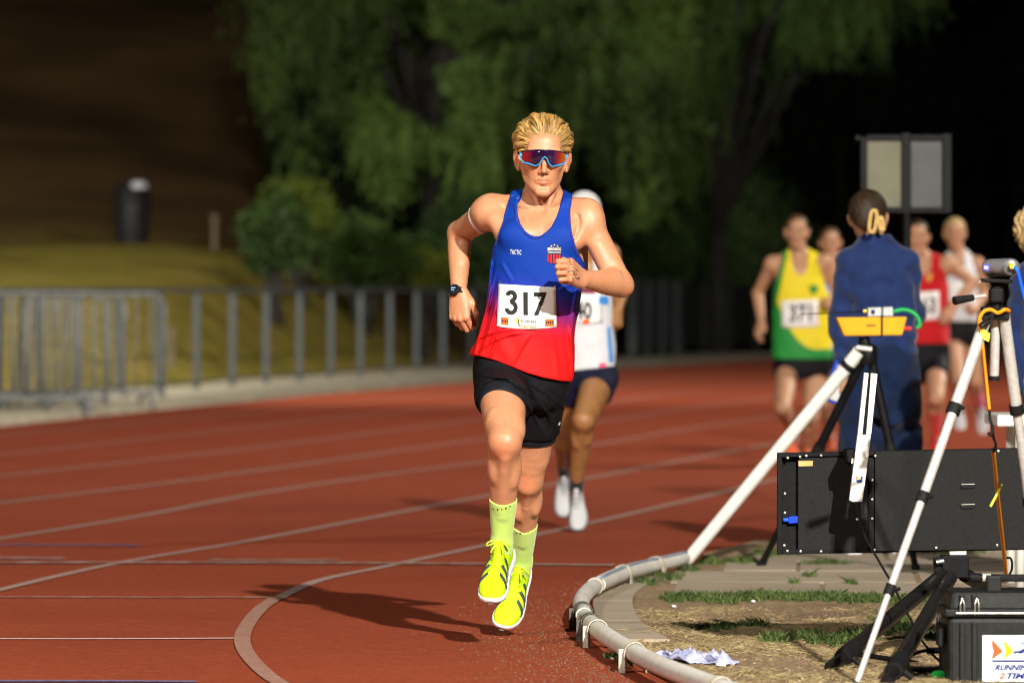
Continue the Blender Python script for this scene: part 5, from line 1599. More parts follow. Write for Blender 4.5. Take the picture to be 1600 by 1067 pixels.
def strips_on(o, R, V, Q, pts3, w, name, mat, parent, off=0.0016, sc=1.0):
    """flat band that follows the shoe surface through local points"""
    bv = BVHTree.FromPolygons([tuple(v) for v in V], [tuple(int(i) for i in q) for q in Q])
    C = catmull(pts3, 9); T = np.gradient(C, axis=0)
    o0 = np.array(runner.location)
    vs = []
    for p, t in zip(C, T):
        ax = np.array((1.0, 0, 0)); ax = ax - t * (ax @ t) / (t @ t); ax /= np.linalg.norm(ax)
        for s in (-1, -0.33, 0.33, 1):
            q = np.array(o) + R @ ((p + ax * s * w / 2) * sc)
            h, nn, i, dd = bv.find_nearest(Vector(q))
            vs.append(tuple(np.array(h + nn * off) - o0))
    n = len(C)
    fc = [(i * 4 + j, i * 4 + j + 1, i * 4 + 5 + j, i * 4 + 4 + j) for i in range(n - 1) for j in range(3)]
    me = bpy.data.meshes.new(name); me.from_pydata(vs, [], fc); me.update()
    ob = link(name, me, mat, parent, True)
    md = ob.modifiers.new('thickness', 'SOLIDIFY'); md.thickness = 0.0012; md.offset = 0
def runner_shoe(sd, fwd, up, side, sock_top, sc=1.0):
    an = fig.J['an' + sd]
    o, R = foot_frame(an, fwd, up)
    kn = fig.J['kn' + sd]
    ext = [o + R @ np.array(q) * sc for q in ((0, 0, 0), (0.3, 0, 0), (0.06, 0, 0.1), (0.3, 0, 0.05))]
    lo = np.min(ext, 0) - 0.07; hi = np.max(ext, 0) + 0.07
    g = Grid(lo, hi, 0.0026)
    shoe_sdf(g, o, R, 'upper', side, sc)
    # tongue and padded collar
    g.frame(o, R, sc)
    g.chain([(0.175, 0.004 * side, 0.060), (0.125, 0, 0.092), (0.105, 0, 0.122)], [0.016, 0.020, 0.018], 0.012, 3)
    g.chain([(0.045, 0.028, 0.094), (0.012, 0.018, 0.108), (0.004, 0, 0.116), (0.012, -0.018, 0.108), (0.045, -0.028, 0.094)], [0.010] * 5, 0.012, 3)
    g.chain([(0.058, 0, 0.15), (0.060, 0, 0.095)], [0.030, 0.032], 0.004, 1, sub=True)
    g.frame()
    shoe, UV_, UQ_ = soft('shoe', g, M_upper, runner, 1)
    g = Grid(lo, hi, 0.003)
    shoe_sdf(g, o, R, 'sole', side, sc)
    soft('sole', g, M_sole, shoe, 1)
    # dark outsole pad under the toe
    mb = MB(runner.location)
    mb.add([tuple(o + R @ (np.array(q) * sc)) for q in ((0.20, -0.03 + .008 * side, 0.003), (0.26, -0.025 + .006 * side, 0.010), (0.298, -0.006 + .003 * side, 0.024), (0.298, 0.006 + .003 * side, 0.024), (0.26, 0.03 + .006 * side, 0.010), (0.20, 0.036 + .008 * side, 0.003),
                                                        (0.20, -0.03 + .008 * side, 0.001), (0.26, -0.025 + .006 * side, 0.007), (0.300, -0.006 + .003 * side, 0.0235), (0.300, 0.006 + .003 * side, 0.0235), (0.26, 0.03 + .006 * side, 0.007), (0.20, 0.036 + .008 * side, 0.001))],
           [(0, 1, 2, 3, 4, 5), (11, 10, 9, 8, 7, 6)] + [(i, (i + 1) % 6, (i + 1) % 6 + 6, i + 6) for i in range(6)])
    mb.build('tread', M_tread, shoe)
    for s in (-1, 1):
        for k in range(3):
            x = 0.128 + k * 0.036
            strips_on(o, R, UV_, UQ_, [(x + 0.026, s * 0.052 + .008 * side, 0.034), (x + 0.010, s * 0.045 + .006 * side, 0.056), (x - 0.006, s * 0.026 + .004 * side, 0.086)], 0.0155, 'side_stripe', M_stripe3, shoe, 0.0012, sc)
    # laces: crossings and a bow
    bv = BVHTree.FromPolygons([tuple(v) for v in UV_], [tuple(int(i) for i in q) for q in UQ_])
    def on(p, off=0.002):
        q = np.array(o) + R @ (np.array(p) * sc)
        h, nn, i, dd = bv.find_nearest(Vector(q))
        return Vector(h) + nn * off - runner.location
    for k in range(5):
        x = 0.105 + k * 0.018; zt = 0.125 - k * 0.010
        MB().tube([on((x, -0.024 + .004 * side, zt - 0.012)), on((x + 0.006, 0 + .004 * side, zt)), on((x, 0.024 + .004 * side, zt - 0.012))], 0.0026, 6).build('lace', M_lace, shoe, True)
    c = np.array((0.100, 0, 0.142))
    def loc(p): return Vector(o + R @ (np.array(p) * sc)) - runner.location
    for s in (-1, 1):
        lp = [loc(c + np.array(q)) for q in ((0, 0, -0.006), (0.006, s * 0.018, 0.004), (0.012, s * 0.038, -0.004), (0.010, s * 0.040, -0.016), (0.006, s * 0.020, -0.010), (0, 0, -0.006))]
        MB().tube([Vector(p) for p in catmull(lp, 18)], 0.0026, 6).build('lace', M_lace, shoe, True)
        lp = [loc(c + np.array(q)) for q in ((0, 0, -0.006), (0.022, s * 0.012, -0.010), (0.040, s * 0.022, -0.022))]
        MB().tube([Vector(p) for p in catmull(lp, 8)], 0.0024, 6).build('lace', M_lace, shoe, True)
    # sock
    top = kn * (1 - sock_top) + an * sock_top
    ax = (an - kn) / np.linalg.norm(an - kn)
    fwdv = np.array((0, -1.0, 0)); bk = -(fwdv - ax * (fwdv @ ax)); bk /= np.linalg.norm(bk)
    g = Grid(np.minimum(top, an) - 0.12, np.maximum(top, an) + 0.12, 0.003)
    if sd == 'R': fig.leg(g, 'R', 0.0034, rt=(0.080, 0.078, 0.066, 0.054), rs=(0.050, 0.053, 0.043, 0.031), calf=0.014)
    else: fig.leg(g, 'L', 0.0034, rt=(0.080, 0.076, 0.064, 0.050), rs=(0.045, 0.049, 0.041, 0.031), calf=0.016)
    if sd == 'R': g.chain([P(789, 716, -0.36), P(783, 790, -0.22)], [0.012, 0.012], 0.025, 1, off=0.0034)
    g.frame(o, R, sc)
    g.chain([(0.062, 0, 0.110), (0.070, 0, 0.075)], [0.0335, 0.034], 0.02, 1)
    g.frame()
    g.plane(top, -ax + bk * 0.12, 0.002)
    sock, KV, KQ = soft('sock', g, M_sock, runner, 1)
    return shoe, sock, Surf(KV, KQ, DR)
shR, sockR, sfR = runner_shoe('R', (-0.045, -0.20, -0.140), (-0.10, -0.62, 0.78), -1, 0.56)
shL, sockL, sfL = runner_shoe('L', (-0.070, -0.165, -0.175), (0.08, -0.75, 0.65), 1, 0.525)
for sf, so, pix in ((sfR, sockR, [(764.5, 792.5), (771, 794.8), (777.5, 796), (784, 795.6), (790.5, 794.2), (797, 791)]), (sfL, sockL, [(801, 830), (807, 832.4), (813, 833), (819, 832.2), (825, 830)])):
    for k, (x, y) in enumerate(pix):
        sf.put('sock_lettering', [(x - 1.2, y - 1.1), (x + 1.2, y - 1.1), (x + (0.3 if k % 2 else 1.2), y + 1.3), (x - (0.3 if k % 2 else 1.2), y + 1.3)], [(0, 1, 2, 3)], M_black_print, so, 0.0012)

# --- watch on the wrist, elastic band on the upper arm
a, b = fig.J['elR'], fig.J['wrR']
axw = (b - a) / np.linalg.norm(b - a)
wc = b + axw * 0.010
M_strap = plain('black_rubber', (0.014, 0.014, 0.015), 0.5, var=0.3)
M_face = N('watch_face'); M_face.set(Roughness=0.12); M_face.col(M_face.ramp(M_face.noise(90, 2), [(0.4, (0.006, 0.008, 0.014)), (0.7, (0.010, 0.02, 0.04))])); M_face = M_face.m
watch = MB(runner.location)
e1 = np.cross(axw, (0, 0, 1.0)); e1 = np.array((1.0, 0, 0)) - axw * axw[0]; e1 /= np.linalg.norm(e1); e2 = np.cross(axw, e1)
ring = [Vector(wc + (e1 * math.cos(t) + e2 * math.sin(t)) * 0.0290) for t in np.linspace(0, 2 * math.pi, 28, endpoint=False)]
vs, fs = [], []
for p in ring:
    rd = (np.array(p) - wc); rd /= np.linalg.norm(rd)
    for q, s in ((0, -1), (0, 1), (0.0032, 1), (0.0032, -1)):
        vs.append(tuple(np.array(p) + rd * q + axw * s * 0.0105))
for i in range(28):
    j = (i + 1) % 28
    for k in range(4): fs.append((i * 4 + k, i * 4 + (k + 1) % 4, j * 4 + (k + 1) % 4, j * 4 + k))
watch_o = watch.add(vs, fs).build('wristwatch', M_strap, runner, False, autosmooth=True)
fn = np.array((-0.45, -0.88, 0.12)); fn = fn - axw * (fn @ axw); fn /= np.linalg.norm(fn)
wf = Vector(wc + fn * 0.029)
Rw = Vector(fn).to_track_quat('Z', 'Y').to_matrix()
MB(runner.location).lathe(wf, [(0.0175, -0.004), (0.0205, 0.0), (0.0210, 0.006), (0.0195, 0.0095), (0.0170, 0.0100)], 28, Rw).build('case', M_strap, watch_o, False, autosmooth=True)
MB(runner.location).lathe(wf + Vector(fn) * 0.0100, [(0.0170, 0), (0.0165, 0.0008), (0.002, 0.0010)], 28, Rw).build('dial', M_face, watch_o, False, autosmooth=True)
M_digit = N('watch_digits'); M_digit.set(Roughness=0.4); M_digit.col(M_digit.ramp(M_digit.noise(50, 2), [(0.3, (0.25, 0.45, 0.6)), (0.7, (0.35, 0.55, 0.7))])); M_digit = M_digit.m
wsurf_o = wf + Vector(fn) * 0.0116
for x0, x1, ypos in ((-0.009, -0.002, 0.004), (0.0, 0.008, 0.004), (-0.007, -0.003, -0.004), (-0.001, 0.006, -0.005)):
    V2 = [tuple(wsurf_o + Rw @ Vector((x, y, 0)) - runner.location) for x, y in ((x0, ypos - 0.002), (x1, ypos - 0.002), (x1, ypos + 0.002), (x0, ypos + 0.002))]
    me = bpy.data.meshes.new('dial_mark'); me.from_pydata(V2, [], [(0, 1, 2, 3)]); link('dial_mark', me, M_digit, watch_o)
a, b = fig.J['shR'], fig.J['elR']
axb = (b - a) / np.linalg.norm(b - a)
axb = np.array((-0.86, 0.35, -0.36)); axb /= np.linalg.norm(axb)
pts = []
bvb = body_surf.b
bc = P(746, 344, 0.16)
f1 = np.cross(axb, (0, 0, 1.0)); f1 /= np.linalg.norm(f1); f2 = np.cross(axb, f1)
for t in np.linspace(0, 2 * math.pi, 36, endpoint=False):
    rd = f1 * math.cos(t) + f2 * math.sin(t)
    h = bvb.ray_cast(Vector(bc + rd * 0.16), Vector(-rd), 0.16)
    if h[0] is None: continue
    pts.append(h[0] + Vector(rd) * 0.002 - runner.location)
mb = MB()
vs, fs = [], []
m_ = len(pts)
for p in pts:
    rd = (np.array(p) + np.array(runner.location) - bc); rd /= np.linalg.norm(rd)
    for q, s in ((-0.001, -1), (-0.001, 1), (0.0016, 1), (0.0016, -1)): vs.append(tuple(np.array(p) + rd * q + axb * s * 0.0055))
for i in range(m_):
    j = (i + 1) % m_
    for k in range(4): fs.append((i * 4 + k, i * 4 + (k + 1) % 4, j * 4 + (k + 1) % 4, j * 4 + k))
mb.add(vs, fs).build('arm_band', M_white_print, runner, False, autosmooth=True)

# --- sunglasses
glasses = None
def hw(p): return Vector(HO + HR @ (np.array(p) * HS)) - runner.location
GU = np.array([-1, -0.94, -0.84, -0.62, -0.36, -0.20, -0.10, 0, 0.10, 0.20, 0.36, 0.62, 0.84, 0.94, 1])
GT = np.array([0.014, 0.0165, 0.0190, 0.0225, 0.0245, 0.0250, 0.0250, 0.0245, 0.0250, 0.0250, 0.0245, 0.0225, 0.0190, 0.0165, 0.014])
GB = np.array([0.004, -0.008, -0.0170, -0.0205, -0.0260, -0.0180, -0.0020, 0.0050, -0.0020, -0.0180, -0.0260, -0.0205, -0.0170, -0.008, 0.004])
uu = np.linspace(-1, 1, 61)
gt = np.interp(uu, GU, GT); gb = np.interp(uu, GU, GB)
def gl_pt(u, z, f=0.0):
    return (0.0765 * u, 0.117 - 0.066 * abs(u) ** 2.2 + f - 0.10 * max(0, -z) , z)
m = N('mirror_lens')
sx = m.n('ShaderNodeSeparateXYZ'); m.l(m.coord('Generated'), sx.inputs[0])
ax_ = m.math('ADD', sx.outputs['X'], m.math('MULTIPLY', m.math('SUBTRACT', m.noise(22, 3), 0.5), 0.10))
m.col(m.ramp(ax_, [(0.04, (0.45, 0.03, 0.02)), (0.16, (0.28, 0.015, 0.03)), (0.28, (0.035, 0.006, 0.035)), (0.5, (0.016, 0.006, 0.035)), (0.70, (0.03, 0.008, 0.06)), (0.80, (0.30, 0.02, 0.03)), (0.90, (0.62, 0.10, 0.012)), (0.98, (0.65, 0.30, 0.02))]))
m.set(Roughness=0.07, Metallic=0.35)
m.b.inputs['Coat Weight'].default_value = 0.6
m.b.inputs['Coat Roughness'].default_value = 0.03
M_lens = m.m
M_frame_b = plain('sky_blue_frame', (0.03, 0.33, 0.72), 0.3, var=0.08)
M_frame_n = plain('navy_frame', (0.012, 0.012, 0.035), 0.3, var=0.1)
nv = 6
vs = [tuple(hw(gl_pt(u, b + (t - b) * j / nv))) for j in range(nv + 1) for u, t, b in zip(uu, gt, gb)]
fc = [(j * 61 + i, j * 61 + i + 1, (j + 1) * 61 + i + 1, (j + 1) * 61 + i) for j in range(nv) for i in range(60)]
me = bpy.data.meshes.new('sunglasses'); me.from_pydata(vs, [], fc); me.update()
glasses = link('sunglasses', me, M_lens, runner, True)
md = glasses.modifiers.new('thickness', 'SOLIDIFY'); md.thickness = 0.0016; md.offset = 0
MB().tube([hw(gl_pt(u, b - 0.0008, 0.0006)) for u, b in zip(uu, gb)], [0.0020 + 0.0012 * math.exp(-((abs(u) - 0.75) / 0.2) ** 2) for u in uu], 8).build('lower_frame', M_frame_b, glasses, True)
MB().tube([hw(gl_pt(u, t + 0.0006, 0.0008)) for u, t in zip(uu, gt)], 0.0021, 8).build('upper_frame', M_frame_n, glasses, True)
for s in (-1, 1):
    MB().box(hw((s * 0.0755, 0.052, 0.0075)), (0.008, 0.016, 0.013), Matrix(HR.tolist())).build('hinge', M_frame_b, glasses, bevel=0.0015)
    MB().tube([hw(q) for q in ((s * 0.078, 0.050, 0.010), (s * 0.081, 0.02, 0.011), (s * 0.084, -0.012, 0.013), (s * 0.084, -0.03, 0.0))], [0.0034, 0.003, 0.003, 0.002], 8).build('temple_arm', M_frame_n, glasses, True)

# --- hair: a cap plus swept locks
m = N('blond_hair')
at = m.n('ShaderNodeAttribute', attribute_name='tint')
m.l(at.outputs['Color'], m.b.inputs['Base Color'])
m.set(Roughness=0.42)
m.b.inputs['Specular IOR Level'].default_value = 0.55
m.b.inputs['Anisotropic'].default_value = 0.4
M_hair = m.m
SC, SR = np.array((0, -0.021, 0.037)), np.array((0.0765, 0.096, 0.0815))
def hairline(x, y):
    """lowest z of the hair at scalp position (x, y forward)"""
    fr = np.interp(np.abs(x), [0, 0.02, 0.04, 0.055, 0.066, 0.08], [0.052, 0.050, 0.044, 0.032, 0.014, -0.004])
    sd = np.interp(y, [-0.12, -0.06, -0.02, 0.015, 0.03], [-0.055, -0.05, 0.010, -0.006, 0.015])
    return np.where(y > 0.03, fr, np.where(y > 0.0, np.minimum(fr, sd + 0.0), sd))
rh = np.random.default_rng(5)
gh = Grid(HO - 0.16, HO + 0.16, 0.004)
gh.frame(HO, HR, HS)
gh.ell(SC, SR + 0.006, 0.0)
X, Y, Z = gh.ax[0][:, None, None], gh.ax[1][None, :, None], gh.ax[2][None, None, :]
L3 = [(head_inv[i, 0] * (X - HO[0]) + head_inv[i, 1] * (Y - HO[1]) + head_inv[i, 2] * (Z - HO[2])) / HS for i in range(3)]
gh.F = _smax(gh.F, ((hairline(L3[0], L3[1]) + 0.002 - L3[2]) * 0.6).astype(np.float32), 0.006)
gh.frame()
BLOND = np.array((0.46, 0.275, 0.085))
def cap_tint(V): return np.tile(BLOND * 0.55, (len(V), 1))
hair_o, _, _ = soft('hair', gh, M_hair, runner, 2, cap_tint)
vs, fs, cs = [], [], []
def add_strand(root, flow, perp, Ln, H, curl, rad, c):
    path = []
    for t in np.linspace(0, 1, 8):
        p = root + flow * Ln * t + perp * Ln * curl * t * t
        k = np.linalg.norm((p - SC) / SR)
        base = SC + (p - SC) / k
        nn = (base - SC) / SR ** 2; nn /= np.linalg.norm(nn)
        rise = H * (1 - (1 - min(t * 1.5, 1)) ** 2) - H * 0.45 * max(0, t - 0.6) / 0.4
        path.append(base + nn * (0.001 + rise))
    mb = MB()
    mb.tube([hw(p) for p in path], [rad * x for x in (0.8, 1.0, 1.0, 1.0, 0.9, 0.75, 0.5, 0.12)], 4, caps=False)
    b0 = len(vs); vs.extend(mb.v); fs.extend(tuple(i + b0 for i in f) for f in mb.f)
    cs.extend([tuple(c) + (1,)] * len(mb.v))
made = 0
while made < 480:
    q = rh.normal(0, 1, 3); q /= np.linalg.norm(q)
    root = SC + q * SR
    if root[2] < float(hairline(root[0], root[1])) + 0.001: continue
    if root[1] < -0.01 and rh.random() < 0.55: continue
    top_w = np.clip((root[2] - 0.03) / 0.05, 0, 1)
    front_w = np.clip((root[1] + 0.02) / 0.08, 0, 1) * top_w
    low_w = np.clip((0.050 - root[2]) / 0.045, 0, 1)
    xs = root[0] / 0.075
    flow = np.array((1.25 * xs, -0.55 - 0.15 * front_w, 0.75 * front_w - 1.0 * low_w)) + rh.normal(0, 0.20, 3)
    nrm = (root - SC) / SR ** 2; nrm /= np.linalg.norm(nrm)
    flow -= nrm * (flow @ nrm) * 0.9; flow /= np.linalg.norm(flow)
    perp = np.cross(nrm, flow)
    Ln = (0.068 + 0.026 * front_w) * (1 - 0.66 * low_w) * rh.uniform(0.8, 1.25)
    H = (0.018 + 0.013 * front_w) * (1 - 0.80 * low_w) * rh.uniform(0.75, 1.15)
    curl = rh.normal(0, 0.16)
    cl = BLOND * rh.choice([0.60, 0.80, 1.0, 1.2, 1.45])
    for k in range(23):
        of = rh.normal(0, 0.0048, 3)
        rt = root + of - nrm * (of @ nrm)
        if rt[2] < float(hairline(rt[0], rt[1])) - 0.002: continue
        add_strand(rt, flow + rh.normal(0, 0.028, 3) - of * 26, perp, Ln * rh.uniform(0.85, 1.12), H * rh.uniform(0.7, 1.12), curl + rh.normal(0, 0.08), rh.uniform(0.0008, 0.0013), cl * rh.uniform(0.72, 1.28))
    made += 1
me = bpy.data.meshes.new('hair_locks'); me.from_pydata(vs, [], fs); me.update()
ca = me.color_attributes.new('tint', 'FLOAT_COLOR', 'POINT')
ca.data.foreach_set('color', np.array(cs, np.float32).ravel())
lk = link('hair_locks', me, M_hair, hair_o, True)
tag(lk, kind='stuff')

# pen scribbles on the left hand and a thin neck chain
M_ink = plain('ink', (0.03, 0.02, 0.02), 0.6)
for pix in ([(889, 404), (891, 407), (890, 409), (893, 410)], [(891, 412), (893, 414), (895, 413)], [(886, 425.5), (890, 424), (894, 423), (897, 426), (899, 424)], [(896, 427), (899, 430), (902, 428)], [(893, 434), (896, 436), (895, 438)], [(899, 433), (902, 436), (905, 433), (904, 438)], [(900, 421), (903, 424)]):
    stroke('ink_mark', [tuple(p[:2]) for p in catmull([(x, y, 0) for x, y in pix], 8)], 1.1, body_surf, M_ink, body_o, 0.0008)
# ================================================================== the other people on and beside the track
def hair_cap(F_, hs, R, o, mat, root, dark, line_front=0.062, low=-0.03, grow=0.010, bun=None, vox=0.007, rough=0.0015):
    g = Grid(o - 0.19, o + 0.19, vox)
    g.frame(o, R, hs)
    g.ell(SC, SR + grow, 0.0)
    if bun is not None: g.ell(bun[0], bun[1], 0.02)
    inv = np.linalg.inv(R)
    X, Y, Z = g.ax[0][:, None, None], g.ax[1][None, :, None], g.ax[2][None, None, :]
    l = [(inv[i, 0] * (X - o[0]) + inv[i, 1] * (Y - o[1]) + inv[i, 2] * (Z - o[2])) / hs for i in range(3)]
    line = np.where(l[1] > 0.02, np.interp(np.abs(l[0]), [0, 0.04, 0.06, 0.08], [line_front, line_front, line_front - 0.02, 0.0]), low + 0 * l[0])
    g.F = _smax(g.F, ((line - l[2]) * 0.6).astype(np.float32), 0.01)
    g.F = g.F + (rough * 1.6 * np.sin(l[0] * 260 + 3 * np.sin(l[2] * 60)) * np.sin(l[1] * 90)).astype(np.float32)
    g.frame()
    return soft('hair', g, mat, root, 1)[0]
def face_tint(o, R, hs, brow=(0.35, 0.28, 0.22)):
    inv = np.linalg.inv(R)
    def f(V):
        L = ((V - o[None]) @ inv.T) / hs
        t = np.ones((len(V), 3))
        def blob(c, r, col, a):
            w = (np.exp(-(((L - np.array(c)) / np.array(r)) ** 2).sum(1)) * a)[:, None]
            t[:] = t * (1 - w) + w * np.array(col) * t
        for s in (-1, 1):
            blob((s * 0.031, 0.088, 0.001), (0.014, 0.03, 0.007), (0.22, 0.18, 0.16), 0.9)
            blob((s * 0.032, 0.090, 0.019), (0.018, 0.03, 0.005), brow, 0.8)
            blob((s * 0.04, 0.07, -0.03), (0.02, 0.03, 0.02), (1.0, 0.84, 0.80), 0.8)
        blob((0, 0.093, -0.075), (0.020, 0.03, 0.009), (0.80, 0.50, 0.48), 0.8)
        return t
    return f
def vest_outline(xl, xr, yt, yh, slope=0.0, neck=(0.36, 0.64), strap=(0.17, 0.83), drop=0.30, arm=0.36):
    w = xr - xl; h = yh - yt
    X = lambda t: xl + w * t
    Y = lambda t: yt + h * t
    m = 0.5 * (neck[0] + neck[1])
    f = [(X(strap[0]), Y(-0.1)), (X(strap[0]), Y(0.05)), (X(0.08), Y(0.20)), (X(-0.02), Y(arm)), (xl - 40, Y(arm + 0.03)), (xl - 40, yh - slope), (xr + 40, yh + slope), (xr + 40, Y(arm + 0.03)), (X(1.02), Y(arm)), (X(0.92), Y(0.20)), (X(strap[1]), Y(0.05)), (X(strap[1]), Y(-0.1)),
         (X(neck[1]), Y(-0.1)), (X(neck[1] - 0.01), Y(drop * 0.55)), (X(m + 0.07), Y(drop * 0.93)), (X(m), Y(drop)), (X(m - 0.07), Y(drop * 0.93)), (X(neck[0] + 0.01), Y(drop * 0.55)), (X(neck[0]), Y(-0.1))]
    b = f[:13] + [(X(m), Y(0.06))] + f[18:]
    return f, b
M_lace_grey = plain('grey_lace', (0.22, 0.23, 0.25), 0.7)
def simple_shoe(root, F_, sd, fwd, up, side, mat, sole, vox=0.006, sc=0.97):
    o, R = foot_frame(F_.J['an' + sd], fwd, up)
    e = [o + R @ np.array(q) for q in ((0, 0, 0), (0.3, 0, 0), (0.06, 0, 0.12), (0.3, 0, 0.05))]
    lo, hi = np.min(e, 0) - 0.06, np.max(e, 0) + 0.06
    g = Grid(lo, hi, vox); shoe_sdf(g, o, R, 'upper', side, sc)
    g.frame(o, R, sc)
    g.chain([(0.165, 0, 0.066), (0.115, 0, 0.100), (0.100, 0, 0.124)], [0.012, 0.017, 0.015], 0.010, 3)
    g.chain([(0.045, 0.028, 0.098), (0.010, 0.016, 0.110), (0.010, -0.016, 0.110), (0.045, -0.028, 0.098)], [0.010] * 4, 0.010, 3)
    g.frame()
    sh, _, _ = soft('shoe', g, mat, root, 1)
    g = Grid(lo, hi, vox); shoe_sdf(g, o, R, 'sole', side, sc)
    soft('sole', g, sole, sh, 1)
    for k in range(4):
        x = 0.112 + 0.020 * k; z = 0.118 - 0.0135 * k
        a, b, c = (Vector(o + R @ (np.array(q) * sc)) - root.location for q in ((x, -0.026, z - 0.020), (x + 0.006, 0, z + 0.004), (x, 0.026, z - 0.020)))
        MB().tube([a, b, c], 0.004, 6).build('lace', M_lace_grey, sh, True)
    return sh
def sock(root, F_, sd, frac, mat, vox=0.006, rs=(0.050, 0.052, 0.042, 0.0325)):
    kn, an = F_.J['kn' + sd], F_.J['an' + sd]
    top = kn * (1 - frac) + an * frac
    g = Grid(np.minimum(top, an) - 0.10, np.maximum(top, an) + 0.10, vox)
    F_.leg(g, sd, 0.004, rs=rs)
    ax = (an - kn) / np.linalg.norm(an - kn)
    g.plane(top, -ax, 0.003)
    g.plane(an + ax * 0.03, ax, 0.01)
    soft('sock', g, mat, root, 1)

def bg_runner(label, d, base, J, rows, vest_rows_, outline, skin, hair, vest_mat, shorts_mat, shorts_rows, shorts_t, feet, hands, vox=0.009, head_yaw=0.0, bib=None, hs=1.0, hairkw=None, sock_spec=None, group='runners following the leader', build=1.0):
    root = tag(empty('person', tuple(G(*base))), label, 'person', group)
    F_ = Fig(d, J, rows, root, build)
    R = rotm(yaw=head_yaw, pitch=0.03)
    o = F_.J['head']
    allp = np.array(list(F_.J.values()))
    g = Grid(allp.min(0) - 0.20, allp.max(0) + 0.20, vox, [(o - 0.13, o + 0.13, 0.0055)])
    F_.torso(g)
    for sd in 'RL':
        F_.arm(g, sd); F_.leg(g, sd)
        f, n, c, th, mi = hands[sd]
        hand_sdf(g, F_.J['wr' + sd], f, n, c, 1.0, th, mirror=mi)
        # the foot inside the shoe
        fw, up, side = feet[sd][:3]
        oo, RR = foot_frame(F_.J['an' + sd], fw, up)
        g.frame(oo, RR); g.chain([(0.06, 0, 0.09), (0.08, 0, 0.05), (0.22, 0, 0.03)], [0.032, 0.030, 0.022], 0.02, 3); g.frame()
    head_sdf(g, o, R, hs)
    ft = face_tint(o, R, hs)
    soft('body', g, skin, root, 1, ft)
    hair_cap(F_, hs, R, o, hair, root, None, **(hairkw or {}))
    front, back = outline
    zs = [r[0] for r in rows_px(vest_rows_, d)]
    xs = [W(x, 400, d).x for r in vest_rows_ for x in (r[1], r[2])]
    gv = Grid((min(xs) - 0.06, d - 0.26, min(zs) - 0.03), (max(xs) + 0.06, d + 0.26, F_.J['neck'][2] + 0.10), 0.006)
    cd = vest_field(gv, F_, vest_rows_, front, back, d + 0.02, 0.009)
    folds(gv, [(0.8, 0.2, 0.5, 70, 1.0), (-0.4, -0.2, 0.85, 55, 0.9), (1.0, 0.1, 0.1, 50, 0.7)], 0.003, (max(zs) + 0.1, min(zs)), int(d))
    gv.F = _smax(gv.F, cd * 0.95, 0.006)
    vo_, VV_, VQ_ = soft('vest', gv, vest_mat, root, 1)
    sf = Surf(VV_, VQ_, d)
    gs = Grid(gv.ax[0][0] * np.array((1, 0, 0)) + np.array((-0.06, d - 0.5, min(F_.J['knR'][2], F_.J['knL'][2]) - 0.02)), np.array((gv.ax[0][-1] + 0.06, d + 0.5, rows_px(shorts_rows, d)[0][0] + 0.05)), 0.007)
    gs.loft(rows_px(shorts_rows, d), 0.02, 2.3)
    for sd in 'RL':
        g2 = Grid(tuple(a[0] for a in gs.ax), tuple(a[-1] + 0.0065 for a in gs.ax), 0.007)
        A, B = F_.J['hip' + sd], F_.J['kn' + sd]
        g2.chain([A, A * 0.6 + B * 0.4, B], [0.098, 0.094, 0.090], 0.02, 3)
        ax = B - A
        g2.plane(A + ax * shorts_t, ax)
        q = tuple(slice(0, min(a, b)) for a, b in zip(gs.F.shape, g2.F.shape))
        gs.F[q] = _smin(gs.F[q], g2.F[q], 0.02)
    soft('shorts', gs, shorts_mat, root, 1)
    for sd in 'RL':
        fw, up, side, mt, sole = feet[sd]
        simple_shoe(root, F_, sd, fw, up, side, mt, sole)
        if sock_spec and sd in sock_spec: sock(root, F_, sd, *sock_spec[sd])
    if bib:
        quad, txt, tq = bib
        bo, bs = bib_sheet('race_bib', quad, sf, root, M_bib, d, 1.0, 8, 6, 0.004)
        if txt: bs.text('number', txt, tq, M_black_print, bo, 0.003, 0.03)
    return root, F_, vo_, sf

M_white_vest = cloth_mat('white_vest', (0.60, 0.61, 0.64), 0.7, 0.05)
M_navy_short = cloth_mat('navy_shorts', (0.010, 0.012, 0.03), 0.6, 0.2, sheen=0.0)
M_hair_dark = plain('dark_brown_hair', (0.030, 0.018, 0.010), 0.45, var=0.4, scale=90, bump=0.5, bscale=200)
M_hair_brown = plain('brown_hair', (0.085, 0.045, 0.020), 0.45, var=0.4, scale=90, bump=0.5, bscale=200)
M_hair_fair = plain('fair_hair', (0.42, 0.29, 0.13), 0.5, var=0.4, scale=90, bump=0.5, bscale=200)
M_cap = cloth_mat('white_cap', (0.60, 0.60, 0.61), 0.8, 0.05)
M_white_shoe = plain('white_shoe', (0.47, 0.48, 0.49), 0.5, var=0.06)
M_black_sock = cloth_mat('black_sock', (0.014, 0.015, 0.017), 0.8)
M_orange_shoe = plain('orange_shoe', (0.80, 0.13, 0.04), 0.5, var=0.1)
M_red_shoe = plain('red_shoe', (0.75, 0.02, 0.015), 0.5, var=0.1)
M_red_sock = cloth_mat('red_sock', (0.70, 0.02, 0.015), 0.8)
M_pink_sock = cloth_mat('pink_sock', (0.62, 0.13, 0.22), 0.8)
M_grey_sole = plain('grey_sole', (0.16, 0.17, 0.18), 0.6, var=0.2)
DOWN = ((0, -0.55, -0.8), (0, -0.8, 0.55))
FISTR = ((-0.1, -0.7, -0.6), (-0.8, -0.3, 0.3), (70, 85, 50), 'fist', 1)
FISTL = ((-0.3, -0.8, 0.3), (0.8, -0.3, 0.3), (70, 85, 50), 'fist', -1)

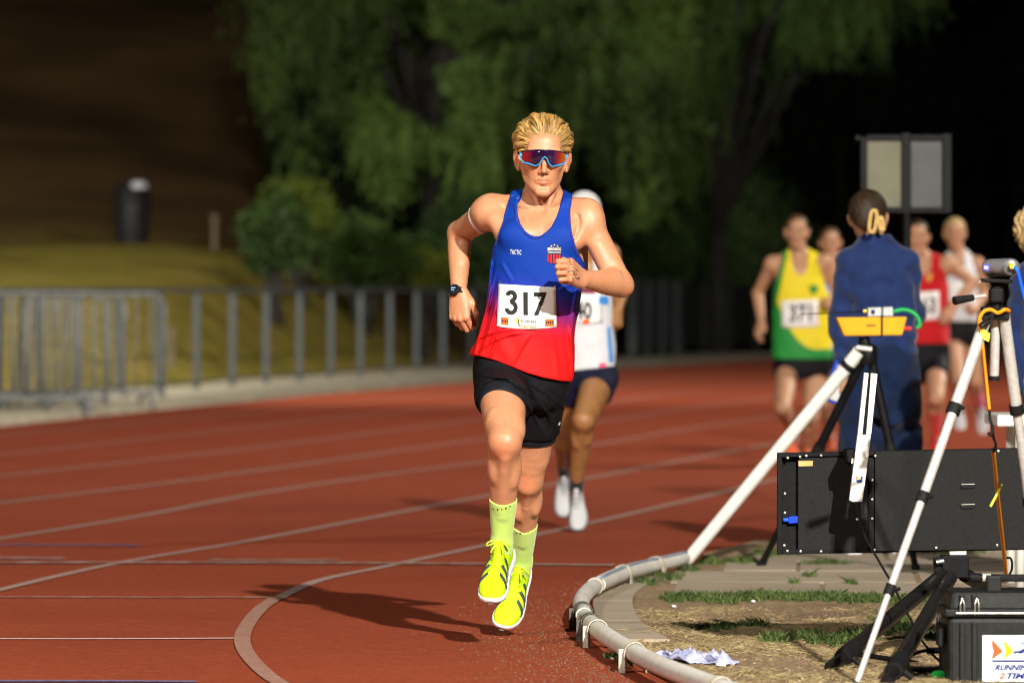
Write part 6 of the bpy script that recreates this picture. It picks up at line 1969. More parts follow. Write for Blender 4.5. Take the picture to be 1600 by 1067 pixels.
# --- runner in white vest and cap right behind the leader
p2, F2, v2, sf2 = bg_runner('runner in white vest and white cap close behind the leader, bib ending in 40', 29.05, (905, 832),
    {'head': (913, 338, -0.03), 'neck': (914, 385, 0.03), 'shR': (876, 398, 0.04), 'elR': (866, 452, 0.16), 'wrR': (872, 480, -0.02), 'shL': (951, 398, -0.03), 'elL': (968, 458, 0.14), 'wrL': (964, 486, 0.02),
     'hipR': (903, 592, 0.02), 'knR': (884, 690, 0.26), 'anR': (882, 738, 0.62), 'hipL': (937, 592, 0.0), 'knL': (912, 656, -0.36), 'anL': (900, 762, -0.08)},
    [(392, 886, 942, 0.08, 0.03, 0), (410, 882, 948, 0.10, 0, 0), (450, 884, 950, 0.11, 0, 0), (500, 888, 950, 0.10, 0, 0), (560, 888, 956, 0.105, 0, 0), (596, 890, 952, 0.10, 0, 0)],
    [(405, 882, 950, 0.112, 0, 0), (450, 882, 955, 0.118, 0, 0), (500, 882, 958, 0.118, 0, 0), (550, 880, 962, 0.125, 0, 0), (590, 879, 964, 0.13, 0, 0)],
    vest_outline(880, 954, 388, 577, -8), M_skin_tan, M_cap, M_white_vest, M_navy_short, [(560, 884, 962, 0.118, 0, 0), (585, 884, 964, 0.122, 0, 0), (605, 890, 960, 0.11, 0, 0)], 0.30,
    {'R': ((-0.06, -0.30, -0.9), (-0.1, -0.9, 0.3), -1, M_white_shoe, M_grey_sole), 'L': ((0.03, -0.62, -0.75), (0, -0.75, 0.62), 1, M_white_shoe, M_grey_sole)},
    {'R': FISTR, 'L': ((0.0, -0.5, -0.8), (0.7, -0.6, 0.3), (70, 85, 50), 'fist', -1)}, vox=0.0075, hairkw=dict(line_front=0.05, low=0.01, grow=0.012, rough=0.0),
    bib=([(872, 459), (942, 462), (942, 505), (872, 505)], '340', [(886, 470), (925, 472), (925, 499), (886, 499)]),
    sock_spec={'L': (0.86, M_black_sock), 'R': (0.72, M_black_sock)}, group=None)
sf2.patch('side_patch', [(935, 462), (950, 463), (951, 476), (936, 475)], plain('blue_patch', (0.03, 0.25, 0.65), 0.7), v2, 0.004)
sf2.patch('side_panel', [(948, 510), (954, 512), (960, 574), (952, 574)], plain('light_blue_panel', (0.10, 0.30, 0.68), 0.7), v2, 0.003, 8)
sf2.patch('hem_tag', [(936, 568), (947, 567), (947, 573), (936, 574)], plain('pink_tag', (0.75, 0.06, 0.18), 0.7), v2, 0.003)
sf2.patch('chest_band', [(884, 448), (930, 450), (930, 459), (884, 457)], plain('maroon_band', (0.18, 0.02, 0.05), 0.7), v2, 0.003)
sf2.patch('sponsor_box', [(911, 499), (921, 499), (921, 506), (911, 506)], M_orange_print, v2, 0.012)
# brim of the cap
o2 = F2.J['head']
gb = Grid(o2 - 0.2, o2 + 0.2, 0.007)
gb.frame(o2, rotm(), 1.0); gb.ell((0, 0.105, 0.052), (0.066, 0.065, 0.008), 0.01); gb.frame()
soft('cap_brim', gb, M_cap, p2, 1)

# --- yellow and green vest
m = N('yellow_green_vest')
sp = m.n('ShaderNodeSeparateXYZ'); m.l(m.coord(), sp.inputs[0])
d3 = 41.3; s3 = d3 / FPX
bx3 = G(1250, 725).x
zz = lambda py: CAMH - (py - YH) * s3
# green below a curve that climbs towards the side
xr = m.math('ADD', sp.outputs['X'], bx3 - (1250 - 800) * s3)
cv = m.math('ADD', m.math('MULTIPLY', m.math('POWER', m.math('ABSOLUTE', m.math('MINIMUM', m.math('SUBTRACT', xr, 0.10), 0.0)), 2.0), 4.6), zz(545))
low = m.math('LESS_THAN', sp.outputs['Z'], cv)
side_g = m.math('LESS_THAN', m.math('ADD', xr, m.math('MULTIPLY', m.math('SUBTRACT', sp.outputs['Z'], zz(460)), -0.22)), -0.160)
fac = m.math('MAXIMUM', low, side_g)
m.col(m.mix(fac, (0.74, 0.60, 0.006), (0.006, 0.23, 0.030))).set(Roughness=0.7)
m.bump(m.noise(300, 3), 0.2, 0.002)
M_yg = m.m
p3, F3, v3, sf3 = bg_runner('runner in yellow and green vest with number bib and black shorts', d3, (1250, 725),
    {'head': (1245, 362, -0.03), 'neck': (1247, 397, 0.03), 'shR': (1207, 412, 0.02), 'elR': (1184, 458, 0.17), 'wrR': (1190, 503, 0.06), 'shL': (1287, 410, -0.02), 'elL': (1309, 455, 0.06), 'wrL': (1300, 478, -0.15),
     'hipR': (1230, 576, 0), 'knR': (1223, 636, -0.36), 'anR': (1238, 672, 0.02), 'hipL': (1275, 576, 0), 'knL': (1268, 650, -0.12), 'anL': (1261, 700, 0.18)},
    [(403, 1216, 1280, 0.08, 0.03, 0), (418, 1209, 1287, 0.10, 0, 0), (450, 1212, 1290, 0.115, 0, 0), (500, 1214, 1290, 0.105, 0, 0), (550, 1212, 1294, 0.11, 0, 0), (585, 1215, 1290, 0.10, 0, 0)],
    [(415, 1210, 1286, 0.112, 0, 0), (450, 1208, 1296, 0.125, 0, 0), (500, 1207, 1300, 0.125, 0, 0), (560, 1206, 1301, 0.13, 0, 0), (575, 1206, 1301, 0.13, 0, 0)],
    vest_outline(1208, 1290, 398, 561, 0, neck=(0.34, 0.66), strap=(0.17, 0.86), drop=0.20), M_skin_pale, M_hair_brown, M_yg, M_shorts, [(550, 1208, 1300, 0.122, 0, 0), (575, 1209, 1299, 0.122, 0, 0), (592, 1215, 1292, 0.11, 0, 0)], 0.16,
    {'R': (*DOWN, -1, M_orange_shoe, M_sole), 'L': ((0.0, -0.7, -0.6), (0, -0.6, 0.7), 1, M_orange_shoe, M_sole)},
    {'R': ((-0.35, -0.5, -0.75), (-0.7, -0.6, 0.2), (25, 35, 25), 'open', 1), 'L': FISTL},
    bib=([(1221, 470), (1278, 468), (1279, 510), (1222, 511)], '371', [(1233, 476), (1268, 475), (1268, 503), (1233, 504)]), hairkw=dict(grow=0.006, rough=0.0006))
sf3.poly('crest', [(1264, 446), (1278, 446), (1277, 455), (1271, 461), (1265, 455)], plain('green_crest', (0.02, 0.22, 0.04), 0.7), v3, 0.004)
# --- runner half hidden behind
bg_runner('runner in white and blue vest half hidden behind the yellow vest', 46.0, (1305, 700),
    {'head': (1297, 379, -0.03), 'neck': (1300, 411, 0.03), 'shR': (1264, 426, 0.0), 'elR': (1254, 470, 0.1), 'wrR': (1272, 492, -0.1), 'shL': (1336, 426, 0.0), 'elL': (1350, 468, 0.1), 'wrL': (1335, 500, -0.1),
     'hipR': (1286, 566, 0), 'knR': (1288, 630, -0.2), 'anR': (1298, 672, 0.1), 'hipL': (1322, 566, 0), 'knL': (1326, 640, 0.1), 'anL': (1324, 678, 0.4)},
    [(418, 1272, 1330, 0.08, 0.03, 0), (435, 1266, 1336, 0.10, 0, 0), (480, 1268, 1336, 0.11, 0, 0), (550, 1270, 1336, 0.105, 0, 0), (575, 1272, 1334, 0.10, 0, 0)],
    [(430, 1266, 1336, 0.112, 0, 0), (480, 1266, 1338, 0.12, 0, 0), (560, 1264, 1340, 0.125, 0, 0)],
    vest_outline(1264, 1338, 412, 548), M_skin_pale, M_hair_brown, cloth_mat('white_blue_vest', (0.32, 0.40, 0.68), 0.7), M_navy_short, [(540, 1266, 1338, 0.118, 0, 0), (566, 1267, 1337, 0.118, 0, 0), (585, 1272, 1332, 0.10, 0, 0)], 0.25,
    {'R': ((0.0, -0.7, -0.6), (0, -0.6, 0.7), -1, M_orange_shoe, M_sole), 'L': (*DOWN, 1, M_orange_shoe, M_sole)}, {'R': FISTR, 'L': FISTL}, hairkw=dict(grow=0.007))
# --- red vest
p6, F6, v6, sf6 = bg_runner('runner in red vest with gold crest, black shorts and red socks', 41.0, (1445, 725),
    {'head': (1433, 370, -0.03), 'neck': (1440, 404, 0.03), 'shR': (1404, 418, 0.02), 'elR': (1392, 470, 0.1), 'wrR': (1410, 490, -0.12), 'shL': (1480, 413, -0.02), 'elL': (1521, 441, 0.08), 'wrL': (1487, 482, -0.10),
     'hipR': (1428, 562, 0), 'knR': (1430, 640, 0.16), 'anR': (1432, 690, 0.5), 'hipL': (1464, 562, 0), 'knL': (1463, 622, -0.30), 'anL': (1464, 674, 0.02)},
    [(410, 1412, 1472, 0.08, 0.03, 0), (425, 1405, 1480, 0.10, 0, 0), (460, 1408, 1480, 0.11, 0, 0), (510, 1410, 1478, 0.105, 0, 0), (550, 1410, 1482, 0.11, 0, 0), (575, 1412, 1480, 0.10, 0, 0)],
    [(422, 1406, 1480, 0.112, 0, 0), (460, 1404, 1482, 0.122, 0, 0), (510, 1402, 1483, 0.122, 0, 0), (555, 1400, 1485, 0.13, 0, 0)],
    vest_outline(1403, 1482, 402, 537, 0, neck=(0.34, 0.66), strap=(0.17, 0.86), drop=0.20), M_skin_pale, M_hair_dark, cloth_mat('red_vest', (0.46, 0.010, 0.014), 0.7), M_shorts, [(535, 1404, 1484, 0.12, 0, 0), (562, 1404, 1484, 0.12, 0, 0), (580, 1410, 1480, 0.11, 0, 0)], 0.42,
    {'R': (*DOWN, -1, M_red_shoe, M_sole), 'L': ((0.0, -0.55, -0.7), (0, -0.7, 0.55), 1, M_red_shoe, M_red_shoe)},
    {'R': FISTR, 'L': ((-0.3, -0.5, -0.75), (0.5, -0.8, 0.2), (35, 45, 30), 'open', -1)},
    bib=([(1424, 457), (1467, 455), (1468, 498), (1425, 500)], '363', [(1428, 464), (1462, 463), (1462, 490), (1428, 491)]), hairkw=dict(grow=0.009),
    sock_spec={'L': (0.35, M_red_sock), 'R': (0.4, M_red_sock)})
sf6.poly('crest', [(1447, 425), (1456, 425), (1457, 434), (1451.5, 441), (1446, 434)], plain('gold_crest', (0.55, 0.30, 0.05), 0.6), v6, 0.004)
# --- white vest, fair hair
p7, F7, v7, sf7 = bg_runner('fair-haired runner in white vest and black shorts behind the red vest', 46.0, (1508, 700),
    {'head': (1492, 365, -0.03), 'neck': (1497, 398, 0.03), 'shR': (1466, 413, 0.02), 'elR': (1458, 455, 0.1), 'wrR': (1476, 470, -0.1), 'shL': (1527, 413, 0.0), 'elL': (1538, 458, 0.1), 'wrL': (1522, 486, -0.08),
     'hipR': (1486, 528, 0), 'knR': (1498, 592, -0.24), 'anR': (1500, 628, 0.14), 'hipL': (1514, 528, 0), 'knL': (1524, 596, 0.0), 'anL': (1532, 634, 0.36)},
    [(404, 1474, 1520, 0.08, 0.03, 0), (420, 1470, 1526, 0.10, 0, 0), (460, 1472, 1524, 0.105, 0, 0), (500, 1476, 1522, 0.10, 0, 0), (530, 1472, 1526, 0.105, 0, 0), (545, 1476, 1522, 0.10, 0, 0)],
    [(416, 1470, 1526, 0.11, 0, 0), (460, 1472, 1527, 0.115, 0, 0), (510, 1474, 1527, 0.115, 0, 0)],
    vest_outline(1468, 1528, 400, 502), M_skin_pale, M_hair_fair, M_white_vest, M_shorts, [(500, 1473, 1527, 0.112, 0, 0), (525, 1471, 1529, 0.116, 0, 0), (542, 1476, 1524, 0.10, 0, 0)], 0.20,
    {'R': (*DOWN, -1, M_white_shoe, M_sole), 'L': ((0.1, -0.3, -0.9), (0, -0.9, 0.3), 1, M_white_shoe, M_sole)}, {'R': FISTR, 'L': FISTL},
    bib=([(1478, 440), (1510, 440), (1510, 470), (1478, 470)], None, [(1484, 446), (1504, 446), (1504, 464), (1484, 464)]), hairkw=dict(grow=0.012, line_front=0.068, low=-0.05), sock_spec={'L': (0.45, M_pink_sock), 'R': (0.6, M_pink_sock)})

# --- track official in navy, seen from behind, and a second one at the side
M_navy = cloth_mat('navy_tracksuit', (0.010, 0.023, 0.088), 0.75, 0.15, 300, sheen=0.2)
M_navy_dark = cloth_mat('navy_trousers', (0.005, 0.013, 0.042), 0.8, 0.15, 300, sheen=0.1)
def official(label, d, base, J, jrows, prows, legs, hair, hands, yaw, head_scale=1.0, bun=None, hairkw=None, shoes=M_white_shoe):
    root = tag(empty('person', tuple(G(*base))), label, 'person')
    J = dict(J); J['away'] = J['head']
    F_ = Fig(d, J, jrows, root)
    R = rotm(yaw=yaw)
    o = F_.J['head']
    allp = np.array([v for k, v in F_.J.items()])
    g = Grid(allp.min(0) - 0.2, allp.max(0) + 0.2, 0.010, [(o - 0.13, o + 0.13, 0.006)])
    nk = F_.J['neck']
    g.chain([o + np.array((0, 0, -0.05)), (o + nk) / 2 + np.array((0, 0, -0.03)), nk + np.array((0, 0, -0.06))], [0.052, 0.054, 0.06], 0.02, 3)
    for sd in 'RL':
        f, n, c, th, mi = hands[sd]
        hand_sdf(g, F_.J['wr' + sd], f, n, c, 1.0, th, mirror=mi)
        g.chain([F_.J['wr' + sd], F_.J['el' + sd], F_.J['sh' + sd], nk + np.array((0, 0, -0.05))], [0.027, 0.035, 0.04, 0.05], 0.02, 3)
    head_sdf(g, o, R, head_scale)
    soft('body', g, M_skin_pale, root, 1, face_tint(o, R, head_scale))
    h = hair_cap(F_, head_scale, R, o, hair, root, None, bun=bun, vox=0.006, **(hairkw or {}))
    zs = [r[0] for r in F_.rows]
    lo = allp.min(0) - 0.2; hi = allp.max(0) + 0.2
    gj = Grid((lo[0], lo[1], min(zs) - 0.05), (hi[0], hi[1], nk[2] + 0.10), 0.0075)
    gj.loft(F_.rows, 0.03, 2.3)
    for a in ('shR', 'shL'):
        gj.chain([nk, (nk + F_.J[a]) / 2 + np.array((0, 0, 0.01)), F_.J[a]], [0.070, 0.060, 0.060], 0.04, 3)
    gj.chain([nk + np.array((0, 0, -0.03)), nk + np.array((0, 0, 0.045))], [0.075, 0.070], 0.02, 1)
    gj.plane(nk + np.array((0, 0, 0.052)), (0, 0, 1))
    for sd in 'RL':
        A, B, C = F_.J['sh' + sd], F_.J['el' + sd], F_.J['wr' + sd]
        g2 = Grid(tuple(a[0] for a in gj.ax), tuple(a[-1] + 0.007 for a in gj.ax), 0.0075)
        g2.chain([A, (A + B) / 2, B, (B * 0.4 + C * 0.6), C * 0.97 + B * 0.03], [0.075, 0.066, 0.060, 0.052, 0.040], 0.03, 3)
        q = tuple(slice(0, min(a, b)) for a, b in zip(gj.F.shape, g2.F.shape))
        gj.F[q] = _smin(gj.F[q], g2.F[q], 0.010)
    folds(gj, [(0.8, 0.2, 0.5, 45, 1.0), (-0.4, -0.2, 0.85, 50, 1.0), (0.2, 0.1, 1.0, 60, 0.7)], 0.014, (max(zs) + 0.2, min(zs)), int(d) + 3)
    soft('jacket', gj, M_navy, root, 1)
    gp = Grid((lo[0], d - 0.45, 0.0), (hi[0], d + 0.45, rows_px(prows, d)[0][0] + 0.05), 0.009)
    gp.loft(rows_px(prows, d), 0.03, 2.3)
    for pts, rad in legs:
        gp.chain([np.array(W(x, y, d + dy)) for x, y, dy in pts], rad, 0.025, 3)
    gp.F = np.maximum(gp.F, (0.06 - gp.ax[2])[None, None, :].astype(np.float32))
    folds(gp, [(0.9, 0.2, 0.3, 50, 1.0), (-0.5, -0.2, 0.7, 45, 1.0), (0.2, 0.1, 1.0, 35, 0.7)], 0.016, (1.1, 0.6), int(d) + 5)
    soft('trousers', gp, M_navy_dark, root, 1)
    for sd in 'RL':
        if 'an' + sd in F_.J:
            o_, R_ = foot_frame(F_.J['an' + sd], (0.05, 1, 0) if abs(yaw) > 2 else (-0.6, -0.8, 0), (0, 0, 1))
            e = [o_ + R_ @ np.array(q) for q in ((0, 0, 0), (0.3, 0, 0.1))]
            g = Grid(np.min(e, 0) - 0.08, np.max(e, 0) + 0.08, 0.007); shoe_sdf(g, o_, R_, 'upper', 1, 0.95)
            sh, _, _ = soft('shoe', g, shoes, root, 1)
            g = Grid(np.min(e, 0) - 0.08, np.max(e, 0) + 0.08, 0.007); shoe_sdf(g, o_, R_, 'sole', 1, 0.95)
            soft('sole', g, M_sole, sh, 1)
    return root, F_, h
M_pinkwhite = plain('red_white_trainer', (0.62, 0.20, 0.12), 0.6, var=0.5, scale=25)
p5, F5, h5 = official('track official in navy tracksuit seen from behind, dark hair in a clip', 26.0, (1370, 872),
    {'head': (1357, 340, 0.0), 'neck': (1367, 384, 0.0), 'shR': (1330, 412, 0), 'elR': (1317, 500, 0.02), 'wrR': (1317, 583, -0.03), 'shL': (1412, 412, 0), 'elL': (1424, 492, 0.06), 'wrL': (1400, 512, 0.28), 'anR': (1335, 838, 0.0), 'anL': (1405, 838, 0.05)},
    [(398, 1330, 1412, 0.09, 0, 0), (420, 1318, 1428, 0.11, 0, 0), (460, 1322, 1428, 0.12, 0, 0), (510, 1324, 1430, 0.125, 0, 0), (540, 1320, 1434, 0.13, 0, 0), (552, 1321, 1433, 0.13, 0, 0)],
    [(536, 1326, 1430, 0.122, 0, 0), (580, 1318, 1436, 0.135, -0.01, 0), (630, 1314, 1438, 0.13, 0, 0), (660, 1316, 1437, 0.12, 0, 0)],
    [([(1345, 620, 0), (1342, 700, 0.0), (1339, 790, 0.0), (1338, 858, 0.0)], [0.098, 0.094, 0.086, 0.082]), ([(1404, 620, 0), (1404, 700, 0.03), (1404, 790, 0.03), (1404, 858, 0.03)], [0.104, 0.098, 0.088, 0.082])],
    M_hair_dark, {'R': ((-0.10, 0.2, -1.0), (-0.9, -0.2, 0.1), (45, 55, 40), 'fist', -1), 'L': ((-0.8, 0.5, 0.1), (0, 0.3, 0.9), (40, 50, 40), 'fist', 1)}, math.pi - 0.25, 1.0,
    bun=((0.0, -0.105, -0.005), (0.045, 0.030, 0.055)), hairkw=dict(low=-0.060, grow=0.012, line_front=0.06), shoes=M_pinkwhite)
# claw clip in the hair
M_clip = plain('tan_clip', (0.55, 0.36, 0.13), 0.35, var=0.2, scale=60)
def clip_loop(cx, cy, w, h, tilt, dy):
    pts = []
    for k in range(20):
        t = 2 * math.pi * k / 20
        a, b = w * (abs(math.cos(t)) ** 0.6) * (1 if math.cos(t) > 0 else -1), h * (abs(math.sin(t)) ** 0.6) * (1 if math.sin(t) > 0 else -1)
        x = cx + a * math.cos(tilt) - b * math.sin(tilt); y = cy + a * math.sin(tilt) + b * math.cos(tilt)
        pts.append(W(x, y, 26.0 + dy) - p5.location)
    return pts
MB().tube(clip_loop(1364, 346, 5.0, 17.0, 0.12, -0.150), 0.009, 8, closed=True).build('hair_clip', M_clip, p5, True)
MB().tube(clip_loop(1377, 350, 3.0, 10.0, -0.15, -0.140), 0.009, 8, closed=True).build('hair_clip', M_clip, p5, True)
# clipboard in the hand
M_blue_board = plain('blue_clipboard', (0.02, 0.07, 0.48), 0.4, var=0.1)
cb = W(1313, 600, 25.98)
cbo = tag(empty('clipboard', tuple(cb)), 'blue clipboard held low in the hand of the official in navy', 'clipboard')
Rc = Matrix.Rotation(0.35, 3, 'Y') @ Matrix.Rotation(0.75, 3, 'Z')
MB().box((0, 0, 0), (0.16, 0.012, 0.19), Rc).build('board', M_blue_board, cbo, bevel=0.003)
MB().box(Rc @ Vector((0, -0.0085, 0.0)), (0.13, 0.004, 0.16), Rc).build('paper', M_bib, cbo)
MB().box(Rc @ Vector((0, -0.012, 0.085)), (0.06, 0.012, 0.02), Rc).build('clip', M_pin, cbo)

p8, F8, h8 = official('person with curly fair hair in navy jacket at the edge beside the camera tripod', 24.0, (1645, 905),
    {'head': (1628, 372, 0.0), 'neck': (1634, 412, 0.0), 'shR': (1606, 436, 0), 'elR': (1592, 530, 0.04), 'wrR': (1606, 600, -0.12), 'shL': (1690, 436, 0), 'elL': (1706, 530, 0.04), 'wrL': (1700, 600, -0.1), 'anR': (1628, 866, 0.0), 'anL': (1680, 866, 0.05)},
    [(420, 1606, 1686, 0.10, 0, 0), (450, 1590, 1702, 0.12, 0, 0), (520, 1594, 1700, 0.125, 0, 0), (580, 1592, 1702, 0.13, 0, 0), (615, 1592, 1702, 0.13, 0, 0)],
    [(600, 1596, 1698, 0.122, 0, 0), (640, 1602, 1700, 0.12, 0, 0), (680, 1604, 1698, 0.11, 0, 0)],
    [([(1626, 670, 0), (1626, 780, 0.0), (1627, 885, 0.0)], [0.09, 0.078, 0.07]), ([(1676, 670, 0), (1678, 780, 0.03), (1680, 885, 0.03)], [0.09, 0.078, 0.07])],
    M_hair_fair, {'R': ((0.1, -0.6, -0.8), (-0.8, -0.2, 0.2), (40, 50, 40), 'fist', 1), 'L': ((-0.1, -0.6, -0.8), (0.8, -0.2, 0.2), (40, 50, 40), 'fist', -1)}, 2.7,
    hairkw=dict(low=-0.09, grow=0.030, line_front=0.05, rough=0.007))
# ================================================================== timing equipment beside the track
M_blk = plain('black_painted_metal', (0.0055, 0.0055, 0.006), 0.5, 0.0, var=0.4, scale=30, spec=0.12)
M_blk_rub = plain('black_rubber_part', (0.007, 0.007, 0.007), 0.7, 0.0, var=0.3, scale=40)
M_carbon = plain('dark_carbon_tube', (0.010, 0.009, 0.009), 0.35, 0.1, var=0.4, scale=60)
M_alu = plain('brushed_aluminium', (0.55, 0.53, 0.50), 0.4, 0.3, var=0.12, scale=60)
M_white_al = plain('white_enamel', (0.72, 0.71, 0.66), 0.4, 0.0, var=0.08, scale=20)
M_screw = plain('steel_screw', (0.75, 0.73, 0.66), 0.35, 0.9)
M_panel = plain('black_fibreboard', (0.0085, 0.0083, 0.0080), 0.7, 0.0, var=0.35, scale=120, bump=0.25, bscale=400)
M_yellow_dev = plain('yellow_housing', (0.66, 0.33, 0.004), 0.4, var=0.08)
M_green_c = plain('green_cable', (0.02, 0.36, 0.09), 0.45)
M_blue_c = plain('blue_cable', (0.02, 0.12, 0.75), 0.4)
M_orange_c = plain('orange_cord', (0.80, 0.27, 0.01), 0.6, var=0.2, scale=200)
M_cable = plain('black_cable', (0.010, 0.010, 0.010), 0.4)

def pxprism(mb, pts, d, thick):
    """photo-pixel polygon made into a solid plate standing at depth d"""
    o = Vector((0, d, 0))
    P0 = [W(x, y, d) for x, y in pts]
    mb.prism([(p.x, p.z) for p in P0], o, Vector((1, 0, 0)), Vector((0, 0, 1)), Vector((0, 1, 0)), thick)
    return mb
def plate(name, pts, d, thick, mat, parent, bevel=0.0):
    return pxprism(MB(parent.location if parent.parent is None else parent.parent.location), pts, d, thick).build(name, mat, parent, bevel=bevel)
def rod(name, a, b, r, mat, parent, n=12):
    rr = r if isinstance(r, (list, tuple)) else [r, r]
    return MB(parent.location if parent.parent is None else parent.parent.location).tube([a, b], rr, n).build(name, mat, parent, autosmooth=True)
def cable(name, pts, r, mat, parent, n=40):
    C = catmull(pts, n)
    return MB(parent.location if parent.parent is None else parent.parent.location).tube([Vector(p) for p in C], r, 8).build(name, mat, parent, True)
def lerp(a, b, t): return Vector(a) * (1 - t) + Vector(b) * t

# --- display board, seen from the back
BD = 18.95
bl, br_ = W(1215, 866, BD), W(1640, 858, BD)
board = tag(empty('display_board', ((bl.x + br_.x) / 2, BD, 0)), 'long black display board on a low stand, seen from the back with screws', 'display board')
def by(x, y):
    return y  # rows are read off the photograph
plate('back_panel', [(1215, 707.5), (1640, 699), (1640, 858), (1215, 866)], BD + 0.035, 0.05, M_blk, board)
plate('rear_panel', [(1247, 715), (1356, 713), (1356, 859), (1247, 861)], BD + 0.006, 0.029, M_panel, board, 0.0015)
plate('joint_strip', [(1357, 712), (1366, 712), (1366, 858.5), (1357, 859)], BD + 0.016, 0.019, M_blk, board)
plate('rear_panel', [(1367, 706), (1636, 700), (1636, 857), (1367, 861)], BD + 0.004, 0.031, M_panel, board, 0.0015)
plate('frame_rail', [(1215, 707.5), (1366, 704.5), (1366, 711), (1215, 714.5)], BD - 0.003, 0.038, M_blk, board, 0.001)
plate('frame_rail', [(1222.5, 858), (1366, 859.4), (1366, 863.4), (1222.5, 865.8)], BD - 0.003, 0.038, M_blk, board, 0.001)
plate('frame_rail', [(1215, 714.8), (1222, 714.6), (1222, 865.9), (1215, 866)], BD - 0.003, 0.038, M_blk, board, 0.001)
for x, y in [(1231, 715.5), (1283, 711.5), (1226.5, 771), (1226.5, 801), (1283, 861.2), (1230.5, 860.5), (1251, 861), (1367.5, 712), (1366.5, 859), (1363, 750), (1363, 780), (1363, 810), (1339.5, 811), (1463, 855.5), (1558, 851.5), (1463, 706.5), (1560, 704.5), (1225.5, 852), (1250, 713.5), (1260, 712)]:
    dd = BD + (0.003 if x > 1366.8 or 1247 < x < 1356 and 716 < y < 858 else -0.004) + (0.014 if 1356 < x < 1366.8 and y < 855 else 0)
    c = W(x, y, dd)
    MB(board.location).lathe(c, [(0.0046, 0), (0.0042, 0.0016), (0.002, 0.0026)], 10, Matrix.Rotation(math.pi / 2, 3, 'X')).build('screw', M_screw, board)
plate('tan_label', [(1247.8, 720), (1270, 719.6), (1270, 727.8), (1247.8, 728.2)], BD + 0.0045, 0.0015, plain('tan_label', (0.55, 0.36, 0.12), 0.6), board)
plate('blue_plug', [(1232, 807), (1247, 806), (1247, 817), (1232, 818)], BD + 0.010, 0.024, plain('blue_plug', (0.01, 0.05, 0.85), 0.35), board, 0.003)
rod('plug_tail', W(1234, 812, BD + 0.02), W(1224, 812, BD + 0.02), 0.007, plain('blue_tail', (0.02, 0.09, 0.8), 0.4), board)
for yy in (760, 791.5):
    plate('slot_handle', [(1501, yy - 3), (1523, yy - 3.6), (1523, yy + 2.4), (1501, yy + 3)], BD - 0.002, 0.007, M_blk_rub, board, 0.001)
    plate('slot_edge', [(1502, yy - 3.8), (1523, yy - 4.4), (1523, yy - 3.5), (1502, yy - 2.9)], BD - 0.004, 0.006, M_screw, board)
plate('mount_plate', [(1484, 861.2), (1510, 860.6), (1510, 866), (1484, 866.6)], BD + 0.0, 0.05, M_alu, board)

# --- low stand that carries the board
stand = tag(empty('low_stand', tuple(G(1470, 1035))), 'low black tripod stand with splayed tubes under the display board', 'stand')
hub = W(1488, 892, 18.9)
plate('hub_block', [(1472, 868), (1514, 868), (1514, 903), (1472, 903)], 18.86, 0.10, M_blk, stand, 0.004)
plate('side_bracket', [(1459, 873), (1472, 870), (1472, 916), (1462, 913)], 18.84, 0.05, M_blk, stand, 0.003)
f1, f2 = G(1298, 1042, 0.02), G(1386, 1066, 0.02)
for foot, top in ((f1, W(1474, 897, 18.88)), (f2, W(1484, 903, 18.84))):
    rod('leg', top, lerp(top, foot, 0.86), 0.0245, M_carbon, stand, 14)
    rod('foot_clamp', lerp(top, foot, 0.80), lerp(top, foot, 0.90), 0.0285, M_blk_rub, stand, 14)
    rod('foot_tube', lerp(top, foot, 0.88), foot, [0.019, 0.021], M_carbon, stand, 12)
    c = lerp(top, foot, 0.9) + Vector((0.03, -0.01, 0.0))
    rod('clamp_knob', c, c + Vector((0.025, 0.0, -0.02)), 0.010, M_blk_rub, stand)
rod('leg', W(1508, 898, 18.94), G(1660, 985, 0.02), 0.0245, M_carbon, stand, 14)
rod('brace', lerp(W(1474, 897, 18.88), f1, 0.85), W(1500, 1046, 18.4), 0.0085, M_blk, stand)
rod('brace', lerp(W(1484, 903, 18.84), f2, 0.88), W(1500, 1046, 18.4), 0.0085, M_blk, stand)
rod('release_pin', W(1487, 908, 18.78), W(1464, 945, 18.68), 0.0042, M_screw, stand, 8)
rod('lock_bolt', W(1463, 878, 18.82), W(1475, 876, 18.82), 0.008, M_screw, stand, 10)
rod('cross_bar', W(1514, 901, 18.88), W(1640, 903, 18.88), 0.011, M_blk, stand, 12)
rod('bar_collar', W(1516, 902, 18.88), W(1533, 902, 18.88), 0.016, M_blk_rub, stand, 12)
rod('bar_collar', W(1535, 902, 18.88), W(1548, 902, 18.88), 0.0135, M_alu, stand, 12)

# --- white forked arm clamped to the board
arm = tag(empty('forked_arm', tuple(W(1345, 783, 18.72))), 'white forked plate arm with small emblem clamped upright to the display board', 'bracket arm')
fork = [(1327, 781.5), (1333, 784), (1347.6, 783.6), (1360.2, 690), (1371.2, 584), (1361, 583), (1355, 677), (1346.6, 678), (1357.4, 583), (1350.4, 582), (1343, 660), (1336, 712)]
mbk = MB(arm.location)
A_ = [(1327, 781.5), (1333, 784), (1347.6, 783.6), (1356.8, 716), (1335.6, 715)]
pxprism(mbk, A_, 18.72, 0.034)
pxprism(mbk, [(1335.6, 715), (1356.8, 716), (1361, 680), (1340.2, 678)], 18.72, 0.034)
mbk.build('lower_plate', M_white_al, arm, bevel=0.002)
plate('prong', [(1340.4, 677.6), (1347.6, 678.2), (1357.4, 583), (1350.4, 582)], 18.7205, 0.033, M_white_al, arm, 0.002)
plate('prong', [(1353.6, 678.8), (1361.2, 679.6), (1371.2, 584), (1361, 583)], 18.7205, 0.033, M_white_al, arm, 0.002)
plate('inner_bar', [(1349, 672), (1352, 672), (1362, 590), (1355, 590)], 18.735, 0.012, M_blk, arm)
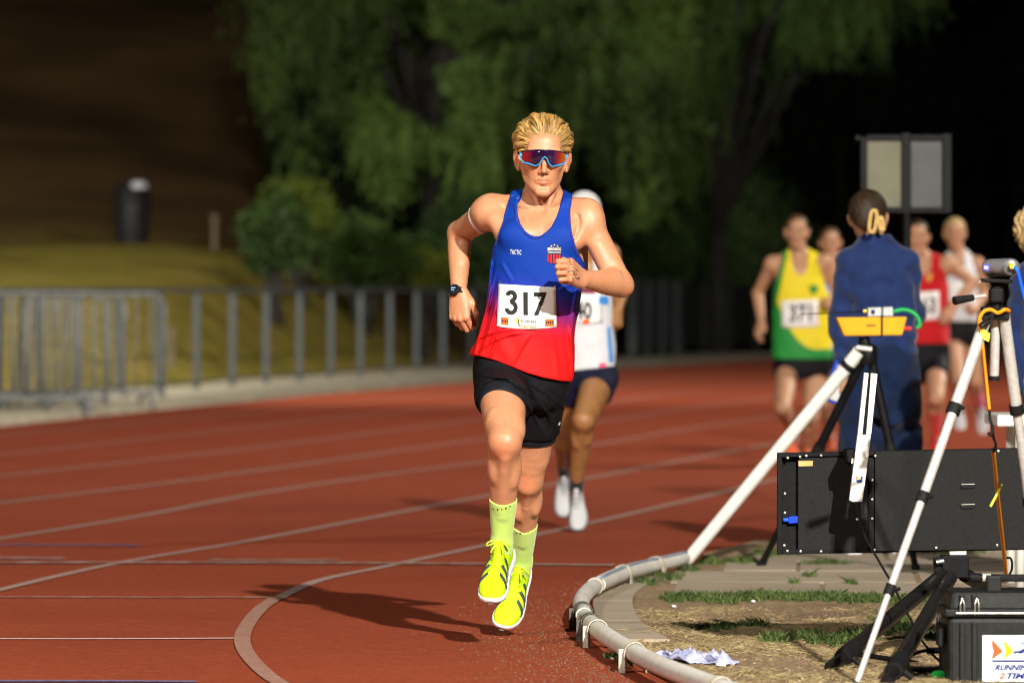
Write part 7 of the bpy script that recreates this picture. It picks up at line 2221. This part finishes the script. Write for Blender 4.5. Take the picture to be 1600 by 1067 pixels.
plate('clamp_jaw', [(1322, 703), (1338, 702), (1337, 724), (1324, 722)], 18.748, 0.2, M_blk, arm, 0.003)
plate('clamp_bolt', [(1331, 716), (1334.5, 716), (1333.5, 724), (1330, 724)], 18.742, 0.01, plain('cream_bolt', (0.62, 0.60, 0.40), 0.5), arm)
e_ = 18.7185
for col, pts in (((0.7, 0.14, 0.03), [(1337.5, 743.6), (1341.5, 745.4), (1338.4, 749)]), ((0.7, 0.45, 0.02), [(1341.4, 744.6), (1344.6, 746.6), (1342, 749.4)]), ((0.02, 0.06, 0.28), [(1337.6, 749.6), (1347.6, 748.4), (1346, 753.6), (1339.6, 754.6)]), ((0.02, 0.06, 0.28), [(1345.2, 744.2), (1348.4, 744.4), (1347.6, 748), (1345, 748.2)])):
    plate('emblem', pts, e_, 0.0012, plain('emblem', col, 0.5), arm)
plate('emblem', [(1345, 692), (1350, 692), (1350, 693.6), (1345, 693.6)], e_, 0.0012, plain('emblem', (0.3, 0.3, 0.3), 0.5), arm)
cab = tag(empty('signal_cable', tuple(G(1480, 1045))), 'thin black cable drooping from the white forked arm to the case', 'cable')
cable('cord', [W(1337, 783, 18.74), W(1341, 800, 18.70), W(1352, 838, 18.6), W(1372, 874, 18.5), W(1394, 912, 18.3), W(1420, 962, 18.1), W(1446, 1008, 17.9), W(1470, 1034, 17.75), W(1500, 1052, 17.6), W(1545, 1070, 17.45)], 0.0042, M_cable, cab, 60)
cable('cord', [W(1478, 938, 17.9), W(1466, 965, 17.9), W(1468, 1000, 17.85), W(1470, 1035, 17.75), W(1462, 1058, 17.6), W(1440, 1062, 17.6), W(1420, 1043, 17.7), W(1424, 1024, 17.8), W(1446, 1016, 17.85), W(1462, 1016, 17.85)], 0.0055, M_cable, cab, 70)
cable('cord', [W(1540, 925, 18.0), W(1510, 922, 18.0), W(1485, 932, 18.0), W(1474, 960, 17.95), W(1466, 1000, 17.9)], 0.007, M_cable, cab, 40)
rod('plug', W(1448, 1016, 17.85), W(1472, 1016, 17.84), 0.010, M_blk_rub, cab)

# --- equipment case
cs_c = W(1478, 1000, 17.2)
CZ = 0.285
caser = tag(empty('equipment_case', (cs_c.x + 0.215, 17.36, 0)), 'rugged black plastic equipment case with white sticker and carry handle', 'case')
M_case = plain('case_plastic', (0.012, 0.012, 0.0118), 0.5, var=0.35, scale=50, bump=0.15, bscale=220)
cx0, cx1 = -0.212, 0.212
MB().box((0, 0, 0.105), (0.412, 0.30, 0.206)).build('tub', M_case, caser, bevel=0.014)
MB().box((0, 0, 0.222), (0.436, 0.322, 0.024)).build('lid_rim', M_case, caser, bevel=0.006)
MB().box((0, 0, 0.255), (0.412, 0.30, 0.062), taper=0.96).build('lid', M_case, caser, bevel=0.014)
for x in (-0.165, -0.128, 0.06, 0.165):
    MB().box((x, -0.154, 0.10), (0.016, 0.012, 0.19)).build('rib', M_case, caser, bevel=0.003)
    MB().box((x, -0.152, 0.255), (0.016, 0.012, 0.05)).build('rib', M_case, caser, bevel=0.003)
rod('hinge_pin', caser.location + Vector((-0.185, -0.167, 0.222)), caser.location + Vector((0.2, -0.167, 0.222)), 0.0028, M_screw, caser, 8)
for x in (-0.166, -0.122):
    MB().tube([(x - 0.006, -0.166, 0.218), (x - 0.006, -0.170, 0.25), (x, -0.166, 0.268), (x + 0.006, -0.170, 0.25), (x + 0.006, -0.166, 0.218)], 0.0022, 6).build('latch_wire', M_screw, caser, True)
MB().box((-0.06, -0.03, 0.305), (0.045, 0.05, 0.05)).build('handle_mount', M_case, caser, bevel=0.005)
MB().box((0.13, -0.03, 0.305), (0.045, 0.05, 0.05)).build('handle_mount', M_case, caser, bevel=0.005)
MB().box((0.035, -0.03, 0.322), (0.17, 0.032, 0.022)).build('handle', M_blk_rub, caser, bevel=0.006)
MB().box((-0.222, -0.03, 0.15), (0.02, 0.10, 0.07)).build('side_latch', M_blk_rub, caser, bevel=0.004)
stk = 17.36 - 0.1505
def cw(px, py): return W(px, py, stk) - Vector(caser.location)
q0, q1 = cw(1535, 992), cw(1640, 1069)
MB().box(((q0.x + q1.x) / 2, -0.1512, (q0.z + max(q1.z, 0.015)) / 2), (q1.x - q0.x, 0.0016, q0.z - max(q1.z, 0.015))).build('sticker', M_white_print, caser)
def sticker_shape(name, pts, mat, off):
    MB().add([(cw(x, y).x, -0.1522 - off, cw(x, y).z) for x, y in pts], [tuple(range(len(pts)))]).build(name, mat, caser)
M_oran = plain('logo_orange', (0.66, 0.09, 0.02), 0.6); M_yel = plain('logo_yellow', (0.75, 0.40, 0.01), 0.6); M_nav = plain('logo_navy', (0.012, 0.03, 0.17), 0.6)
sticker_shape('logo_arrow', [(1550, 998), (1567, 1017), (1550, 1030), (1550, 1026), (1552.5, 1016.5), (1550, 1009)], M_oran, 0.0003)
sticker_shape('logo_arrow', [(1569, 999), (1584, 1017), (1569, 1030), (1569, 1026), (1571.5, 1016.5), (1569, 1009)], M_yel, 0.0003)
sticker_shape('logo_base', [(1549, 1030.5), (1612, 1030.5), (1612, 1034), (1551, 1034)], M_nav, 0.0003)
sticker_shape('logo_runner', [(1583, 1017), (1592, 1016), (1601, 1012), (1612, 1008), (1612, 1012), (1602, 1018), (1594, 1021), (1590, 1019.5), (1584, 1021)], M_nav, 0.0006)
sticker_shape('logo_runner', [(1592, 1003), (1612, 1006), (1612, 1009), (1598, 1006)], M_nav, 0.0006)
for txt, quad, mt in (('RUNNING', [(1556, 1037.5), (1615, 1037.5), (1613, 1047), (1554, 1047)], M_nav), ('2', [(1562, 1050.5), (1571, 1050.5), (1569, 1060), (1560, 1060)], M_oran), ('TIME', [(1573, 1050.5), (1612, 1050.5), (1610, 1060), (1571, 1060)], M_nav)):
    uv, fc = text_tris(txt, 0.05, 0.15)
    pp = quad_map(uv, quad)
    MB().add([(cw(x, y).x, -0.1528, cw(x, y).z) for x, y in pp], fc).build('sticker_lettering', mt, caser)

# --- camera tripod in front
TD = 17.5
trip = tag(empty('camera_tripod', tuple(G(1480, 1062))), 'slim silver camera tripod with black pan head and collars', 'tripod')
legA0, legA1 = W(1541, 497, TD), G(1336, 1074)
legB0, legB1 = W(1569, 492, TD), G(1643, 1050)
for a, b, marks in ((legA0, legA1, (0.25, 0.49, 0.74)), (legB0, legB1, (0.26, 0.52, 0.76))):
    t0 = 0.0
    for i, (t1, r) in enumerate(zip(marks + (1.0,), (0.0180, 0.0150, 0.0125, 0.0100))):
        rod('leg_tube', lerp(a, b, t0), lerp(a, b, t1), r, M_alu, trip, 14)
        if t1 < 1:
            rod('collar', lerp(a, b, t1 - 0.014), lerp(a, b, t1 + 0.012), r + 0.0045, M_blk_rub, trip, 12)
            c = lerp(a, b, t1)
            rod('lever', c + Vector((0.012, -0.012, 0.0)), c + Vector((0.030, -0.020, 0.006)), 0.006, M_blk_rub, trip, 8)
        t0 = t1
    rod('foot', lerp(a, b, 0.985), b, 0.0125, M_blk_rub, trip, 10)
legC0, legC1 = W(1556, 492, TD + 0.03), W(1553, 592, TD + 0.05)
rod('centre_column', legC0, legC1, 0.0150, M_alu, trip, 14)
rod('column_cap', lerp(legC0, legC1, 0.95), legC1 + Vector((0, 0, -0.004)), 0.0172, M_blk_rub, trip, 12)
MB(trip.location).lathe(W(1556, 492, TD), [(0.030, -0.016), (0.036, -0.006), (0.036, 0.010), (0.026, 0.018)], 16).build('spider', M_blk_rub, trip, autosmooth=True)
for x in (1541, 1569):
    MB(trip.location).box(W(x, 490, TD - 0.004), (0.030, 0.045, 0.042)).build('leg_joint', M_blk_rub, trip, bevel=0.005)
rod('head_post', W(1556, 486, TD), W(1558, 448, TD), [0.022, 0.018], M_blk, trip, 14)
MB(trip.location).box(W(1557, 462, TD - 0.012), (0.044, 0.05, 0.046)).build('pan_block', M_blk, trip, bevel=0.007)
rod('pan_handle', W(1540, 462, TD - 0.02), W(1513, 466, TD - 0.05), 0.0055, M_alu, trip, 10)
rod('handle_grip', W(1520, 465, TD - 0.045), W(1491, 470, TD - 0.075), [0.0105, 0.0135], M_blk_rub, trip, 12)
MB(trip.location).box(W(1556, 439, TD), (0.095, 0.07, 0.012), Matrix.Rotation(0.05, 3, 'Y')).build('camera_plate', M_blk, trip, bevel=0.003)
MB(trip.location).tube([W(1529, 443, TD - 0.02), W(1534, 437, TD - 0.02), W(1543, 437, TD - 0.02), W(1543, 444, TD - 0.02)], 0.0035, 8).build('plate_lever', M_alu, trip, True)
# timing camera on the head
camt = tag(empty('timing_camera', tuple(W(1563, 433, TD))), 'rounded silver timing camera with blue cable on the camera tripod', 'camera')
gcam = Grid(np.array(W(1520, 450, TD)) + np.array((0, -0.1, 0)), np.array(W(1610, 385, TD)) + np.array((0, 0.12, 0)), 0.0025)
gcam.chain([np.array(W(1549, 418.5, TD + 0.03)), np.array(W(1579, 417.5, TD - 0.03))], [0.0295, 0.0295], 0.0, 1, squash=((0, 0, 1), 0.92))
gcam.plane(np.array(W(1535, 418, TD)), (-1, 0.0, 0.0))
soft('housing', gcam, plain('silver_housing', (0.40, 0.40, 0.41), 0.32, 0.7, var=0.1), camt, 1)
MB(camt.location).lathe(W(1579, 418, TD - 0.054), [(0.0235, 0), (0.0235, 0.004), (0.019, 0.006), (0.004, 0.006)], 24, Matrix.Rotation(math.pi / 2, 3, 'X')).build('end_cap', plain('grey_cap', (0.10, 0.10, 0.105), 0.4, 0.3), camt, autosmooth=True)
plate('blue_label', [(1536, 413), (1546, 413), (1546, 423), (1536, 423)], TD - 0.030, 0.004, plain('violet_label', (0.07, 0.06, 0.42), 0.5), camt)
plate('label_mark', [(1538, 416), (1544, 416), (1544, 420), (1538, 420)], TD - 0.0315, 0.0012, M_white_print, camt)
rod('plug', W(1578, 415, TD - 0.052), W(1582, 416, TD - 0.085), 0.0085, plain('yellow_plug', (0.7, 0.6, 0.05), 0.4), camt)
cable('cable', [W(1580, 415, TD - 0.07), W(1588, 420, TD - 0.085), W(1596, 446, TD - 0.07), W(1606, 485, TD - 0.05), W(1625, 560, TD)], 0.0060, M_blue_c, camt)
# orange bungee hanging from the tripod to the stand
bung = tag(empty('bungee_cord', tuple(W(1574, 905, 18.0))), 'orange bungee cord with black hooks hung from the camera tripod', 'bungee cord')
cable('loop', [W(1533, 520, TD - 0.03), W(1530, 500, TD - 0.05), W(1537, 487, TD - 0.05), W(1548, 484, TD - 0.05), W(1559, 489, TD - 0.05), W(1570, 484, TD - 0.05), W(1577, 486, TD - 0.03)], 0.0060, M_orange_c, bung)
cable('cord', [W(1533, 515, TD - 0.03), W(1536, 545, TD - 0.02), W(1541, 595, TD), W(1546, 640, TD)], 0.0052, M_orange_c, bung)
cable('hook', [W(1546, 638, TD), W(1547, 655, TD), W(1551, 668, TD), W(1548, 680, TD), W(1544, 676, TD)], 0.0045, M_blk_rub, bung)
cable('hook', [W(1550, 668, TD), W(1553, 685, TD + 0.05), W(1556, 695, TD + 0.06), W(1553, 705, TD + 0.08), W(1550, 700, TD + 0.08)], 0.0045, M_blk_rub, bung)
cable('cord', [W(1552, 702, TD + 0.08), W(1558, 765, TD + 0.4), W(1566, 840, TD + 0.8), W(1573, 906, TD + 1.28)], 0.0062, M_orange_c, bung)
cable('carabiner', [W(1568, 885, TD + 1.27), W(1571, 872, TD + 1.27), W(1579, 872, TD + 1.27), W(1581, 888, TD + 1.27), W(1576, 900, TD + 1.27)], 0.0040, M_blk, bung)
cable('knot', [W(1530, 508, TD - 0.05), W(1540, 500, TD - 0.06), W(1552, 490, TD - 0.06), W(1545, 505, TD - 0.06), W(1532, 512, TD - 0.05)], 0.0045, M_blk_rub, bung)
M_tape = plain('yellow_tape', (0.75, 0.72, 0.05), 0.5)
plate('tape_flag', [(1533, 512), (1547, 521), (1545, 534), (1536, 530), (1532, 520)], TD - 0.04, 0.002, M_tape, bung)
plate('tape_flag', [(1565, 755), (1567, 758), (1549, 792), (1546, 790), (1558, 768)], TD + 0.36, 0.002, M_tape, bung)

# --- photocell tripod further back with the long white leg
AD = 24.4
cell = tag(empty('photocell_tripod', tuple(G(1330, 890))), 'photocell tripod with one long white leg, two black legs', 'tripod')
apex = W(1350, 556, AD)
wl0, wl1 = W(1343, 549, AD - 0.02), G(1069, 880.5, 0.03)
rod('white_leg', wl0, wl1, [0.030, 0.027], M_white_al, cell, 14)
rod('leg_collar', lerp(wl0, wl1, 0.055), lerp(wl0, wl1, 0.075), 0.034, M_blk_rub, cell, 14)
rod('leg_foot', lerp(wl0, wl1, 0.99), wl1 + (wl1 - wl0).normalized() * 0.01, 0.029, M_alu, cell, 14)
for foot, top in ((G(1188, 886, 0.012), W(1346, 566, AD)), (G(1432, 893, 0.012), W(1362, 562, AD))):
    rod('black_leg', top, lerp(top, foot, 0.42), 0.020, M_blk, cell, 12)
    rod('leg_collar', lerp(top, foot, 0.40), lerp(top, foot, 0.45), 0.026, M_blk_rub, cell, 12)
    rod('black_leg', lerp(top, foot, 0.43), foot, 0.014, M_blk, cell, 12)
    rod('leg_foot', lerp(top, foot, 0.965), foot, 0.019, M_blk_rub, cell, 10)
MB(cell.location).lathe(W(1355, 552, AD), [(0.035, -0.05), (0.045, -0.03), (0.045, 0.02), (0.03, 0.04)], 16).build('spider', M_blk, cell, autosmooth=True)
rod('neck', W(1352, 545, AD), W(1350, 526, AD), [0.03, 0.022], M_blk, cell, 12)
rod('locking_knob', W(1362, 578, AD - 0.05), W(1366, 600, AD - 0.05), 0.014, M_blk_rub, cell, 10)
rod('joint_bolt', W(1338, 543, AD - 0.05), W(1362, 546, AD - 0.05), 0.012, M_alu, cell, 10)
dev = tag(empty('photocell', tuple(W(1363, 526, AD))), 'yellow trapezoid photocell housing with grey module on top of its tripod', 'photocell')
plate('housing', [(1307, 496), (1417.5, 495), (1410, 524), (1319, 525)], AD - 0.06, 0.12, M_yellow_dev, dev, 0.006)
plate('strap', [(1376.4, 493.5), (1379.6, 493.5), (1379.6, 526), (1376.4, 526)], AD - 0.064, 0.128, M_blk_rub, dev)
plate('name_mark', [(1353, 507), (1369, 506.5), (1369, 510), (1353, 510.5)], AD - 0.0612, 0.002, plain('dark_mark', (0.25, 0.13, 0.01), 0.6), dev)
plate('module', [(1356.5, 481), (1395, 479.5), (1395.5, 493.5), (1356.5, 494.5)], AD - 0.05, 0.08, plain('grey_module', (0.50, 0.52, 0.50), 0.4, var=0.1), dev, 0.003)
plate('module_band', [(1377, 479), (1380, 479), (1380, 494.5), (1377, 494.5)], AD - 0.053, 0.086, M_blk_rub, dev)
plate('module_lens', [(1361, 484), (1367, 484), (1367, 491), (1361, 491)], AD - 0.0525, 0.004, plain('dark_lens', (0.02, 0.03, 0.10), 0.2), dev)
rod('aerial', W(1356, 487, AD), W(1250, 491, AD), [0.004, 0.002], M_blk, dev, 6)
rod('aerial_base', W(1357, 486, AD), W(1349, 486.5, AD), 0.010, plain('brass', (0.55, 0.42, 0.10), 0.35, 0.8), dev, 10)
cable('green_cable', [W(1396, 487, AD), W(1410, 484, AD), W(1424, 487, AD), W(1434, 496, AD), W(1437, 508, AD), W(1432, 513, AD)], 0.009, M_green_c, dev)
rod('red_plug', W(1412, 513, AD - 0.03), W(1424, 513.5, AD - 0.03), 0.010, plain('red_plug', (0.6, 0.03, 0.03), 0.4), dev, 10)

# --- white folding table behind
tb = tag(empty('folding_table', (2.55, 23.0, 0)), 'white plastic folding table behind the camera tripod', 'table')
tz = CAMH - (647 - YH) * 22.9 / FPX
tx0 = (1558 - 800) * 22.7 / FPX
MB(tb.location).box(((tx0 + 3.3) / 2, 23.0, tz - 0.022), (3.3 - tx0, 0.62, 0.045)).build('table_top', M_white_al, tb, bevel=0.006)
for x in (tx0 + 0.10, 3.18):
    for y in (22.78, 23.22):
        MB(tb.location).tube([(x, y, 0.02), (x, y, tz - 0.045)], 0.02, 10).build('leg', M_white_al, tb, True)
MB(tb.location).tube([(tx0 + 0.10, 22.78, 0.35), (tx0 + 0.10, 23.22, 0.35)], 0.012, 8).build('leg_brace', M_white_al, tb, True)

# --- two-panel sign on a post beyond the official
SD = 30.0
sign = tag(empty('panel_sign', tuple(W(1417, 478 + 1.15 * FPX / SD, SD))), 'black framed two-panel board on a post above the official', 'sign board')
MS = M_blk
plate('frame_post', [(1409, 208), (1422.5, 208), (1422.5, 334), (1409, 334)], SD - 0.03, 0.06, MS, sign, 0.003)
plate('frame_post', [(1345, 214), (1354.5, 214), (1354.5, 330), (1345, 330)], SD - 0.02, 0.05, MS, sign, 0.003)
plate('frame_post', [(1473, 209), (1487, 209), (1487, 333), (1473, 333)], SD - 0.03, 0.06, MS, sign, 0.003)
for x0, x1 in ((1355, 1408.5), (1423, 1472.5)):
    plate('frame_bar', [(x0, 211), (x1, 211), (x1, 219), (x0, 219)], SD - 0.02, 0.045, MS, sign)
    plate('frame_bar', [(x0, 324), (x1, 324), (x1, 332), (x0, 332)], SD - 0.02, 0.045, MS, sign)
plate('panel', [(1355, 219.3), (1408.5, 219.3), (1408.5, 323.7), (1355, 323.7)], SD, 0.012, plain('cream_panel', (0.150, 0.147, 0.100), 0.6, var=0.12, scale=6), sign)
plate('panel', [(1423, 219.3), (1472.5, 219.3), (1472.5, 323.7), (1423, 323.7)], SD, 0.012, plain('grey_panel_sheet', (0.082, 0.086, 0.084), 0.6, var=0.12, scale=6), sign)
plate('post_cap', [(1337, 212), (1344.6, 212), (1344.6, 219), (1337, 219)], SD - 0.02, 0.05, MS, sign)
rod('post', W(1417, 334, SD), W(1417, 478 + 1.15 * FPX / SD, SD), 0.022, MS, sign, 12)

# --- crumpled cloth and scraps
m = N('lavender_cloth')
m.col(m.ramp(m.noise(12, 4), [(0.3, (0.20, 0.20, 0.36)), (0.6, (0.44, 0.46, 0.62))])).set(Roughness=0.85)
M_cloth = m.m
c0 = G(1078, 1038)
nx_, ny_ = 90, 44
r = np.random.default_rng(4)
U, V_ = np.meshgrid(np.linspace(-1, 1, nx_), np.linspace(-1, 1, ny_), indexing='ij')
hgt = np.zeros_like(U)
for k in range(26):
    a = r.random() * 6.28; f = r.uniform(3, 13); ph = r.random() * 6.28
    hgt += (1 - np.abs(np.sin((U * math.cos(a) * 1.6 + V_ * math.sin(a)) * f + ph + 0.6 * np.sin(3 * U + ph)))) ** 2 * r.uniform(0.2, 1) / (f ** 0.5)
hgt = (hgt - hgt.min()) / (hgt.max() - hgt.min())
edge = np.clip(1.15 - np.sqrt((U * (1 + 0.15 * np.sin(5 * V_))) ** 2 * 0.9 + (V_ * (1 + 0.2 * np.sin(6 * U))) ** 2), 0, 1)
lump = 0.6 + 0.5 * np.exp(-((U - 0.62) / 0.25) ** 2) + 0.35 * np.exp(-((U + 0.05) / 0.15) ** 2)
Zc = 0.014 + hgt * np.clip(edge * 1.6, 0, 1) * 0.062 * lump
Xc = 0.150 * U * (1 + 0.08 * np.sin(7 * V_)) + 0.012 * np.sin(9 * V_ + 4 * U); Yc = 0.20 * V_ * (0.65 + 0.25 * np.sin(3 * U + 1)) + 0.02 * np.sin(8 * U) - 0.18 * U
idx = np.arange(nx_ * ny_).reshape(nx_, ny_)
Fq = np.stack([idx[:-1, :-1], idx[1:, :-1], idx[1:, 1:], idx[:-1, 1:]], -1).reshape(-1, 4)
keepf = (edge.ravel()[Fq] > 0.10).all(1)
me = mesh_np('crumpled_cloth', np.stack([Xc, Yc, Zc], -1).reshape(-1, 3), Fq[keepf])
co = link('crumpled_cloth', me, M_cloth, None, True)
co.location = (c0.x, c0.y, 0)
co.modifiers.new('thickness', 'SOLIDIFY').thickness = 0.002
tag(co, 'crumpled lavender and white cloth lying beside the white rail', 'cloth')
for px, py, w, lab in [(1126, 1047, 0.030, 'small white paper scrap beside the crumpled cloth'), (1177, 946, 0.014, 'tiny white scrap in the strip of turf'), (1053, 954, 0.016, 'tiny white scrap on the bare earth near the turf'), (957, 1037 , 0.010, 'tiny white chip at the foot of the rail')]:
    p = G(px, py)
    tag(MB((p.x, p.y, 0)).box((p.x, p.y, 0.018), (w, w * 0.6, 0.008), Matrix.Rotation(0.3, 3, 'Z') @ Matrix.Rotation(0.15, 3, 'Y')).build('paper_scrap', M_white_print, bevel=0.002), lab, 'litter').location = (p.x, p.y, 0)
p = G(1467, 1066)
tag(MB((p.x, p.y, 0)).lathe((p.x, p.y, 0.014), [(0.022, 0), (0.024, 0.014), (0.015, 0.022), (0.003, 0.024)], 14).build('green_cap', plain('bright_green', (0.02, 0.40, 0.06), 0.4)), 'small bright green cap on the ground beside the case', 'cap').location = (p.x, p.y, 0)
